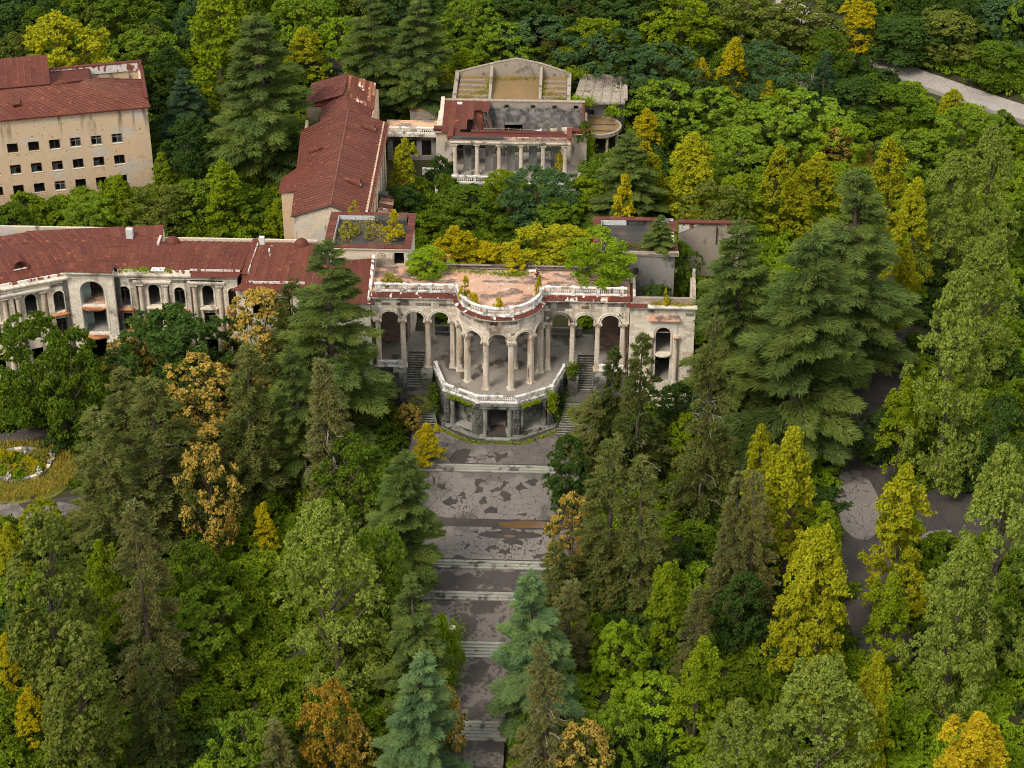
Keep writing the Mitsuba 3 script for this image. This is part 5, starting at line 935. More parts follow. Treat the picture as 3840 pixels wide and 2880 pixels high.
dg = thing('dog', 'white dog with dark face lying on the roof terrace beside the squatting person', 'dog'); MD = frame(4.05, 6.3, WT + .40, .05)
put('body', blob([((-.42, 0, .2), .15, (.0, .02, .22), .17), ((0, .02, .22), .17, (.34, 0, .24), .15), ((.34, 0, .26), .12, (.5, 0, .42), .085), ((.5, 0, .44), .085, (.56, -.02, .46), .08), ((.56, -.03, .44), .055, (.7, -.06, .4), .035),
    ((.38, -.1, .14), .07, (.62, -.14, .06), .045), ((.62, -.14, .06), .045, (.88, -.15, .04), .04), ((.36, .12, .14), .07, (.6, .14, .06), .045), ((.6, .14, .06), .045, (.84, .13, .04), .04),
    ((-.42, -.12, .2), .12, (-.2, -.2, .16), .08), ((-.2, -.2, .14), .06, (-.42, -.24, .05), .045), ((-.42, -.24, .05), .045, (-.18, -.27, .04), .04), ((-.4, .12, .2), .12, (-.2, .18, .14), .08), ((-.2, .18, .12), .06, (-.38, .22, .05), .045),
    ((-.55, 0, .16), .06, (-.8, -.12, .06), .04), ((-.8, -.12, .06), .04, (-.95, -.3, .05), .025)], .03), 'fur_white', dg, True, MD)
put('muzzle_patch', blob([((.57, -.04, .47), .075, (.64, -.055, .44), .06)], .03), 'fur_black', dg, True, MD)
for s in (-1, 1): put('ear', blob([((.5, s * .06, .51), .04, (.46, s * .1, .44), .025)], .02), 'fur_black' if s < 0 else 'fur_white', dg, True, MD)

# ---------------------------------------------------------------- overgrown fountain on the left
ft = thing('fountain_basin', 'round overgrown fountain with pale stone rim on the left lawn', 'fountain'); FC = np.array([-61.2, -18.4]); rng = R(90)
n = 26
for i in range(n):
    a0, a1 = 2 * np.pi * i / n, 2 * np.pi * (i + 1) / n - .012
    p = lambda r, a, z: (FC[0] + 1.12 * r * math.cos(a), FC[1] + r * math.sin(a), z)
    put('rim_stone', MB().hexa([p(3.7, a0, .2), p(3.7, a1, .2), p(3.3, a1, .2), p(3.3, a0, .2)], [p(3.75, a0, .66), p(3.75, a1, .66), p(3.25, a1, .62), p(3.25, a0, .62)]), 'limestone' if i % 3 == 1 else 'grey_plaster', ft)
mat('statue_stone', lambda p, n, uv: mix((.46, .43, .38), (.12, .115, .10), ramp(fbm(p.x * 3, p.y * 3, p.z * 3), .45, .65)), .85)
def statue(label, M, B):
    t = thing('statue', label, 'statue'); put('figure', blob(B, .05), 'statue_stone', t, True, M); put('base', MB().box(-.4, .4, -.35, .35, -.3, .05), 'statue_stone', t, M=M)
SIT = [((0, 0, .2), .2, (0, .05, .62), .19), ((0, .05, .68), .1, (0, .0, .98), .14), ((-.12, -.05, .2), .13, (-.15, -.42, .34), .1), ((.12, -.05, .2), .13, (.15, -.42, .34), .1), ((-.15, -.42, .34), .09, (-.14, -.4, .05), .07), ((.15, -.42, .34), .09, (.14, -.4, .05), .07), ((-.2, .05, .7), .08, (-.28, -.25, .45), .06), ((.2, .05, .7), .08, (.26, -.25, .48), .06)]
STD = [((0, 0, .95), .17, (0, 0, 1.35), .2), ((0, 0, 1.45), .1, (0, 0, 1.72), .14), ((-.1, 0, .9), .13, (-.11, 0, .1), .07), ((.1, 0, .9), .13, (.12, .05, .1), .07), ((-.22, 0, 1.4), .08, (-.3, .05, 1.0), .06), ((.22, 0, 1.4), .08, (.3, -.1, 1.7), .06)]
statue('small seated stone figure on the near rim of the fountain', frame(-61.5, -22.0, .75, .2), SIT); statue('small seated stone figure on the right rim of the fountain', frame(-58.0, -20.6, .75, .9), SIT); statue('standing stone figure in the middle of the overgrown fountain', frame(-60.4, -17.6, .6), STD); statue('dark crouching stone figure behind the right edge of the fountain', frame(-57.3, -16.9, .6, 1.8), SIT); statue('small seated stone figure on the left rim of the fountain, at the picture edge', frame(-64.6, -18.6, .75, -1.4), SIT)
# ---------------------------------------------------------------- foliage: one prototype of each kind, copied as instances
def unit(v): return v / (np.linalg.norm(v, axis=-1, keepdims=True) + 1e-9)
def leaf_mesh(P, N, Tn, L, W, uv, fold=.18):
    """folded four-cornered leaves at P with normal N and long axis Tn"""
    P, N, Tn = map(lambda a: np.asarray(a, float), (P, N, Tn)); n = len(P)
    N = unit(N); Tn = unit(Tn - N * (Tn * N).sum(1, keepdims=True)); B = np.cross(N, Tn); L = np.broadcast_to(L, (n,))[:, None]; W = np.broadcast_to(W, (n,))[:, None]
    v = np.stack([P - Tn * L * .5, P + B * W * .5 + N * W * fold, P + Tn * L * .5 - N * L * .12, P - B * W * .5 + N * W * fold], 1).reshape(-1, 3)
    i = np.arange(n)[:, None] * 4; f = np.concatenate([i + [0, 1, 2], i + [0, 2, 3]], 0); return v, f, np.repeat(uv, 4, 0)
def spike_mesh(P, D, L, W, uv, rng):
    """needle sprays: narrow triangles from P along D"""
    n = len(P); D = unit(D); S = unit(np.cross(D, unit(rng.randn(n, 3) * .6 + [0, 0, 1.0]))); L = np.broadcast_to(L, (n,))[:, None]; W = np.broadcast_to(W, (n,))[:, None]
    v = np.stack([P - S * W * .5, P + S * W * .5, P + D * L], 1).reshape(-1, 3); f = np.arange(3 * n).reshape(-1, 3); return v, f, np.repeat(uv, 3, 0)
def join(parts):
    vs, fs, us, o = [], [], [], 0
    for v, f, u in parts: vs.append(v); fs.append(f + o); us.append(u); o += len(v)
    return np.vstack(vs), np.vstack(fs), np.vstack(us)
def crown_ply(parts, m):
    v, f, u = join(parts); return mikit.ply((v, f), m, False, uv=u)

ENV = {'round': lambda t: np.sqrt(np.clip(1 - (2 * t - .9) ** 2 / 1.25, .02, 1)), 'cone': lambda t: np.clip(1.04 - t, .05, 1) ** .75 * np.clip(t * 5 + .45, 0, 1), 'egg': lambda t: np.clip(np.sin(np.pi * np.clip(t * .86 + .12, 0, 1)), .05, 1) ** .7 * (1.08 - .35 * t), 'column': lambda t: np.clip(np.sin(np.pi * np.clip(t * .9 + .07, 0, 1)), .04, 1) ** .45, 'pyramid': lambda t: np.clip(1.05 - t, .04, 1) ** .78 * np.clip(t * 3.2 + .55, 0, 1), 'mound': lambda t: np.sqrt(np.clip(1 - t * t, .02, 1))}
def broadleaf(h, r, base, env, nclump, nleaf, leaf, seed, flat=.8, rc=(.16, .27), up=.5, blossom=0.0, spires=0, twig=.02):
    """crown of leaf clumps in an uneven envelope, with limbs to the clumps. uv.x: leaf, uv.y: clump (above .5 = blossom)"""
    rng = R(seed); e = ENV[env]; C, RR = [], []; lob = rng.uniform(.66, 1.18, 9); ph = rng.uniform(0, 6.28)
    while len(C) < nclump:
        t = rng.rand() ** .9; a = rng.uniform(0, 2 * np.pi); rr = e(np.array(t)) * r * lob[int(((a + ph + t * 2.2) % 6.283) / 6.283 * 9) % 9]
        k = rng.uniform(.5, 1.0) ** .5 if rng.rand() > .14 else rng.uniform(.05, .6)
        s = rng.uniform(*rc) * r * (.75 + .4 * (1 - t)); q = max(rr - s * .55, 0) * k
        C.append([q * math.cos(a), q * math.sin(a), base + t * (h - base - s * .6)]); RR.append(s)
    for i in range(spires):
        a = 2 * np.pi * i / max(spires, 1) + rng.rand(); q = r * rng.uniform(.15, .5) if i else 0; top = h * rng.uniform(.82, .97) if i else h
        for j in range(5): C.append([q * math.cos(a), q * math.sin(a), top - .45 * r * (.1 + j * .33)]); RR.append(r * (.09 + .035 * j))
    C, RR = np.array(C), np.array(RR); nt = 13; tc = np.repeat(np.arange(len(C)), nt); td = unit(rng.randn(len(tc), 3)); o_ = unit(C[tc] * [1, 1, 0] + [0, 0, 1e-3]); td = unit(td + o_ * .55 + np.array([0, 0, up]))
    tp = C[tc] + td * (RR[tc] * rng.uniform(.62, 1.12, len(tc)))[:, None] * [1, 1, flat]; ts = RR[tc] * rng.uniform(.16, .34, len(tc)); w = ts ** 1.6; w /= w.sum()   # twig tufts on every clump
    ti = rng.choice(len(tc), nleaf, p=w); idx = tc[ti]; ld = unit(rng.randn(nleaf, 3)); d = unit(td[ti] * .8 + ld * .7); stray = rng.rand(nleaf) < .12
    P = tp[ti] + ld * (ts[ti] * rng.rand(nleaf) ** .4 * np.where(stray, 2.2, 1.0))[:, None] * [1, 1, .75]
    N = unit(d * .7 + rng.randn(nleaf, 3) * .7 + [0, 0, .4]); Tn = rng.randn(nleaf, 3) + d * .6 - np.array([0, 0, .35])
    clump = rng.rand(len(C)); bl = np.zeros(len(C), bool)
    if blossom: bl = (rng.rand(len(C)) < blossom * (.45 + (C[:, 2] - base) / (h - base)))
    tv = rng.rand(len(tc)); cv = .55 * clump[idx] + .45 * tv[ti]; uy = np.where(bl[idx] & (d[:, 2] > -.05) & (tv[ti] < .85), .55 + .45 * cv, .45 * cv); ux = rng.rand(nleaf)
    L = leaf * rng.uniform(.55, 1.5, nleaf); parts = [leaf_mesh(P, N, Tn, L, L * .62, np.stack([ux, uy], 1))]
    tr = MB(); lean = rng.randn(2) * r * .04; th = h * (.86 if env in ('cone', 'column', 'pyramid') else .62); z = np.linspace(-.6, th, 7); tr.tube(np.stack([lean[0] * z / h, lean[1] * z / h, z], 1), np.linspace(1, .18, 7) * (.014 * h + .05), 7)
    for i in rng.choice(len(C), min(16, len(C)), replace=False):
        z0 = max(base * .7, C[i, 2] - np.linalg.norm(C[i, :2]) * rng.uniform(.7, 1.1) - .1 * h); z0 = min(z0, th * .95); a = np.array([0, 0, z0]); b = C[i]; mid = (a + b) / 2 + [0, 0, -.06 * r]; tr.tube([a, mid, b], [.0075 * h + .02, .005 * h + .015, .015], 5)
    return parts, tr
def cedar(h, r, seed, step=1.4, per=(5, 8), dens=74, droop=.30, thin=.15, length=.62):
    """tiers of flat drooping boughs, each a fan of needle sprays"""
    rng = R(seed); parts = []; tr = MB(); z = np.linspace(-.6, h * .98, 8); tr.tube(np.stack([z * 0, z * 0, z], 1), np.linspace(1, .06, 8) * (.017 * h + .06), 8); zz = h * .05
    while zz < h * .97:
        t = zz / h
        for k in range(rng.randint(*per)):
            L = (r * (1 - t) ** .82 * rng.uniform(.72, 1.12) + .35) * (.62 + 1.9 * t if t < .2 else 1); a = rng.uniform(0, 2 * np.pi); n = int(dens * L * (.55 + .16 * L)); s = rng.uniform(.12, 1, n) ** .72
            lat = rng.uniform(-1, 1, n) * (.34 * L * np.clip(1.12 - s, 0, 1) ** .8 * np.clip(s * 3, 0, 1) + .06); rise = rng.uniform(.02, .2) + .35 * t
            zc = zz + L * (rise * s - droop * s ** 2.2) - np.abs(lat) * .28 + rng.randn(n) * .07; c, sn = math.cos(a), math.sin(a); x, y = s * L, lat
            P = np.stack([c * x - sn * y, sn * x + c * y, zc], 1); ang = a + np.sign(lat) * rng.uniform(.15, 1.0, n); D = np.stack([np.cos(ang), np.sin(ang), rng.uniform(-.55, .12, n) + .3 * t], 1)
            parts.append(spike_mesh(P, D, length * rng.uniform(.6, 1.3, n), thin * rng.uniform(.8, 1.5, n), np.stack([.45 * rng.rand(n) + .55 * s ** 2.2, np.full(n, rng.rand() * .8)], 1), rng))
            if L > 1.2: tr.tube([[0, 0, zz], [c * L * .5, sn * L * .5, zz + L * (rise * .5 - droop * .22)], [c * L * .92, sn * L * .92, zz + L * (rise * .92 - droop * .83)]], [.035 + .008 * L, .02 + .005 * L, .012], 4)
        zz += step * rng.uniform(.8, 1.2) * (1 - .35 * t)
    n = 60; P = np.c_[rng.randn(n, 2) * .12, h * rng.uniform(.93, 1.0, n)]; parts.append(spike_mesh(P, np.c_[rng.randn(n, 2) * .5, rng.uniform(.2, 1.2, n)], .55, .12, rng.rand(n, 2), rng)); return parts, tr
def spruce(h, r, seed, n=15000, tuft=.30, dead=.3, pw=.72, open_=.0):
    """dense cone of short tufted boughs, grey dead twigs low down"""
    rng = R(seed); parts = []; tr = MB(); z = np.linspace(-.6, h * .97, 8); tr.tube(np.stack([z * 0, z * 0, z], 1), np.linspace(1, .06, 8) * (.014 * h + .05), 7); nb = int(h * 8.5); tb = rng.rand(nb) ** 1.25 * .93 + .05 + dead * .12; tb = tb[tb < .98]; nb = len(tb)
    ab = rng.uniform(0, 2 * np.pi, nb); lob = rng.uniform(.66, 1.16, 7); Lb = r * (1.02 - tb) ** pw * rng.uniform(.68, 1.1, nb) * lob[(ab / 6.2832 * 7).astype(int) % 7] + .18; w = (Lb + .25) ** 1.3; idx = rng.choice(nb, n, p=w / w.sum()); s = rng.uniform(.25, 1.0, n) ** .55; rad = (.09 + .16 * Lb[idx] * (1.15 - s)) ; o = unit(rng.randn(n, 3)) * rad[:, None] * [1, 1, .75]
    up = .18; x = s * Lb[idx]; P = np.stack([np.cos(ab[idx]) * x, np.sin(ab[idx]) * x, tb[idx] * h + x * (up - .28 * s) + .12 * x * np.sin(ab[idx] * 5)], 1) + o
    D = np.stack([np.cos(ab[idx]), np.sin(ab[idx]), np.full(n, .25)], 1) + unit(o) * .9 + rng.randn(n, 3) * .35; br = rng.rand(nb); parts.append(spike_mesh(P, D, tuft * rng.uniform(.7, 1.5, n), tuft * .55 * rng.uniform(.7, 1.3, n), np.stack([rng.rand(n), br[idx]], 1), rng)); tw = MB()
    for i in range(int(130 * dead)):
        t = rng.rand() * .55 + .05; a = rng.uniform(0, 2 * np.pi); L = r * (1 - t) ** .7 * rng.uniform(.5, 1.02); c, sn = math.cos(a), math.sin(a); p0 = np.array([c * L * .3, sn * L * .3, t * h]); p1 = np.array([c * L * .7, sn * L * .7, t * h + L * .08]); p2 = np.array([c * L, sn * L, t * h - L * .05 + rng.randn() * .2]); tw.tube([p0, p1, p2], [.045, .03, .012], 3)
        for q in range(3): e = p1 + (p2 - p1) * rng.rand(); tw.tube([e, e + np.r_[rng.randn(2) * .4, rng.randn() * .25]], [.02, .008], 3)
    return parts, tr, tw
def fol(name, c0, c1, c2, blossom=None, rough=.55, trans=.35, var=.45):
    def fn(p, n, uv):
        k = dr.minimum(uv.y * 2.0, 1.0); c = mix(mix(c0, c1, uv.x), c2, smoothstep(.55, 1.0, k) * .55); g = noise(p.x * .11, p.y * .11, p.z * .05 + 7) * .6 + noise(p.x * .5, p.y * .5, p.z * .5) * .4; c = c * (1 - var * .5 + var * g) * (1.6 if 'spruce' in name or 'cypress' in name else 1.4)
        if blossom is not None: c = mix(c, mix(blossom[0], blossom[1], uv.x) * (.95 + .4 * noise(p.x * 2.2, p.y * 2.2, p.z * 2.2)), dr.select(uv.y > .5, 1.0, 0.0))
        return c
    scene[name] = {'type': 'principledthin', 'base_color': proc(fn), 'roughness': rough, 'diff_trans': trans * 2, 'spec_trans': 0.0, 'eta': 1.3}
    return name
fol('leaf_cedar', (.036, .064, .016), (.110, .158, .044), (.140, .180, .036)); fol('leaf_cedar_blue', (.042, .086, .038), (.125, .205, .084), (.15, .21, .066)); fol('leaf_cedar_dark', (.020, .052, .032), (.055, .105, .058), (.07, .11, .045))
fol('leaf_olive_spruce', (.058, .078, .020), (.115, .138, .038), (.125, .125, .036)); fol('leaf_brown_spruce', (.080, .092, .030), (.155, .168, .062), (.14, .125, .042)); fol('leaf_dark_cypress', (.036, .060, .015), (.075, .098, .025), (.085, .09, .025))
fol('leaf_tulip', (.165, .190, .010), (.350, .345, .018), (.40, .34, .018), var=.4); fol('leaf_tulip_green', (.105, .165, .008), (.205, .260, .014), (.27, .27, .012)); fol('leaf_gold', (.24, .22, .008), (.42, .36, .012), (.44, .30, .01))
fol('leaf_poplar', (.105, .150, .024), (.225, .280, .052), (.28, .30, .038), var=.35); fol('leaf_poplar_deep', (.072, .098, .018), (.150, .180, .034), (.18, .19, .028))
fol('leaf_green', (.045, .085, .008), (.110, .170, .018), (.16, .20, .015)); fol('leaf_deep', (.026, .055, .012), (.064, .110, .024), (.08, .115, .018)); fol('leaf_locust', (.080, .140, .012), (.175, .255, .026), (.25, .30, .022)); fol('leaf_teal', (.036, .078, .030), (.080, .140, .052), (.09, .14, .036))
fol('leaf_lime', (.110, .190, .010), (.220, .310, .020), (.30, .33, .015)); fol('leaf_blossom', (.040, .070, .012), (.085, .115, .02), (.12, .12, .02), ((.36, .25, .035), (.60, .46, .13))); fol('leaf_rust', (.08, .085, .012), (.17, .15, .02), (.22, .14, .02), ((.30, .18, .02), (.42, .28, .045))); fol('leaf_orange', (.26, .22, .010), (.46, .36, .018), (.5, .28, .015))
fol('leaf_dry', (.22, .12, .04), (.36, .22, .09), (.3, .14, .05)); fol('leaf_undergrowth', (.060, .105, .008), (.165, .230, .016), (.30, .31, .012), var=.9); fol('leaf_palm', (.10, .14, .03), (.20, .22, .05), (.25, .2, .03)); fol('weed', (.16, .17, .03), (.30, .26, .05), (.34, .22, .03))
mat('bark', lambda p, n, uv: mix((.055, .042, .032), (.12, .10, .08), noise(p.x * 4, p.y * 4, p.z * 1.1)), .9); mat('bark_pale', lambda p, n, uv: mix((.22, .20, .17), (.12, .105, .09), noise(p.x * 4, p.y * 4, p.z * 2)), .9); mat('dead_twig', (.30, .27, .23), .9); mat('bare_wood', (.52, .48, .42), .9)
PROTO = {}
def proto(kind, parts, trunk, m, bark='bark', twigs=None, h=1, r=1): PROTO[kind] = dict(parts=parts, trunk=trunk, bark=bark, twigs=twigs, h=h, r=r, m=m, groups={})
def group_of(kind, m):
    p = PROTO[kind]
    if m not in p['groups']:
        if 'ply' not in p: p['ply'] = crown_ply(p['parts'], m); p['tply'] = mikit.ply(p['trunk'].out(), p['bark'], True); p['wply'] = mikit.ply(p['twigs'].out(), 'dead_twig') if p['twigs'] and p['twigs'].v else None
        g = {'crown': 'kind_%s_%s' % (kind, m)}; scene[g['crown']] = {'type': 'shapegroup', 'crown': {**p['ply'], 'bsdf': {'type': 'ref', 'id': m}}}
        for n_, q in (('trunk', 'tply'), ('twigs', 'wply')):
            if p[q]:
                k = 'kind_%s_%s' % (kind, n_); g[n_] = k
                if k not in scene: scene[k] = {'type': 'shapegroup', n_: p[q]}
        p['groups'][m] = g
    return p['groups'][m]
def plant(key, kind, m, x, y, z, h, r, rot=0.0, parts=True):
    p = PROTO[kind]; g = group_of(kind, m); tl = R(int(abs(x * 91 + y * 57)) % 9999); sq = tl.uniform(.88, 1.13); sh = np.eye(4); sh[:2, 2] = tl.randn(2) * .028 * min(1, h / 6); M = frame(x, y, z, 0) @ sh @ frame(0, 0, 0, rot) @ np.diag([r / p['r'] * sq, r / p['r'] / sq, h / p['h'], 1.0])
    for n_, gid in g.items():
        if n_ == 'crown' or parts: scene[key + '__' + n_] = {'type': 'instance', 'group': {'type': 'ref', 'id': gid}, 'to_world': T(M.tolist())}
for i in range(3):
    proto('cedar%d' % i, *cedar(28, 7.5, 100 + i), 'leaf_cedar', h=28, r=7.5); p_, t_, w_ = spruce(24, 4.4, 110 + i, 24000, tuft=.36, dead=.5 - .35 * i); proto('spruce%d' % i, p_, t_, 'leaf_olive_spruce', twigs=w_, h=24, r=4.4)
    proto('tulip%d' % i, *broadleaf(19, 5, 1.2, 'pyramid', 150, 21000, .33, 120 + i, spires=5, rc=(.11, .19), flat=1.0, up=.8), 'leaf_tulip', h=19, r=5); proto('poplar%d' % i, *broadleaf(23, 6.5, 1.2, 'egg', 185, 28000, .31, 130 + i, rc=(.10, .19), flat=1.0, spires=4, up=.7), 'leaf_poplar', 'bark', h=23, r=6.5)
    proto('broad%d' % i, *broadleaf(12, 5, .8, 'round', 120, 18500, .31, 140 + i, rc=(.12, .23), up=.7), 'leaf_green', h=12, r=5); proto('blossom%d' % i, *broadleaf(13, 4.8, 1.2, 'round', 120, 19000, .30, 150 + i, rc=(.14, .23), blossom=.95, up=.7), 'leaf_blossom', h=13, r=4.8)
    proto('locust%d' % i, *broadleaf(11, 5.2, .4, 'round', 150, 16500, .32, 160 + i, flat=.85, rc=(.09, .17), up=.8), 'leaf_locust', h=11, r=5.2); proto('sapling%d' % i, *broadleaf(3.2, 1.1, .25, 'cone', 26, 1300, .24, 170 + i, rc=(.2, .34)), 'leaf_gold', h=3.2, r=1.1)
    proto('shrub%d' % i, *broadleaf(2.6, 2.6, .0, 'mound', 30, 1900, .36, 180 + i, rc=(.2, .36), flat=.75, up=.8), 'leaf_undergrowth', h=2.6, r=2.6)
p_, t_, w_ = spruce(15, 1.5, 119, 9000, tuft=.3, dead=.05, pw=.45); proto('cypress', p_, t_, 'leaf_dark_cypress', h=15, r=1.5)
proto('columnar', *broadleaf(22, 3.6, 1.0, 'column', 120, 16500, .40, 190, rc=(.2, .32), flat=1.1, up=.6), 'leaf_poplar_deep', 'bark', h=22, r=3.6)
def palm_proto():
    rng = R(7); parts = []; tr = MB(); tr.tube([(0, 0, -.3), (.05, 0, 1.2), (0, .05, 2.4)], [.16, .14, .15], 7)
    for k in range(34):
        a, e = rng.uniform(0, 6.283), rng.uniform(-.5, 1.1); n = 14; d = np.array([math.cos(a) * math.cos(e), math.sin(a) * math.cos(e), math.sin(e)]); c = np.array([0, 0, 2.5]) + d * .75; sd = np.cross(d, [0, 0, 1]); sd /= np.linalg.norm(sd); up = np.cross(sd, d); f = np.linspace(-1.35, 1.35, n); D = d * np.cos(f)[:, None] + sd * np.sin(f)[:, None] - np.array([0, 0, .25]); parts.append(spike_mesh(np.repeat(c[None], n, 0), D, .8, .10, np.stack([rng.rand(n), np.full(n, rng.rand() * .5)], 1), rng)); tr.tube([[0, 0, 2.4], c], .02, 3)
    return parts, tr
proto('palm', *palm_proto(), 'leaf_palm', h=3.4, r=1.5)
def bare_proto():
    rng = R(9); tr = MB()
    def grow(p, d, L, r, n):
        q = p + d * L; tr.tube([p, (p + q) / 2 + rng.randn(3) * L * .05, q], [r, r * .8, r * .62], 4)
        if n:
            for _ in range(rng.randint(2, 4)): grow(p + d * L * rng.uniform(.55, 1), unit(d + rng.randn(3) * .55 + [0, 0, .15]), L * rng.uniform(.55, .8), r * .6, n - 1)
    grow(np.array([0, 0, -.3]), np.array([0.03, 0, 1.0]), 3.2, .24, 5); return tr
proto('bare', [spike_mesh(np.zeros((2, 3)) + [0, 0, 3], np.ones((2, 3)), .1, .02, np.zeros((2, 2)), R(1))], bare_proto(), 'leaf_dry', 'bare_wood', h=8, r=3)
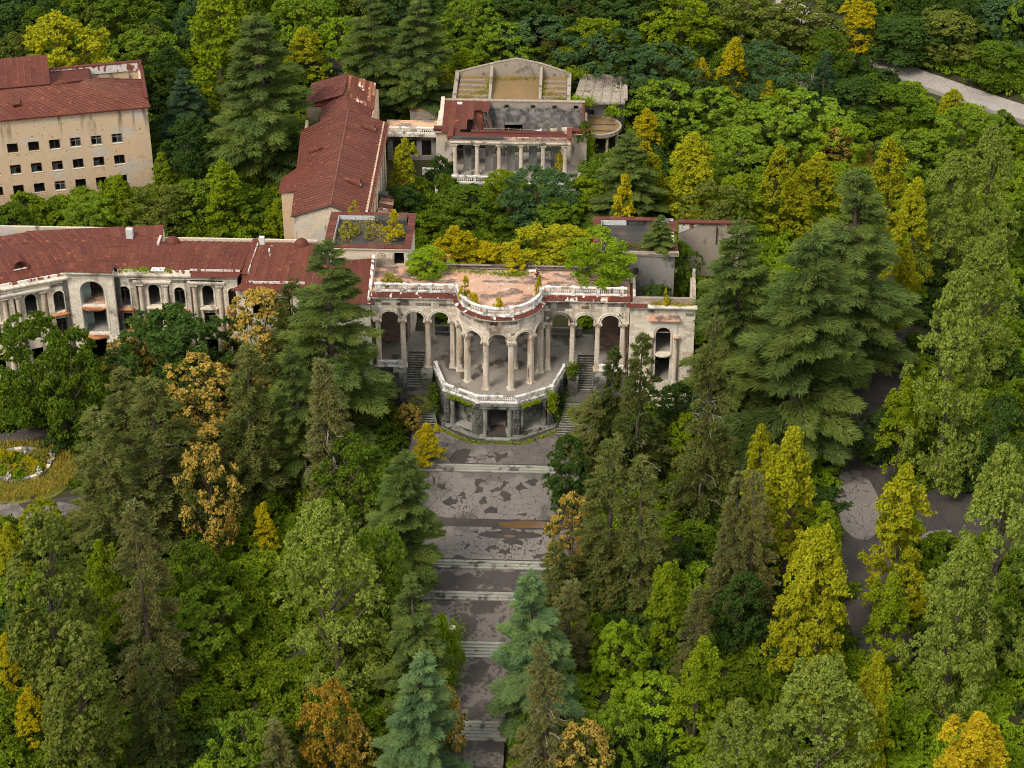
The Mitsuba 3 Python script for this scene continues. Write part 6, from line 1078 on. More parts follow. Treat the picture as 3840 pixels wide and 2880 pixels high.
TREES = [
    ('cedar0', 'leaf_cedar', -21.53, -10.37, -0.23, 30.41, 8.85, 'cedar_tree', 'tree', 'tall green cedar standing in front of the left end of the arcade', None),
    ('cedar1', 'leaf_cedar', 30.98, -2.93, -0.11, 30.88, 8.39, 'cedar_tree', 'tree', 'dark green cedar beside the right pavilion, leftmost of the three great cedars', None),
    ('cedar0', 'leaf_cedar', 37.85, -11.62, -0.25, 34.11, 11.62, 'cedar_tree', 'tree', 'huge spreading green cedar in front of the other two on the right', None),
    ('cedar1', 'leaf_cedar', 47.24, 8.37, 0.42, 31.13, 10.21, 'cedar_tree', 'tree', 'grey green cedar with pointed top, rearmost of the three great cedars', None),
    ('cedar1', 'leaf_cedar_blue', 6.44, -60.21, -2.4, 19.94, 6.04, 'cedar_tree', 'tree', 'blue green cedar overhanging the narrow lower steps from the right', None),
    ('cedar0', 'leaf_cedar_blue', -5.98, -71.77, -3.99, 19.95, 5.7, 'cedar_tree', 'tree', 'blue green cedar at the bottom, left of the narrow lower steps', None),
    ('cedar1', 'leaf_cedar', -6.69, -59.59, -2.4, 18.55, 4.81, 'cedar_tree', 'tree', 'olive green cedar standing just behind the bottom blue green cedar', None),
    ('cedar0', 'leaf_cedar', -10.42, -39.76, -1.2, 21.52, 6.22, 'cedar_tree', 'tree', 'feathery green cedar on the left edge of the cracked plaza', None),
    ('cedar1', 'leaf_cedar', -37.91, 53.21, 4.31, 29.12, 10.23, 'cedar_tree', 'tree', 'great dark green cedar between the beige block and the long red roof', None),
    ('cedar0', 'leaf_cedar', -24.13, 74.71, 6.65, 21.37, 7.09, 'cedar_tree', 'tree', 'tall cedar at the top edge right behind the end of the long building', None),
    ('cedar1', 'leaf_cedar', -16.37, 73.82, 6.81, 20.14, 7.45, 'cedar_tree', 'tree', 'tall cedar at the top edge, left of the theatre gable', None),
    ('cedar1', 'leaf_cedar_dark', -51.85, 60.33, 4.48, 15.63, 5.46, 'cedar_tree', 'tree', 'dark teal cedar close behind the right corner of the beige block', None),
    ('cedar0', 'leaf_cedar', 17.37, 42.76, 3.82, 15.84, 6.21, 'cedar_tree', 'tree', 'green cedar right of the theatre, above the square black roof', None),
    ('cedar0', 'leaf_cedar', 20.78, 9.1, 18.0, 5.82, 2.46, 'cedar_sapling', 'sapling', 'small pale green cedar growing on the square black roof', None),
    ('cedar0', 'leaf_cedar', -23.79, -19.1, -0.75, 22.3, 4.63, 'cedar_tree', 'tree', 'deep green cedar below the tall cedar, over the yellow blossoming tree', None),
    ('spruce0', 'leaf_olive_spruce', -44.94, -35.36, -0.79, 22.26, 5.09, 'spruce_tree', 'tree', 'olive spruce with grey twigs beside the round fountain lawn', None),
    ('spruce1', 'leaf_olive_spruce', -39.4, -30.79, -0.56, 23.83, 5.85, 'spruce_tree', 'tree', 'broad dark olive spruce in front of the dark laurel', None),
    ('spruce1', 'leaf_olive_spruce', -45.69, -22.36, -0.49, 18.88, 4.32, 'spruce_tree', 'tree', 'olive spruce just left of the broad dark olive spruce', None),
    ('spruce0', 'leaf_olive_spruce', -30.25, -24.48, -0.67, 23.94, 4.83, 'spruce_tree', 'tree', 'olive spruce between the two golden blossoming trees on the left', None),
    ('spruce0', 'leaf_brown_spruce', -18.86, -26.83, -0.75, 24.27, 4.79, 'spruce_tree', 'tree', 'brownish spruce full of dead twigs below the tall left cedar', None),
    ('spruce0', 'leaf_brown_spruce', -36.43, -58.52, -2.39, 28.3, 4.04, 'spruce_tree', 'tree', 'tall slender khaki spruce with bare twigs in the left foreground', None),
    ('spruce1', 'leaf_dark_cypress', -34.13, -68.89, -3.75, 18.04, 2.96, 'spruce_tree', 'tree', 'dark brown green fir with tufted branches low in the left foreground', None),
    ('spruce0', 'leaf_brown_spruce', -19.94, -73.56, -4.14, 13.18, 2.68, 'spruce_tree', 'tree', 'pale brown spruce cut off by the bottom edge, left of centre', None),
    ('spruce1', 'leaf_dark_cypress', -27.34, -5.31, -0.11, 22.12, 3.63, 'spruce_tree', 'tree', 'slim brown green cypress against the right end of the curved wing', None),
    ('spruce1', 'leaf_dark_cypress', 17.88, -19.44, -0.75, 24.61, 4.02, 'spruce_tree', 'tree', 'dense dark conifer in front of the right pavilion', None),
    ('cypress', 'leaf_dark_cypress', 14.63, -14.1, -0.29, 18.65, 1.59, 'cypress_tree', 'tree', 'very slim dark columnar cypress right of the plaza stairs', None),
    ('spruce1', 'leaf_olive_spruce', 14.39, -40.89, -1.6, 24.62, 4.02, 'spruce_tree', 'tree', 'olive spruce with pointed top right of the plaza', None),
    ('spruce1', 'leaf_olive_spruce', 18.37, -41.54, -1.65, 22.06, 4.02, 'spruce_tree', 'tree', 'olive spruce touching the right side of the pointed plaza spruce', None),
    ('spruce0', 'leaf_olive_spruce', 25.76, -25.01, -0.75, 30.6, 3.5, 'spruce_tree', 'tree', 'tall olive spruce with bare lower twigs below the great cedars', None),
    ('spruce1', 'leaf_brown_spruce', 28.72, -42.85, -1.65, 21.03, 2.93, 'spruce_tree', 'tree', 'left one of a pair of slender brown olive spruces on the right', None),
    ('spruce1', 'leaf_brown_spruce', 31.16, -43.17, -1.65, 22.28, 2.92, 'spruce_tree', 'tree', 'right one of a pair of slender brown olive spruces on the right', None),
    ('spruce1', 'leaf_olive_spruce', 8.41, -43.67, -1.65, 11.61, 2.56, 'spruce_tree', 'tree', 'small olive conifer at the right end of the second step flight', None),
    ('spruce0', 'leaf_brown_spruce', 8.08, -71.25, -3.95, 21.52, 3.02, 'spruce_tree', 'tree', 'brown spruce in the foreground in front of the blue green cedar', None),
    ('spruce1', 'leaf_brown_spruce', 9.7, -51.24, -2.24, 12.48, 2.88, 'spruce_tree', 'tree', 'bronze conifer right behind the blue green cedar top', None),
    ('spruce0', 'leaf_brown_spruce', 24.39, -54.47, -2.4, 14.54, 2.19, 'spruce_tree', 'tree', 'small rusty brown conifer among green shrubs right of centre', None),
    ('spruce0', 'leaf_olive_spruce', 12.01, -15.17, -0.34, 11.77, 3.54, 'spruce_tree', 'tree', 'dark bushy conifer at the right foot of the plaza stairs', None),
    ('spruce1', 'leaf_dark_cypress', -10.29, -49.92, -1.95, 14.82, 2.9, 'spruce_tree', 'tree', 'dark olive conifer left of the second step flight', None),
    ('tulip0', 'leaf_tulip', 32.25, -29.54, -0.75, 17.69, 3.07, 'broadleaf_tree', 'tree', 'yellow green tree with twin crowns, the smaller left crown of the pair below the cedars', None),
    ('tulip1', 'leaf_tulip', 35.52, -37.02, -1.2, 23.03, 4.6, 'broadleaf_tree', 'tree', 'tall yellow green tree right below the great cedars', None),
    ('tulip0', 'leaf_tulip', 48.02, -42.07, -1.65, 21.45, 4.79, 'broadleaf_tree', 'tree', 'rounded yellow green tree standing on the cracked asphalt yard', None),
    ('tulip1', 'leaf_tulip', 37.57, -56.25, -2.4, 24.12, 5.06, 'broadleaf_tree', 'tree', 'large bright yellow green tree left of the dark asphalt lane', None),
    ('tulip0', 'leaf_tulip', 35.19, -54.8, -2.4, 22.22, 3.57, 'broadleaf_tree', 'tree', 'bright yellow green tree joined to the left of the large one', None),
    ('tulip1', 'leaf_tulip_green', 39.65, -39.53, -1.2, 13.61, 2.98, 'broadleaf_tree', 'tree', 'mid green tree between the yellow tree and the pale asphalt patch', None),
    ('tulip0', 'leaf_tulip_green', 45.19, -53.63, -2.4, 16.44, 3.61, 'broadleaf_tree', 'tree', 'green yellow tree on the right side of the dark asphalt lane', None),
    ('tulip1', 'leaf_tulip', 41.8, -68.7, -3.74, 18.77, 2.92, 'broadleaf_tree', 'tree', 'yellow tree in the bottom right, beside the grey green poplar', None),
    ('tulip0', 'leaf_tulip_green', 51.49, -14.7, -0.3, 14.48, 3.81, 'broadleaf_tree', 'tree', 'fresh yellow green tree right of the great cedars near the lane', None),
    ('tulip1', 'leaf_tulip', 55.88, 39.68, 3.57, 16.97, 4.43, 'broadleaf_tree', 'tree', 'round yellow tree above the rearmost great cedar', None),
    ('tulip0', 'leaf_tulip', 38.18, 39.07, 3.53, 15.94, 3.58, 'broadleaf_tree', 'tree', 'slim yellow green tree above the middle great cedar', None),
    ('tulip1', 'leaf_tulip', 45.81, 45.68, 4.03, 10.93, 4.53, 'broadleaf_tree', 'tree', 'golden green tree between the slim and the round yellow trees', None),
    ('tulip0', 'leaf_tulip', 42.24, 39.19, 3.54, 9.31, 3.09, 'broadleaf_tree', 'tree', 'small yellow green tree just left of the rearmost great cedar', None),
    ('tulip1', 'leaf_tulip', 26.69, 43.71, 3.9, 14.87, 5.19, 'broadleaf_tree', 'tree', 'broad yellow tree right of the theatre courtyard', None),
    ('tulip0', 'leaf_tulip', 21.09, 47.42, 4.17, 9.44, 2.81, 'broadleaf_tree', 'tree', 'golden tree squeezed between green cedar and broad yellow tree', None),
    ('tulip1', 'leaf_gold', 20.82, 61.61, 5.28, 9.09, 2.91, 'broadleaf_tree', 'tree', 'small golden tree right of the theatre annex', None),
    ('tulip0', 'leaf_gold', 29.99, 78.13, 7.29, 8.31, 2.27, 'broadleaf_tree', 'tree', 'narrow golden tree on the slope above the theatre, left of two', None),
    ('tulip1', 'leaf_gold', 34.26, 78.56, 7.17, 11.55, 3.21, 'broadleaf_tree', 'tree', 'taller golden tree on the slope, right of two', None),
    ('tulip0', 'leaf_gold', 40.71, 75.67, 6.57, 6.42, 2.07, 'broadleaf_tree', 'tree', 'little golden tree on the slope right of the two golden trees', None),
    ('tulip1', 'leaf_tulip', 57.19, 25.37, 2.43, 18.99, 3.6, 'broadleaf_tree', 'tree', 'yellow tree wedged behind the rearmost great cedar and the poplars', None),
    ('tulip0', 'leaf_tulip', 54.8, 16.94, 1.28, 14.85, 2.89, 'broadleaf_tree', 'tree', 'yellow green tree on the right flank of the rearmost great cedar', None),
    ('tulip1', 'leaf_tulip', -16.99, 48.81, 4.24, 10.43, 3.01, 'broadleaf_tree', 'tree', 'yellow green tree between the long building and the theatre stair', None),
    ('broad0', 'leaf_deep', -16.64, 42.87, 3.83, 5.92, 3.32, 'broadleaf_tree', 'tree', 'deep green bush below the yellow tree beside the long building', None),
    ('tulip0', 'leaf_tulip_green', -42.67, 37.54, 3.4, 12.57, 4.64, 'broadleaf_tree', 'tree', 'yellow green tree alone between the beige block and the curved wing', None),
    ('tulip1', 'leaf_tulip_green', -58.5, 39.53, 3.56, 8.79, 3.3, 'broadleaf_tree', 'tree', 'yellow green tree in front of the right corner of the beige block', None),
    ('broad1', 'leaf_locust', -62.11, 38.15, 3.45, 6.3, 3.82, 'broadleaf_tree', 'tree', 'grey green tree before the ground floor of the beige block', None),
    ('broad0', 'leaf_poplar_deep', -52.29, 38.48, 3.48, 8.0, 4.16, 'broadleaf_tree', 'tree', 'dull green tree at the right foot of the beige block', None),
    ('broad1', 'leaf_tulip', -72.69, 70.43, 5.7, 19.42, 7.07, 'broadleaf_tree', 'tree', 'big rounded yellow green tree above the penthouse roof of the beige block', None),
    ('tulip0', 'leaf_tulip_green', -48.39, 70.82, 5.55, 24.83, 7.4, 'broadleaf_tree', 'tree', 'very large olive yellow tree left of the great dark cedar', None),
    ('tulip1', 'leaf_tulip_green', -54.08, 48.4, 4.1, 7.57, 2.13, 'broadleaf_tree', 'tree', 'small yellow green tree at the right wall of the beige block', None),
    ('tulip0', 'leaf_tulip_green', -34.42, 35.34, 3.23, 7.8, 2.57, 'broadleaf_tree', 'tree', 'lime tree hugging the left wall of the long building', None),
    ('tulip1', 'leaf_tulip', -35.93, 82.25, 7.1, 10.8, 4.6, 'broadleaf_tree', 'tree', 'yellow tree peeping out right behind the great dark cedar', None),
    ('tulip0', 'leaf_gold', -7.55, 27.78, 2.62, 8.45, 4.36, 'broadleaf_tree', 'tree', 'golden bushy tree in the courtyard behind the left part of the roof terrace', None),
    ('broad1', 'leaf_gold', -3.25, 27.93, 2.63, 5.78, 3.7, 'broadleaf_tree', 'tree', 'golden green bush in the middle of the courtyard behind the terrace kerb', None),
    ('broad0', 'leaf_tulip', 6.61, 28.27, 2.66, 8.67, 5.36, 'broadleaf_tree', 'tree', 'yellow green bushy tree behind the right part of the terrace kerb', None),
    ('tulip1', 'leaf_tulip', 3.75, 32.96, 3.04, 7.13, 0.95, 'sapling', 'sapling', 'thin yellow sapling rising from the courtyard bushes', None),
    ('sapling0', 'leaf_gold', 1.68, 6.77, 16.2, 3.75, 1.85, 'sapling', 'sapling', 'golden sapling growing at the rear kerb of the roof terrace', None),
    ('broad0', 'leaf_lime', -9.91, 5.29, 16.15, 3.67, 2.7, 'broadleaf_tree', 'tree', 'lime green bushy tree at the left rear corner of the roof terrace', None),
    ('broad1', 'leaf_lime', 13.44, 3.75, 16.15, 7.66, 3.8, 'broadleaf_tree', 'tree', 'lime green leafy tree at the right end of the roof terrace', None),
    ('sapling1', 'leaf_gold', -14.73, 10.98, 18.1, 4.67, 1.62, 'sapling', 'sapling', 'slender sapling on the black roof beside the hatch', None),
    ('shrub0', 'weed', -21.08, 12.29, 18.1, 2.0, 1.63, 'shrub', 'shrub', 'pale yellow bush on the left of the black roof', None),
    ('sapling0', 'weed', -18.14, 11.11, 18.1, 1.99, 0.81, 'sapling', 'sapling', 'small weed clump in the middle of the black roof', None),
    ('sapling1', 'leaf_gold', -21.1, 19.61, 17.0, 2.47, 0.96, 'sapling', 'sapling', 'golden seedling at the gable of the long red roof', None),
    ('sapling0', 'leaf_gold', 16.39, 31.78, 10.0, 8.04, 2.34, 'sapling', 'sapling', 'tall golden sapling behind the square black roof', None),
    ('sapling1', 'leaf_gold', -4.54, -1.59, 16.2, 3.83, 1.08, 'sapling', 'sapling', 'yellow seedling inside the left end of the curved balustrade', None),
    ('sapling0', 'leaf_gold', -3.17, -2.95, 16.2, 2.09, 1.02, 'sapling', 'sapling', 'yellow weed inside the front of the curved balustrade', None),
    ('sapling1', 'leaf_gold', -0.05, -3.07, 16.2, 1.67, 0.78, 'sapling', 'sapling', 'lone yellow seedling at the front of the curved balustrade', None),
    ('sapling0', 'leaf_gold', 5.01, -0.04, 16.2, 3.35, 0.78, 'sapling', 'sapling', 'yellow seedling inside the right end of the curved balustrade', None),
    ('shrub1', 'weed', -14.65, 2.57, 16.2, 1.55, 1.53, 'shrub', 'shrub', 'yellow weeds behind the left straight balustrade', None),
    ('shrub0', 'leaf_deep', 20.68, 4.27, 13.3, 2.49, 2.64, 'shrub', 'shrub', 'low green growth inside the roofless right pavilion', None),
    ('sapling1', 'leaf_gold', 21.67, -0.92, 15.7, 2.79, 0.54, 'sapling', 'sapling', 'thin yellow weed on the front ledge of the right pavilion', None),
    ('shrub1', 'leaf_deep', 16.07, 0.41, 13.0, 2.34, 1.1, 'shrub', 'shrub', 'dark ivy clump hanging at the right end of the arcade', None),
    ('broad0', 'leaf_green', 24.47, 11.73, 6.0, 12.38, 2.53, 'broadleaf_tree', 'tree', 'dense green tree behind the roofless right pavilion', None),
    ('broad1', 'leaf_teal', 3.75, 41.65, 3.73, 9.99, 5.2, 'broadleaf_tree', 'tree', 'dark glossy tree in front of the portico columns, right of centre', None),
    ('broad0', 'leaf_tulip_green', -1.9, 46.61, 4.12, 6.65, 2.64, 'broadleaf_tree', 'tree', 'green yellow tree in front of the middle portico column', None),
    ('broad1', 'leaf_green', -6.63, 38.77, 3.5, 8.2, 5.17, 'broadleaf_tree', 'tree', 'green bushy tree below the garden stair in the courtyard', None),
    ('broad0', 'leaf_locust', 6.2, 38.58, 3.49, 6.26, 4.14, 'broadleaf_tree', 'tree', 'fresh green tree below the dark glossy courtyard tree', None),
    ('shrub0', 'leaf_deep', -11.64, 55.11, 4.7, 3.79, 2.53, 'shrub', 'shrub', 'dark bush against the left wall of the portico', None),
    ('broad1', 'leaf_tulip_green', 11.63, 44.47, 3.96, 6.7, 3.15, 'broadleaf_tree', 'tree', 'yellow green tree at the right end of the portico', None),
    ('broad0', 'leaf_green', 13.31, 48.45, 4.26, 8.3, 3.88, 'broadleaf_tree', 'tree', 'leafy green tree right of the portico, below the cedar', None),
    ('tulip0', 'leaf_gold', 6.84, 55.59, 4.82, 4.82, 1.01, 'sapling', 'sapling', 'slim golden sapling inside the right bay of the portico', None),
    ('sapling1', 'leaf_dry', 0.32, 43.45, 3.88, 4.74, 1.19, 'dead_sapling', 'sapling', 'dry tan sapling in the dark middle of the courtyard', None),
    ('shrub1', 'leaf_lime', 15.5, 69.43, 9.5, 2.44, 2.23, 'shrub', 'shrub', 'rounded green ivy bush at the right corner of the theatre annex', None),
    ('shrub0', 'leaf_green', 10.54, 59.04, 10.0, 3.19, 1.3, 'shrub', 'shrub', 'green creeper on the right end of the theatre hall wall', None),
    ('tulip1', 'leaf_tulip', -12.47, 77.83, 7.49, 5.55, 3.23, 'broadleaf_tree', 'tree', 'yellow green tree left of the theatre gable, over the ivy ruin', None),
    ('shrub0', 'leaf_locust', -14.05, 72.01, 6.65, 2.15, 2.26, 'shrub', 'shrub', 'pale green shrub in front of the ivy grown ruin', None),
    ('broad0', 'leaf_green', -60.69, -9.73, 0.13, 18.11, 4.51, 'broadleaf_tree', 'tree', 'dark green leafy tree at the left edge below the curved wing', None),
    ('broad1', 'leaf_green', -55.15, -11.62, 0.1, 16.25, 4.79, 'broadleaf_tree', 'tree', 'dark green round tree right of the one at the left edge', None),
    ('broad0', 'leaf_deep', -42.56, -3.96, 0.09, 15.39, 7.35, 'broadleaf_tree', 'tree', 'broad dark laurel in front of the right half of the curved wing', None),
    ('blossom0', 'leaf_blossom', -47.58, -0.95, 0.23, 11.26, 2.79, 'blossoming_tree', 'tree', 'golden blossoming crown beside the dark laurel, upper one of two', None),
    ('blossom1', 'leaf_blossom', -50.49, -1.09, 0.25, 8.58, 2.33, 'blossoming_tree', 'tree', 'golden blossoming crown beside the arched bay, lower one of two', None),
    ('blossom0', 'leaf_blossom', -31.3, -2.23, -0.02, 17.25, 4.6, 'blossoming_tree', 'tree', 'large golden blossoming tree in front of the burnt end of the wing', None),
    ('blossom1', 'leaf_blossom', -37.72, -13.28, -0.11, 14.31, 4.46, 'blossoming_tree', 'tree', 'golden blossoming tree left of the middle olive spruce', None),
    ('blossom0', 'leaf_blossom', -33.4, -34.14, -0.65, 15.84, 3.47, 'blossoming_tree', 'tree', 'golden topped tree in the left middle, between two dark spruces', None),
    ('blossom1', 'leaf_blossom', 10.01, -38.06, -1.2, 12.7, 2.46, 'blossoming_tree', 'tree', 'golden blossoming tree behind the left flank of the pointed plaza spruce', None),
    ('blossom0', 'leaf_blossom', 11.85, -71.11, -3.94, 10.92, 2.45, 'blossoming_tree', 'tree', 'golden blossoming tree right of the brown foreground spruce', None),
    ('blossom1', 'leaf_blossom', -3.26, -67.08, -3.6, 11.96, 2.12, 'blossoming_tree', 'tree', 'golden blossoming tree on the left edge of the narrow lower steps', None),
    ('blossom0', 'leaf_blossom', -12.19, -69.38, -3.8, 8.17, 1.49, 'blossoming_tree', 'tree', 'small golden blossoming tree left of the bottom blue green cedar', None),
    ('blossom1', 'leaf_rust', -15.01, -70.15, -3.86, 13.41, 2.71, 'blossoming_tree', 'tree', 'brown orange tree in the bottom left centre', None),
    ('tulip0', 'leaf_orange', 51.74, -73.45, -4.13, 15.25, 5.05, 'broadleaf_tree', 'tree', 'orange yellow tree in the bottom right corner', None),
    ('blossom0', 'leaf_blossom', 8.67, -71.23, -3.95, 5.7, 1.73, 'blossoming_tree', 'tree', 'low golden blossoming tree on the bottom edge in the centre', None),
    ('blossom1', 'leaf_blossom', -11.86, -7.84, -0.19, 4.26, 1.46, 'blossoming_tree', 'tree', 'orange tinted bush at the left foot of the plaza stairs', None),
    ('tulip1', 'leaf_gold', -8.74, -15.0, -0.3, 6.15, 2.38, 'broadleaf_tree', 'tree', 'golden green bush on the left edge of the plaza below the stairs', None),
    ('broad0', 'leaf_green', -16.51, -29.59, -0.75, 14.59, 4.23, 'broadleaf_tree', 'tree', 'bright green tree left of the feathery plaza cedar', None),
    ('broad0', 'leaf_deep', 9.66, -24.72, -0.75, 11.39, 3.15, 'broadleaf_tree', 'tree', 'deep green tree at the right edge of the cracked plaza', None),
    ('palm', 'leaf_palm', -10.45, -5.1, -0.15, 3.18, 1.91, 'palm_tree', 'palm', 'fan palm with pale fronds beside the left plaza stairs', None),
    ('palm', 'leaf_palm', 10.3, -7.53, -0.19, 3.89, 1.52, 'palm_tree', 'palm', 'orange tinted fan palm at the foot of the right plaza stairs', None),
    ('palm', 'leaf_palm', 21.52, -12.84, -0.27, 3.64, 1.5, 'palm_tree', 'palm', 'fan palm between conifers right of the plaza, under the tall spruce', None),
    ('blossom0', 'leaf_blossom', 37.44, -32.15, -0.75, 4.08, 1.35, 'blossoming_tree', 'tree', 'cream blossoming shrub peeping above the bright yellow tree', None),
    ('poplar0', 'leaf_poplar', -15.62, -57.65, -2.4, 26.69, 6.45, 'poplar_tree', 'tree', 'large grey green poplar with visible dark limbs in the left centre foreground', None),
    ('poplar1', 'leaf_poplar', 56.27, -17.86, -0.75, 31.32, 5.7, 'poplar_tree', 'tree', 'large grey green poplar on the right, behind the asphalt yard', None),
    ('poplar0', 'leaf_poplar', 68.21, 28.11, 2.65, 25.95, 5.24, 'poplar_tree', 'tree', 'tall poplar at the right edge, highest of the poplars', None),
    ('poplar1', 'leaf_poplar', 62.38, 27.88, 2.63, 21.21, 4.6, 'poplar_tree', 'tree', 'grey green poplar left of the highest poplar', None),
    ('poplar0', 'leaf_poplar', 64.03, 6.79, 0.34, 22.66, 5.27, 'poplar_tree', 'tree', 'pale poplar at the right edge above the large one', None),
    ('poplar1', 'leaf_poplar', 56.41, -53.1, -2.4, 31.78, 5.82, 'poplar_tree', 'tree', 'pale green poplar at the right edge beside the asphalt yard', None),
    ('poplar0', 'leaf_poplar', 51.82, -59.5, -2.4, 24.01, 5.74, 'poplar_tree', 'tree', 'large pale poplar with white limbs in the lower right', None),
    ('poplar1', 'leaf_poplar', 35.95, -72.75, -4.07, 22.48, 6.46, 'poplar_tree', 'tree', 'grey green poplar at the bottom edge below the bright yellow tree', None),
    ('poplar0', 'leaf_poplar', 28.17, -73.06, -4.1, 16.86, 3.61, 'poplar_tree', 'tree', 'pale poplar top at the bottom edge, left of the grey green poplar', None),
    ('columnar', 'leaf_poplar_deep', -45.6, -62.85, -2.98, 28.46, 3.73, 'poplar_tree', 'tree', 'narrow dark grey green poplar in the left foreground', None),
    ('columnar', 'leaf_poplar_deep', -41.34, -73.1, -4.1, 23.82, 3.38, 'poplar_tree', 'tree', 'dark grey green poplar at the bottom left', None),
    ('tulip0', 'leaf_tulip_green', 21.06, -50.23, -2.02, 13.78, 3.15, 'broadleaf_tree', 'tree', 'olive yellow tree with drooping clumps right of centre', None),
    ('tulip1', 'leaf_tulip_green', 23.59, -65.43, -3.47, 17.33, 3.22, 'broadleaf_tree', 'tree', 'sparse olive yellow tree low in the right centre', None),
    ('bare', 'leaf_dry', 31.59, -66.49, -3.56, 6.7, 2.0, 'dead_tree', 'tree', 'bare grey branches standing out of the bottom poplar', None),
    ('bare', 'leaf_dry', 46.67, 78.34, 6.66, 7.34, 2.27, 'dead_tree', 'tree', 'bare pale dead tree on the slope above the courtyard', None),
    ('tulip0', 'leaf_tulip', -56.05, -40.6, -1.24, 9.04, 2.2, 'broadleaf_tree', 'tree', 'yellow green tree at the left edge below the driveway', None),
    ('tulip1', 'leaf_gold', -52.34, -59.07, -2.39, 8.82, 1.81, 'broadleaf_tree', 'tree', 'golden tree at the left edge in the lower left', None),
    ('blossom0', 'leaf_tulip_green', -53.63, -34.97, -0.6, 7.37, 2.52, 'blossoming_tree', 'tree', 'yellow tinted bush at the edge of the driveway', None),
    ('tulip0', 'leaf_gold', -48.41, -65.33, -3.46, 8.12, 2.28, 'broadleaf_tree', 'tree', 'yellow bush between the left edge and the dark poplar', None),
    ('tulip1', 'leaf_tulip_green', -42.59, -51.01, -2.12, 15.52, 2.9, 'broadleaf_tree', 'tree', 'olive yellow tree left of the tall khaki spruce', None),
    ('locust0', 'leaf_locust', -24.14, -70.47, -3.89, 9.68, 3.71, 'locust_tree', 'tree', 'flat topped light green tree at the bottom, left of the pale brown spruce', None),
    ('broad1', 'leaf_green', -33.71, -45.4, -1.6, 11.31, 2.96, 'broadleaf_tree', 'tree', 'green tree under the golden topped tree in the left middle', None),
    ('tulip0', 'leaf_gold', -26.85, -34.63, -0.77, 7.7, 1.68, 'broadleaf_tree', 'tree', 'thin golden tree behind the left shoulder of the large poplar', None),
    ('broad0', 'leaf_locust', -10.31, -51.23, -2.24, 18.67, 3.13, 'broadleaf_tree', 'tree', 'fresh green tree right of the large grey green poplar', None),
    ('shrub1', 'leaf_lime', -4.31, -52.41, -2.4, 7.18, 2.11, 'shrub', 'shrub', 'bright green creeper covered shrub left of the narrow steps', None),
    ('locust1', 'leaf_locust', -31.82, -51.92, -2.36, 8.89, 4.49, 'locust_tree', 'tree', 'light green low tree in the left foreground thicket', None),
    ('locust0', 'leaf_lime', 15.23, -54.05, -2.4, 8.14, 3.13, 'locust_tree', 'tree', 'bright green low tree right of the blue green cedar', None),
    ('locust1', 'leaf_lime', 18.72, -63.12, -3.07, 8.05, 4.04, 'locust_tree', 'tree', 'bright green low tree in the thicket at the lower right centre', None),
    ('locust0', 'leaf_locust', 15.18, -68.39, -3.71, 9.32, 2.97, 'locust_tree', 'tree', 'light green tree beside the bottom golden blossoming tree', None),
    ('broad1', 'leaf_deep', 29.23, -48.67, -1.69, 10.83, 3.17, 'broadleaf_tree', 'tree', 'dark green tree below the pair of slender spruces', None),
    ('broad0', 'leaf_deep', 23.5, -11.72, -0.25, 10.77, 3.58, 'broadleaf_tree', 'tree', 'dark green tree below the right pavilion', None),
    ('broad1', 'leaf_tulip_green', 23.91, -18.22, -0.75, 10.67, 2.92, 'broadleaf_tree', 'tree', 'yellow tinted green tree between dark conifers right of the plaza', None),
    ('broad0', 'leaf_deep', 49.11, -12.79, -0.27, 8.61, 2.67, 'broadleaf_tree', 'tree', 'dark green low tree left of the shaded lane', None),
    ('broad1', 'leaf_deep', 62.6, -19.67, -0.75, 16.05, 4.03, 'broadleaf_tree', 'tree', 'deep green tree at the right edge between the poplars', None),
    ('locust0', 'leaf_locust', 22.75, 68.81, 6.25, 8.93, 5.92, 'locust_tree', 'tree', 'light green tree right of the theatre annex roof', None),
    ('locust1', 'leaf_locust', 32.31, 68.17, 5.92, 8.12, 6.28, 'locust_tree', 'tree', 'light green spreading tree on the slope below the golden trees', None),
    ('locust0', 'leaf_locust', 37.85, 61.99, 5.01, 8.06, 6.92, 'locust_tree', 'tree', 'light green flat crowned tree on the middle slope', None),
    ('locust1', 'leaf_locust', 44.5, 65.07, 5.23, 8.88, 8.06, 'locust_tree', 'tree', 'wide light green tree on the slope under the dead tree', None),
    ('locust0', 'leaf_lime', 49.36, 61.39, 4.73, 7.89, 4.72, 'locust_tree', 'tree', 'bright green wide tree left of the yellow meadow', None),
    ('locust1', 'leaf_locust', 33.37, 52.01, 4.4, 8.72, 5.33, 'locust_tree', 'tree', 'light green tree between the broad yellow tree and the slim one', None),
    ('broad0', 'leaf_tulip_green', 34.43, 40.18, 3.61, 10.09, 4.82, 'broadleaf_tree', 'tree', 'olive green tree left of the slim yellow green tree', None),
    ('broad1', 'leaf_poplar_deep', 30.83, 36.33, 3.31, 10.8, 4.77, 'broadleaf_tree', 'tree', 'dull green tree behind the pale gable wall', None),
    ('locust0', 'leaf_locust', 62.74, 60.71, 4.52, 6.44, 5.44, 'locust_tree', 'tree', 'light green tree right of the yellow meadow', None),
    ('blossom0', 'leaf_blossom', 50.17, 61.43, 4.72, 6.85, 2.55, 'blossoming_tree', 'tree', 'tan tinted tree between the light green trees of the slope', None),
    ('locust1', 'leaf_locust', 70.77, 65.7, 5.01, 7.84, 5.5, 'locust_tree', 'tree', 'green tree below the road, above the poplars', None),
    ('broad0', 'leaf_deep', 54.5, 76.83, 6.27, 6.43, 5.66, 'broadleaf_tree', 'tree', 'dark green tree right below the hill road bend', None),
    ('broad1', 'leaf_green', 60.22, 74.63, 5.94, 6.73, 5.25, 'broadleaf_tree', 'tree', 'dark green round tree below the middle of the hill road', None),
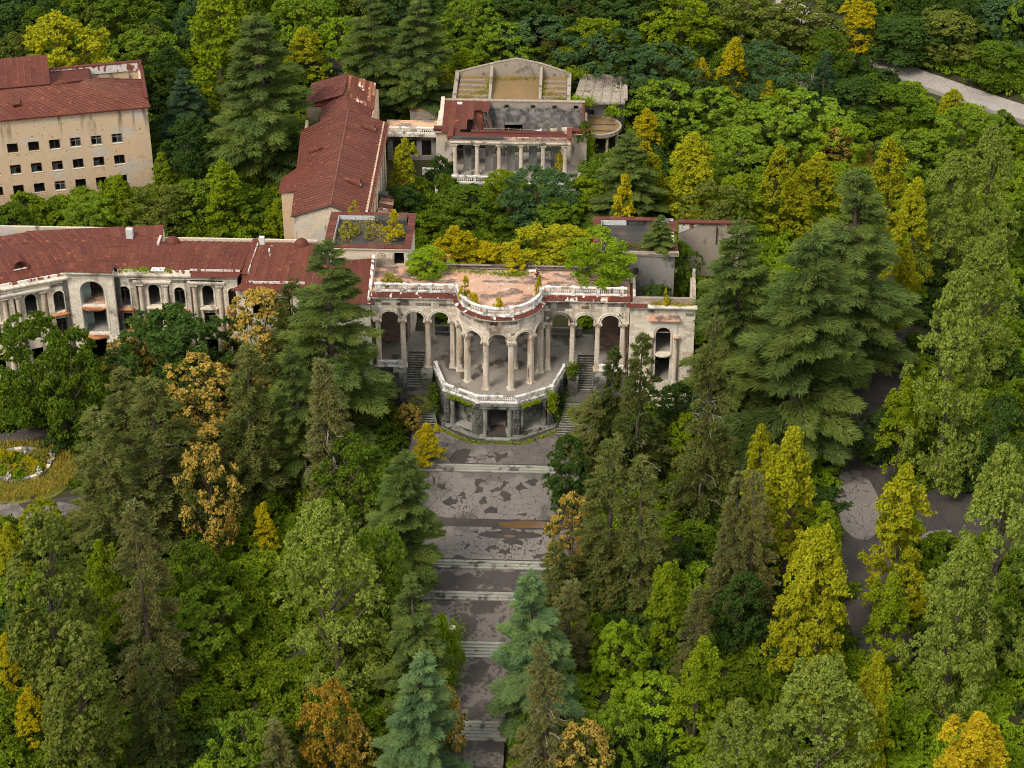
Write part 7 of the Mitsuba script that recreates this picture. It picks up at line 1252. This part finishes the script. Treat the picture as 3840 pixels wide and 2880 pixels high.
    ('tulip0', 'leaf_tulip', 69.9, 74.73, 5.91, 6.57, 3.0, 'broadleaf_tree', 'tree', 'yellow green bush at the edge of the hill road', None),
    ('locust0', 'leaf_teal', 39.48, 80.49, 7.19, 9.88, 5.69, 'locust_tree', 'tree', 'blue green tree on the slope left of the dead tree', None),
    ('spruce1', 'leaf_cedar_dark', 49.34, 77.88, 6.52, 11.06, 2.64, 'spruce_tree', 'tree', 'dark conifer shaped tree right of the dead tree', None),
    ('broad0', 'leaf_green', 51.09, 85.31, 7.26, 10.77, 3.45, 'broadleaf_tree', 'tree', 'dark green tree above the start of the hill road', None),
    ('locust1', 'leaf_teal', 22.86, 78.2, 7.54, 10.25, 6.04, 'locust_tree', 'tree', 'blue green tree right of the theatre gable', None),
    ('locust0', 'leaf_teal', 13.87, 81.66, 8.27, 9.89, 7.24, 'locust_tree', 'tree', 'blue green tree behind the theatre annex', None),
    ('broad1', 'leaf_tulip_green', 12.32, 84.34, 8.69, 10.74, 4.98, 'broadleaf_tree', 'tree', 'yellow green tree behind the theatre gable, right of centre', None),
    ('broad0', 'leaf_deep', 17.69, 80.54, 8.02, 8.25, 4.56, 'broadleaf_tree', 'tree', 'dark tree close behind the annex roof', None),
    ('locust1', 'leaf_teal', 4.65, 88.22, 9.32, 8.34, 6.58, 'locust_tree', 'tree', 'blue green tree directly behind the theatre gable top', None),
    ('locust0', 'leaf_locust', -3.76, 86.74, 9.0, 7.92, 5.41, 'locust_tree', 'tree', 'light green tree behind the left shoulder of the theatre gable', None),
    ('tulip0', 'leaf_tulip_green', -8.85, 81.21, 8.07, 7.05, 4.21, 'broadleaf_tree', 'tree', 'fresh green tree left behind the theatre gable', None),
    ('broad0', 'leaf_deep', 64.63, 95.19, 8.09, 7.59, 7.46, 'broadleaf_tree', 'tree', 'dark round tree above the hill road, left of three', None),
    ('broad1', 'leaf_poplar_deep', 72.21, 95.38, 8.14, 9.25, 6.66, 'broadleaf_tree', 'tree', 'olive dark tree above the hill road, middle of three', None),
    ('broad0', 'leaf_teal', 81.08, 98.19, 8.75, 9.27, 6.7, 'broadleaf_tree', 'tree', 'blue green tree at the top right corner', None),
    ('broad1', 'leaf_green', 78.77, 86.44, 7.23, 8.31, 4.99, 'broadleaf_tree', 'tree', 'green bushy tree right above the end of the hill road', None),
    ('tulip1', 'leaf_gold', 56.63, 96.18, 8.37, 10.93, 4.71, 'broadleaf_tree', 'tree', 'golden brown tree at the top edge above the hill road bend', None),
    ('broad0', 'leaf_poplar_deep', 47.32, 96.69, 8.84, 10.93, 6.68, 'broadleaf_tree', 'tree', 'olive tree at the top edge right of centre', None),
    ('locust0', 'leaf_poplar_deep', 36.39, 95.26, 9.28, 10.07, 7.06, 'locust_tree', 'tree', 'olive flat crowned tree at the top edge, right of the golden trees', None),
    ('broad1', 'leaf_tulip_green', 26.87, 91.26, 9.19, 11.65, 5.83, 'broadleaf_tree', 'tree', 'yellow green tree at the top edge above the blue green trees', None),
    ('broad0', 'leaf_deep', 19.25, 94.66, 10.1, 10.05, 5.88, 'broadleaf_tree', 'tree', 'dark tree at the top edge above the theatre annex', None),
    ('locust1', 'leaf_deep', 9.13, 95.33, 10.49, 10.06, 7.07, 'locust_tree', 'tree', 'dark flat tree at the top edge above the theatre gable', None),
    ('broad1', 'leaf_deep', -0.99, 95.11, 10.41, 9.66, 5.5, 'broadleaf_tree', 'tree', 'dark green tree at the top edge right of the tall cedars', None),
    ('locust0', 'leaf_locust', -8.66, 92.47, 9.74, 10.05, 5.08, 'locust_tree', 'tree', 'green tree right of the tall cedars at the top edge', None),
    ('broad0', 'leaf_locust', -34.55, 94.05, 8.59, 10.97, 5.12, 'broadleaf_tree', 'tree', 'light green tree at the top edge between the cedars', None),
    ('locust1', 'leaf_lime', -29.88, 86.4, 7.84, 10.03, 4.65, 'locust_tree', 'tree', 'bright green spreading tree behind the cedars at the top', None),
    ('locust0', 'leaf_locust', -63.2, 82.08, 6.68, 10.02, 6.16, 'locust_tree', 'tree', 'light green feathery tree left of the very large olive tree', None),
    ('broad1', 'leaf_poplar_deep', -83.47, 78.86, 6.97, 10.79, 4.21, 'broadleaf_tree', 'tree', 'grey green tree at the left edge above the beige block', None),
    ('broad0', 'leaf_deep', -84.1, 93.52, 8.83, 10.17, 5.93, 'broadleaf_tree', 'tree', 'dark tree in the top left corner', None),
    ('locust1', 'leaf_green', -70.76, 93.6, 8.16, 10.18, 7.51, 'locust_tree', 'tree', 'green spreading tree at the top edge left', None),
    ('broad1', 'leaf_deep', -50.43, 52.16, 4.22, 11.94, 3.93, 'broadleaf_tree', 'tree', 'dark green tree in the shade right of the beige block', None),
    ('broad0', 'leaf_green', -40.26, 38.89, 3.51, 7.84, 4.16, 'broadleaf_tree', 'tree', 'green tree left of the lime tree beside the long building', None),
    ('locust1', 'leaf_locust', -47.65, 41.18, 3.69, 6.71, 3.84, 'locust_tree', 'tree', 'soft green tree between beige block and lone yellow green tree', None),
    ('broad1', 'leaf_green', -74.7, 36.47, 3.32, 5.51, 3.12, 'broadleaf_tree', 'tree', 'green tree at the left edge below the beige block', None),
    ('shrub1', 'leaf_lime', -63.49, 37.49, 3.4, 2.14, 2.09, 'shrub', 'shrub', 'lime green shrub just behind the left roof of the curved wing', None),
    ('shrub0', 'leaf_lime', -41.55, 35.36, 3.23, 2.21, 2.07, 'shrub', 'shrub', 'bright yellow green shrub behind the dome vents of the wing', None),
    ('palm', 'leaf_palm', -73.91, 37.14, 3.37, 2.14, 1.39, 'palm_tree', 'palm', 'small palm behind the far left roof of the wing', None),
]
# ---------------------------------------------------------------- planting
rng = R(400)
for kind, m, x, y, z, h, r, name, cat, label, group in TREES:
    k = thing(name, label, cat, group)
    if kind[:-1] in ('cedar', 'spruce', 'tulip', 'poplar', 'broad', 'blossom', 'locust'): kind = kind[:-1] + str((int(kind[-1]) + rng.randint(3)) % 3) if kind[:6] != 'spruce' else (kind if rng.rand() < .6 else kind[:-1] + '2')
    plant(k, kind, m, x, y, z - .1, h, r * (1.0 if kind[:3] in ('pal', 'sap', 'shr', 'bar') else 1.12 if kind[:3] in ('ced', 'cyp', 'tul', 'pop') else 1.22), rng.uniform(0, 6.28))
    if kind == 'bare': del scene[k + '__crown']
BUILT = unary_union([sbox(-12.3, -93, 12, 9).intersection(Polygon([(-4.5, -93), (5, -93), (5, -50), (9, -42), (11.5, -30), (13, 0), (13.5, 9), (-13.5, 9), (-13, 0), (-11.5, -20), (-9.5, -38), (-7.5, -46), (-4.5, -52)])), sbox(-78, 5, -34, 16), Polygon([(-58, 3), (-75, -5), (-80, 8), (-58, 12)]), sbox(-36, -2, 26.5, 18), sbox(24, 20, 33, 21), sbox(-34, 22, -19, 68), sbox(-21, 51.5, 12, 78), sbox(10, 60, 18, 78), sbox(-37, 83, -14, 91), sbox(-18, 68, -12, 78), sbox(-14, 26, -1, 33),
    Polygon([(-55, 49), (-104, 36), (-108, 52), (-59, 67)]), affinity.scale(Point(-62.5, -19.5).buffer(1), 9, 6.6), LineString([(44, 112), (52, 104), (58, 96.5), (68, 88.5), (82, 78.5), (100, 69)]).buffer(4.6), LineString([(-90, -7), (-65, -12.3), (-57, -8.8), (-50, -4)]).buffer(2.4), LineString([(-90, -26.5), (-61.5, -27.3), (-54, -26.4), (-46, -24)]).buffer(3.4),
    LineString([(53.5, 40), (53.2, 17), (50.5, 2), (48.2, -14), (46, -24), (45.5, -34), (47, -50)]).buffer(4.3), sbox(51, -30.5, 70, -17.5), sbox(40, 57, 58, 67)])
from shapely.prepared import prep
PB = prep(BUILT); ug = {'label': 'tangled green undergrowth of bushes and creepers covering the ground between the trees', 'category': 'undergrowth', 'kind': 'stuff'}
n = 0; tones = ['leaf_undergrowth', 'leaf_undergrowth', 'leaf_green', 'leaf_deep', 'leaf_lime']
for i in range(0, 64):
    for j in range(-4, 62):
        x, y = -98 + i * 3.25 + rng.uniform(-1.3, 1.3), -84 + j * 3.3 + rng.uniform(-1.3, 1.3); a, b = rng.rand(2); tone = meshkit.noise(np.array([[x / 14, y / 14, 3.0]]), 5)[0]
        if x < -60 - (y + 75) * .28 or x > 68 + (y + 75) * .22 or PB.contains(Point(x, y)): continue
        r = 2.0 + 1.6 * a; h = 1.1 + 2.8 * b * b + .8 * a
        n += 1; k = 'undergrowth__%03d' % n; g = group_of('shrub%d' % (n % 2), tones[min(4, int(abs(tone * 1.5 - .25) * 5))]); p = PROTO['shrub%d' % (n % 2)]
        scene[k] = {'type': 'instance', 'group': {'type': 'ref', 'id': g['crown']}, 'to_world': T((frame(x, y, float(ground_z(x, y)) - .25, a * 6.28) @ np.diag([r / p['r'], r / p['r'], h / p['h'], 1.0])).tolist())}
labels['undergrowth'] = ug
labels['forest'] = {'label': 'dense mixed green forest covering the hillside behind the buildings', 'category': 'forest', 'kind': 'stuff'}
n = 0; FM = ['leaf_green', 'leaf_locust', 'leaf_deep', 'leaf_poplar_deep', 'leaf_teal', 'leaf_tulip_green']
for i in range(28):
    for j in range(11):
        x, y = -112 + i * 8.2 + rng.uniform(-3, 3), 66 + j * 8 + rng.uniform(-3, 3); q, a = rng.rand(2)
        if PB.context.distance(Point(x, y)) < 4.5 or x < -66 - (y + 75) * .28 or x > 72 + (y + 75) * .22 or (y < 84 and -40 < x < 24): continue
        kind = ('locust0', 'locust1', 'broad0', 'broad1', 'locust2', 'broad2', 'tulip0', 'poplar1')[int(a * 8)]; m = FM[int(6 * q ** 1.3)]; n += 1; g = group_of(kind, m); p = PROTO[kind]; h = rng.uniform(7, 12); r = rng.uniform(3.4, 5.4)
        if y < 95 and x > -20: h *= .6; r *= .8
        if x > 36 and y < 108 - .6 * (x - 36): continue
        scene['forest__%03d' % n] = {'type': 'instance', 'group': {'type': 'ref', 'id': g['crown']}, 'to_world': T((frame(x, y, float(ground_z(x, y)) - .4, a * 50) @ np.diag([r / p['r'], r / p['r'], h / p['h'], 1.0])).tolist())}
# yellow growth in and round the fountain, tall weeds
for i in range(26):
    a, q = rng.uniform(0, 6.28), 3.3 * math.sqrt(rng.rand()); gold = i % 3
    k = thing('fountain_shrub', 'yellow and green shrub growing inside the round stone fountain', 'shrub', 'shrubs inside the fountain'); plant(k, 'shrub%d' % (i % 2), ('weed', 'leaf_lime', 'leaf_gold')[gold], -61.2 + 1.1 * q * math.cos(a), -18.4 + q * math.sin(a), .2, rng.uniform(.9, 1.7), rng.uniform(.8, 1.5), a, parts=False)
mw = {'label': 'tall yellow grass and weeds on the left lawn and hillside meadow', 'category': 'grass', 'kind': 'stuff'}; labels['tall_grass'] = mw; gv = []
for (cx, cy, rx, ry, nn) in ((-62.5, -19.5, 9.2, 6.6, 6500), (50, 62, 9, 4.5, 5200)):
    a, q = rng.uniform(0, 6.28, nn), np.sqrt(rng.rand(nn)); x, y = cx + rx * q * np.cos(a), cy + ry * q * np.sin(a); keep = np.hypot((x + 61.2) / 1.12, y + 18.4) > 3.9; x, y = x[keep], y[keep]; z = np.where(y > 0, ground_z(x, y) + .85, .25)
    gv.append(spike_mesh(np.stack([x, y, z], 1), np.c_[rng.randn(len(x), 2) * .5, np.full(len(x), 1.0)], rng.uniform(.3, .9, len(x)), .14, rng.rand(len(x), 2), rng))
v, f, u = join(gv); scene['tall_grass'] = mikit.ply((v, f), 'weed', False, uv=u)
# creepers on the terrace edge and walls
def creeper(label, pts, m, sx, seed, n=420):
    rg = R(seed); k = thing('creeper', label, 'creeper'); p = np.array(pts, float); i = rg.randint(0, len(p) - 1, n); t = rg.rand(n)[:, None]; P = p[i] * (1 - t) + p[i + 1] * t + rg.randn(n, 3) * sx; uv = np.stack([rg.rand(n), rg.rand(n) * .5], 1)
    v, f, u = leaf_mesh(P, rg.randn(n, 3) + [0, -.8, .7], rg.randn(n, 3), rg.uniform(.16, .34, n), rg.uniform(.12, .24, n), uv); scene[k + '__leaves'] = mikit.ply((v, f), m, False, uv=u)
creeper('yellow green creeper hanging from the left slanting side of the terrace edge', [(-6.6, -6.5, 4.75), (-5, -7.5, 4.7), (-3.2, -8.6, 4.6)], 'leaf_tulip_green', .16, 1); creeper('dark creeper curtain hanging from the right corner of the terrace', [(6.9, -6.4, 5.3), (7.1, -6.3, 4.2), (7.2, -6.2, 2.4)], 'leaf_tulip_green', .34, 2, 700)
creeper('creeper on the front of the terrace edge right of the door', [(3.2, -8.9, 4.7), (4.6, -8.0, 4.7), (5.4, -7.5, 4.8)], 'leaf_tulip_green', .15, 3, 260); creeper('green bush creeper on the right stair pier of the terrace', [(9.5, -1.4, 5.0), (9.8, -1.2, 6.2)], 'leaf_green', .38, 4, 700); creeper('green creeper on the left stair wall under the balustrade', [(-9.0, -2.2, 3.6), (-8.8, -4.5, 2.4), (-8.7, -5.5, .8)], 'leaf_green', .4, 5, 900)
creeper('dark green creeper on the right stair wall beside the dark stone', [(8.9, -2.5, 2.6), (8.6, -4.2, 1.6), (8.3, -6.2, .6)], 'leaf_deep', .4, 6, 900); creeper('mossy weeds along the foot of the loggia steps', [(-8.6, -6.8, -.1), (-3.5, -10.3, -.15), (3.5, -10.3, -.15), (8.8, -6.8, -.1)], 'leaf_tulip_green', .13, 7, 800); creeper('ivy on the right end of the theatre side wall', [(11.1, 59.5, 10.8), (11.2, 60.5, 8.5), (11.3, 61, 6.2)], 'leaf_lime', .5, 8, 1500)
creeper('yellow creeper along the left coping behind the theatre annex', [(8.5, 67.5, 12.9), (10, 67.8, 12.4), (12, 68, 12.2)], 'leaf_lime', .4, 9, 800); creeper('yellow creeper spilling over the theatre gable edge', [(7.6, 75.5, 13.8), (9, 76.8, 13), (10.6, 77.6, 12.8)], 'leaf_lime', .5, 10, 900); creeper('bright creeper mass beside the narrow lower steps', [(-3.4, -47.5, -.6), (-4.2, -50, -1.2), (-3.8, -53, -1.6), (-3.4, -56, -1.8)], 'leaf_lime', .75, 11, 3200)
creeper('yellow weeds on the mossy auditorium floor', [(-9, 67.5, 12.7), (-4.8, 70, 12.9), (-4.8, 74, 13.2), (3.8, 74.5, 13.1), (3.9, 69, 12.9), (7.2, 67.6, 12.7)], 'weed', .3, 12, 1600); creeper('weeds along the eave of the curved wing', [(-51.5, 7.0, 14.9), (-49, 7.0, 14.95), (-47.8, 7.0, 15.0), (-44.6, 7.0, 14.95)], 'leaf_tulip_green', .16, 13, 420); creeper('weeds along the front ledge of the right pavilion', [(19.6, -.7, 15.8), (22, -.8, 15.8), (25.2, -.8, 15.8)], 'weed', .14, 14, 420)
creeper('weeds scattered on the black sunken roof', [(-21.5, 9.5, 18.15), (-19, 15.5, 18.2), (-17, 13, 18.2), (-15, 9.6, 18.2), (-17.8, 16.2, 18.3)], 'weed', .5, 15, 900); creeper('rust coloured weeds at the broken edge of the smooth black roof', [(14.5, 9.4, 18.05), (17, 10.4, 18.1), (20, 9.2, 18.1), (22, 8.6, 18.3)], 'leaf_rust', .35, 16, 900); creeper('weeds in the shade of the rear kerb on the terrace', [(-11.8, 5.6, 16.2), (-9, 6.3, 16.2), (-1, 5.6, 16.2), (1.5, 5.2, 16.25), (3.4, 5.6, 16.2)], 'leaf_tulip_green', .3, 17, 1200)
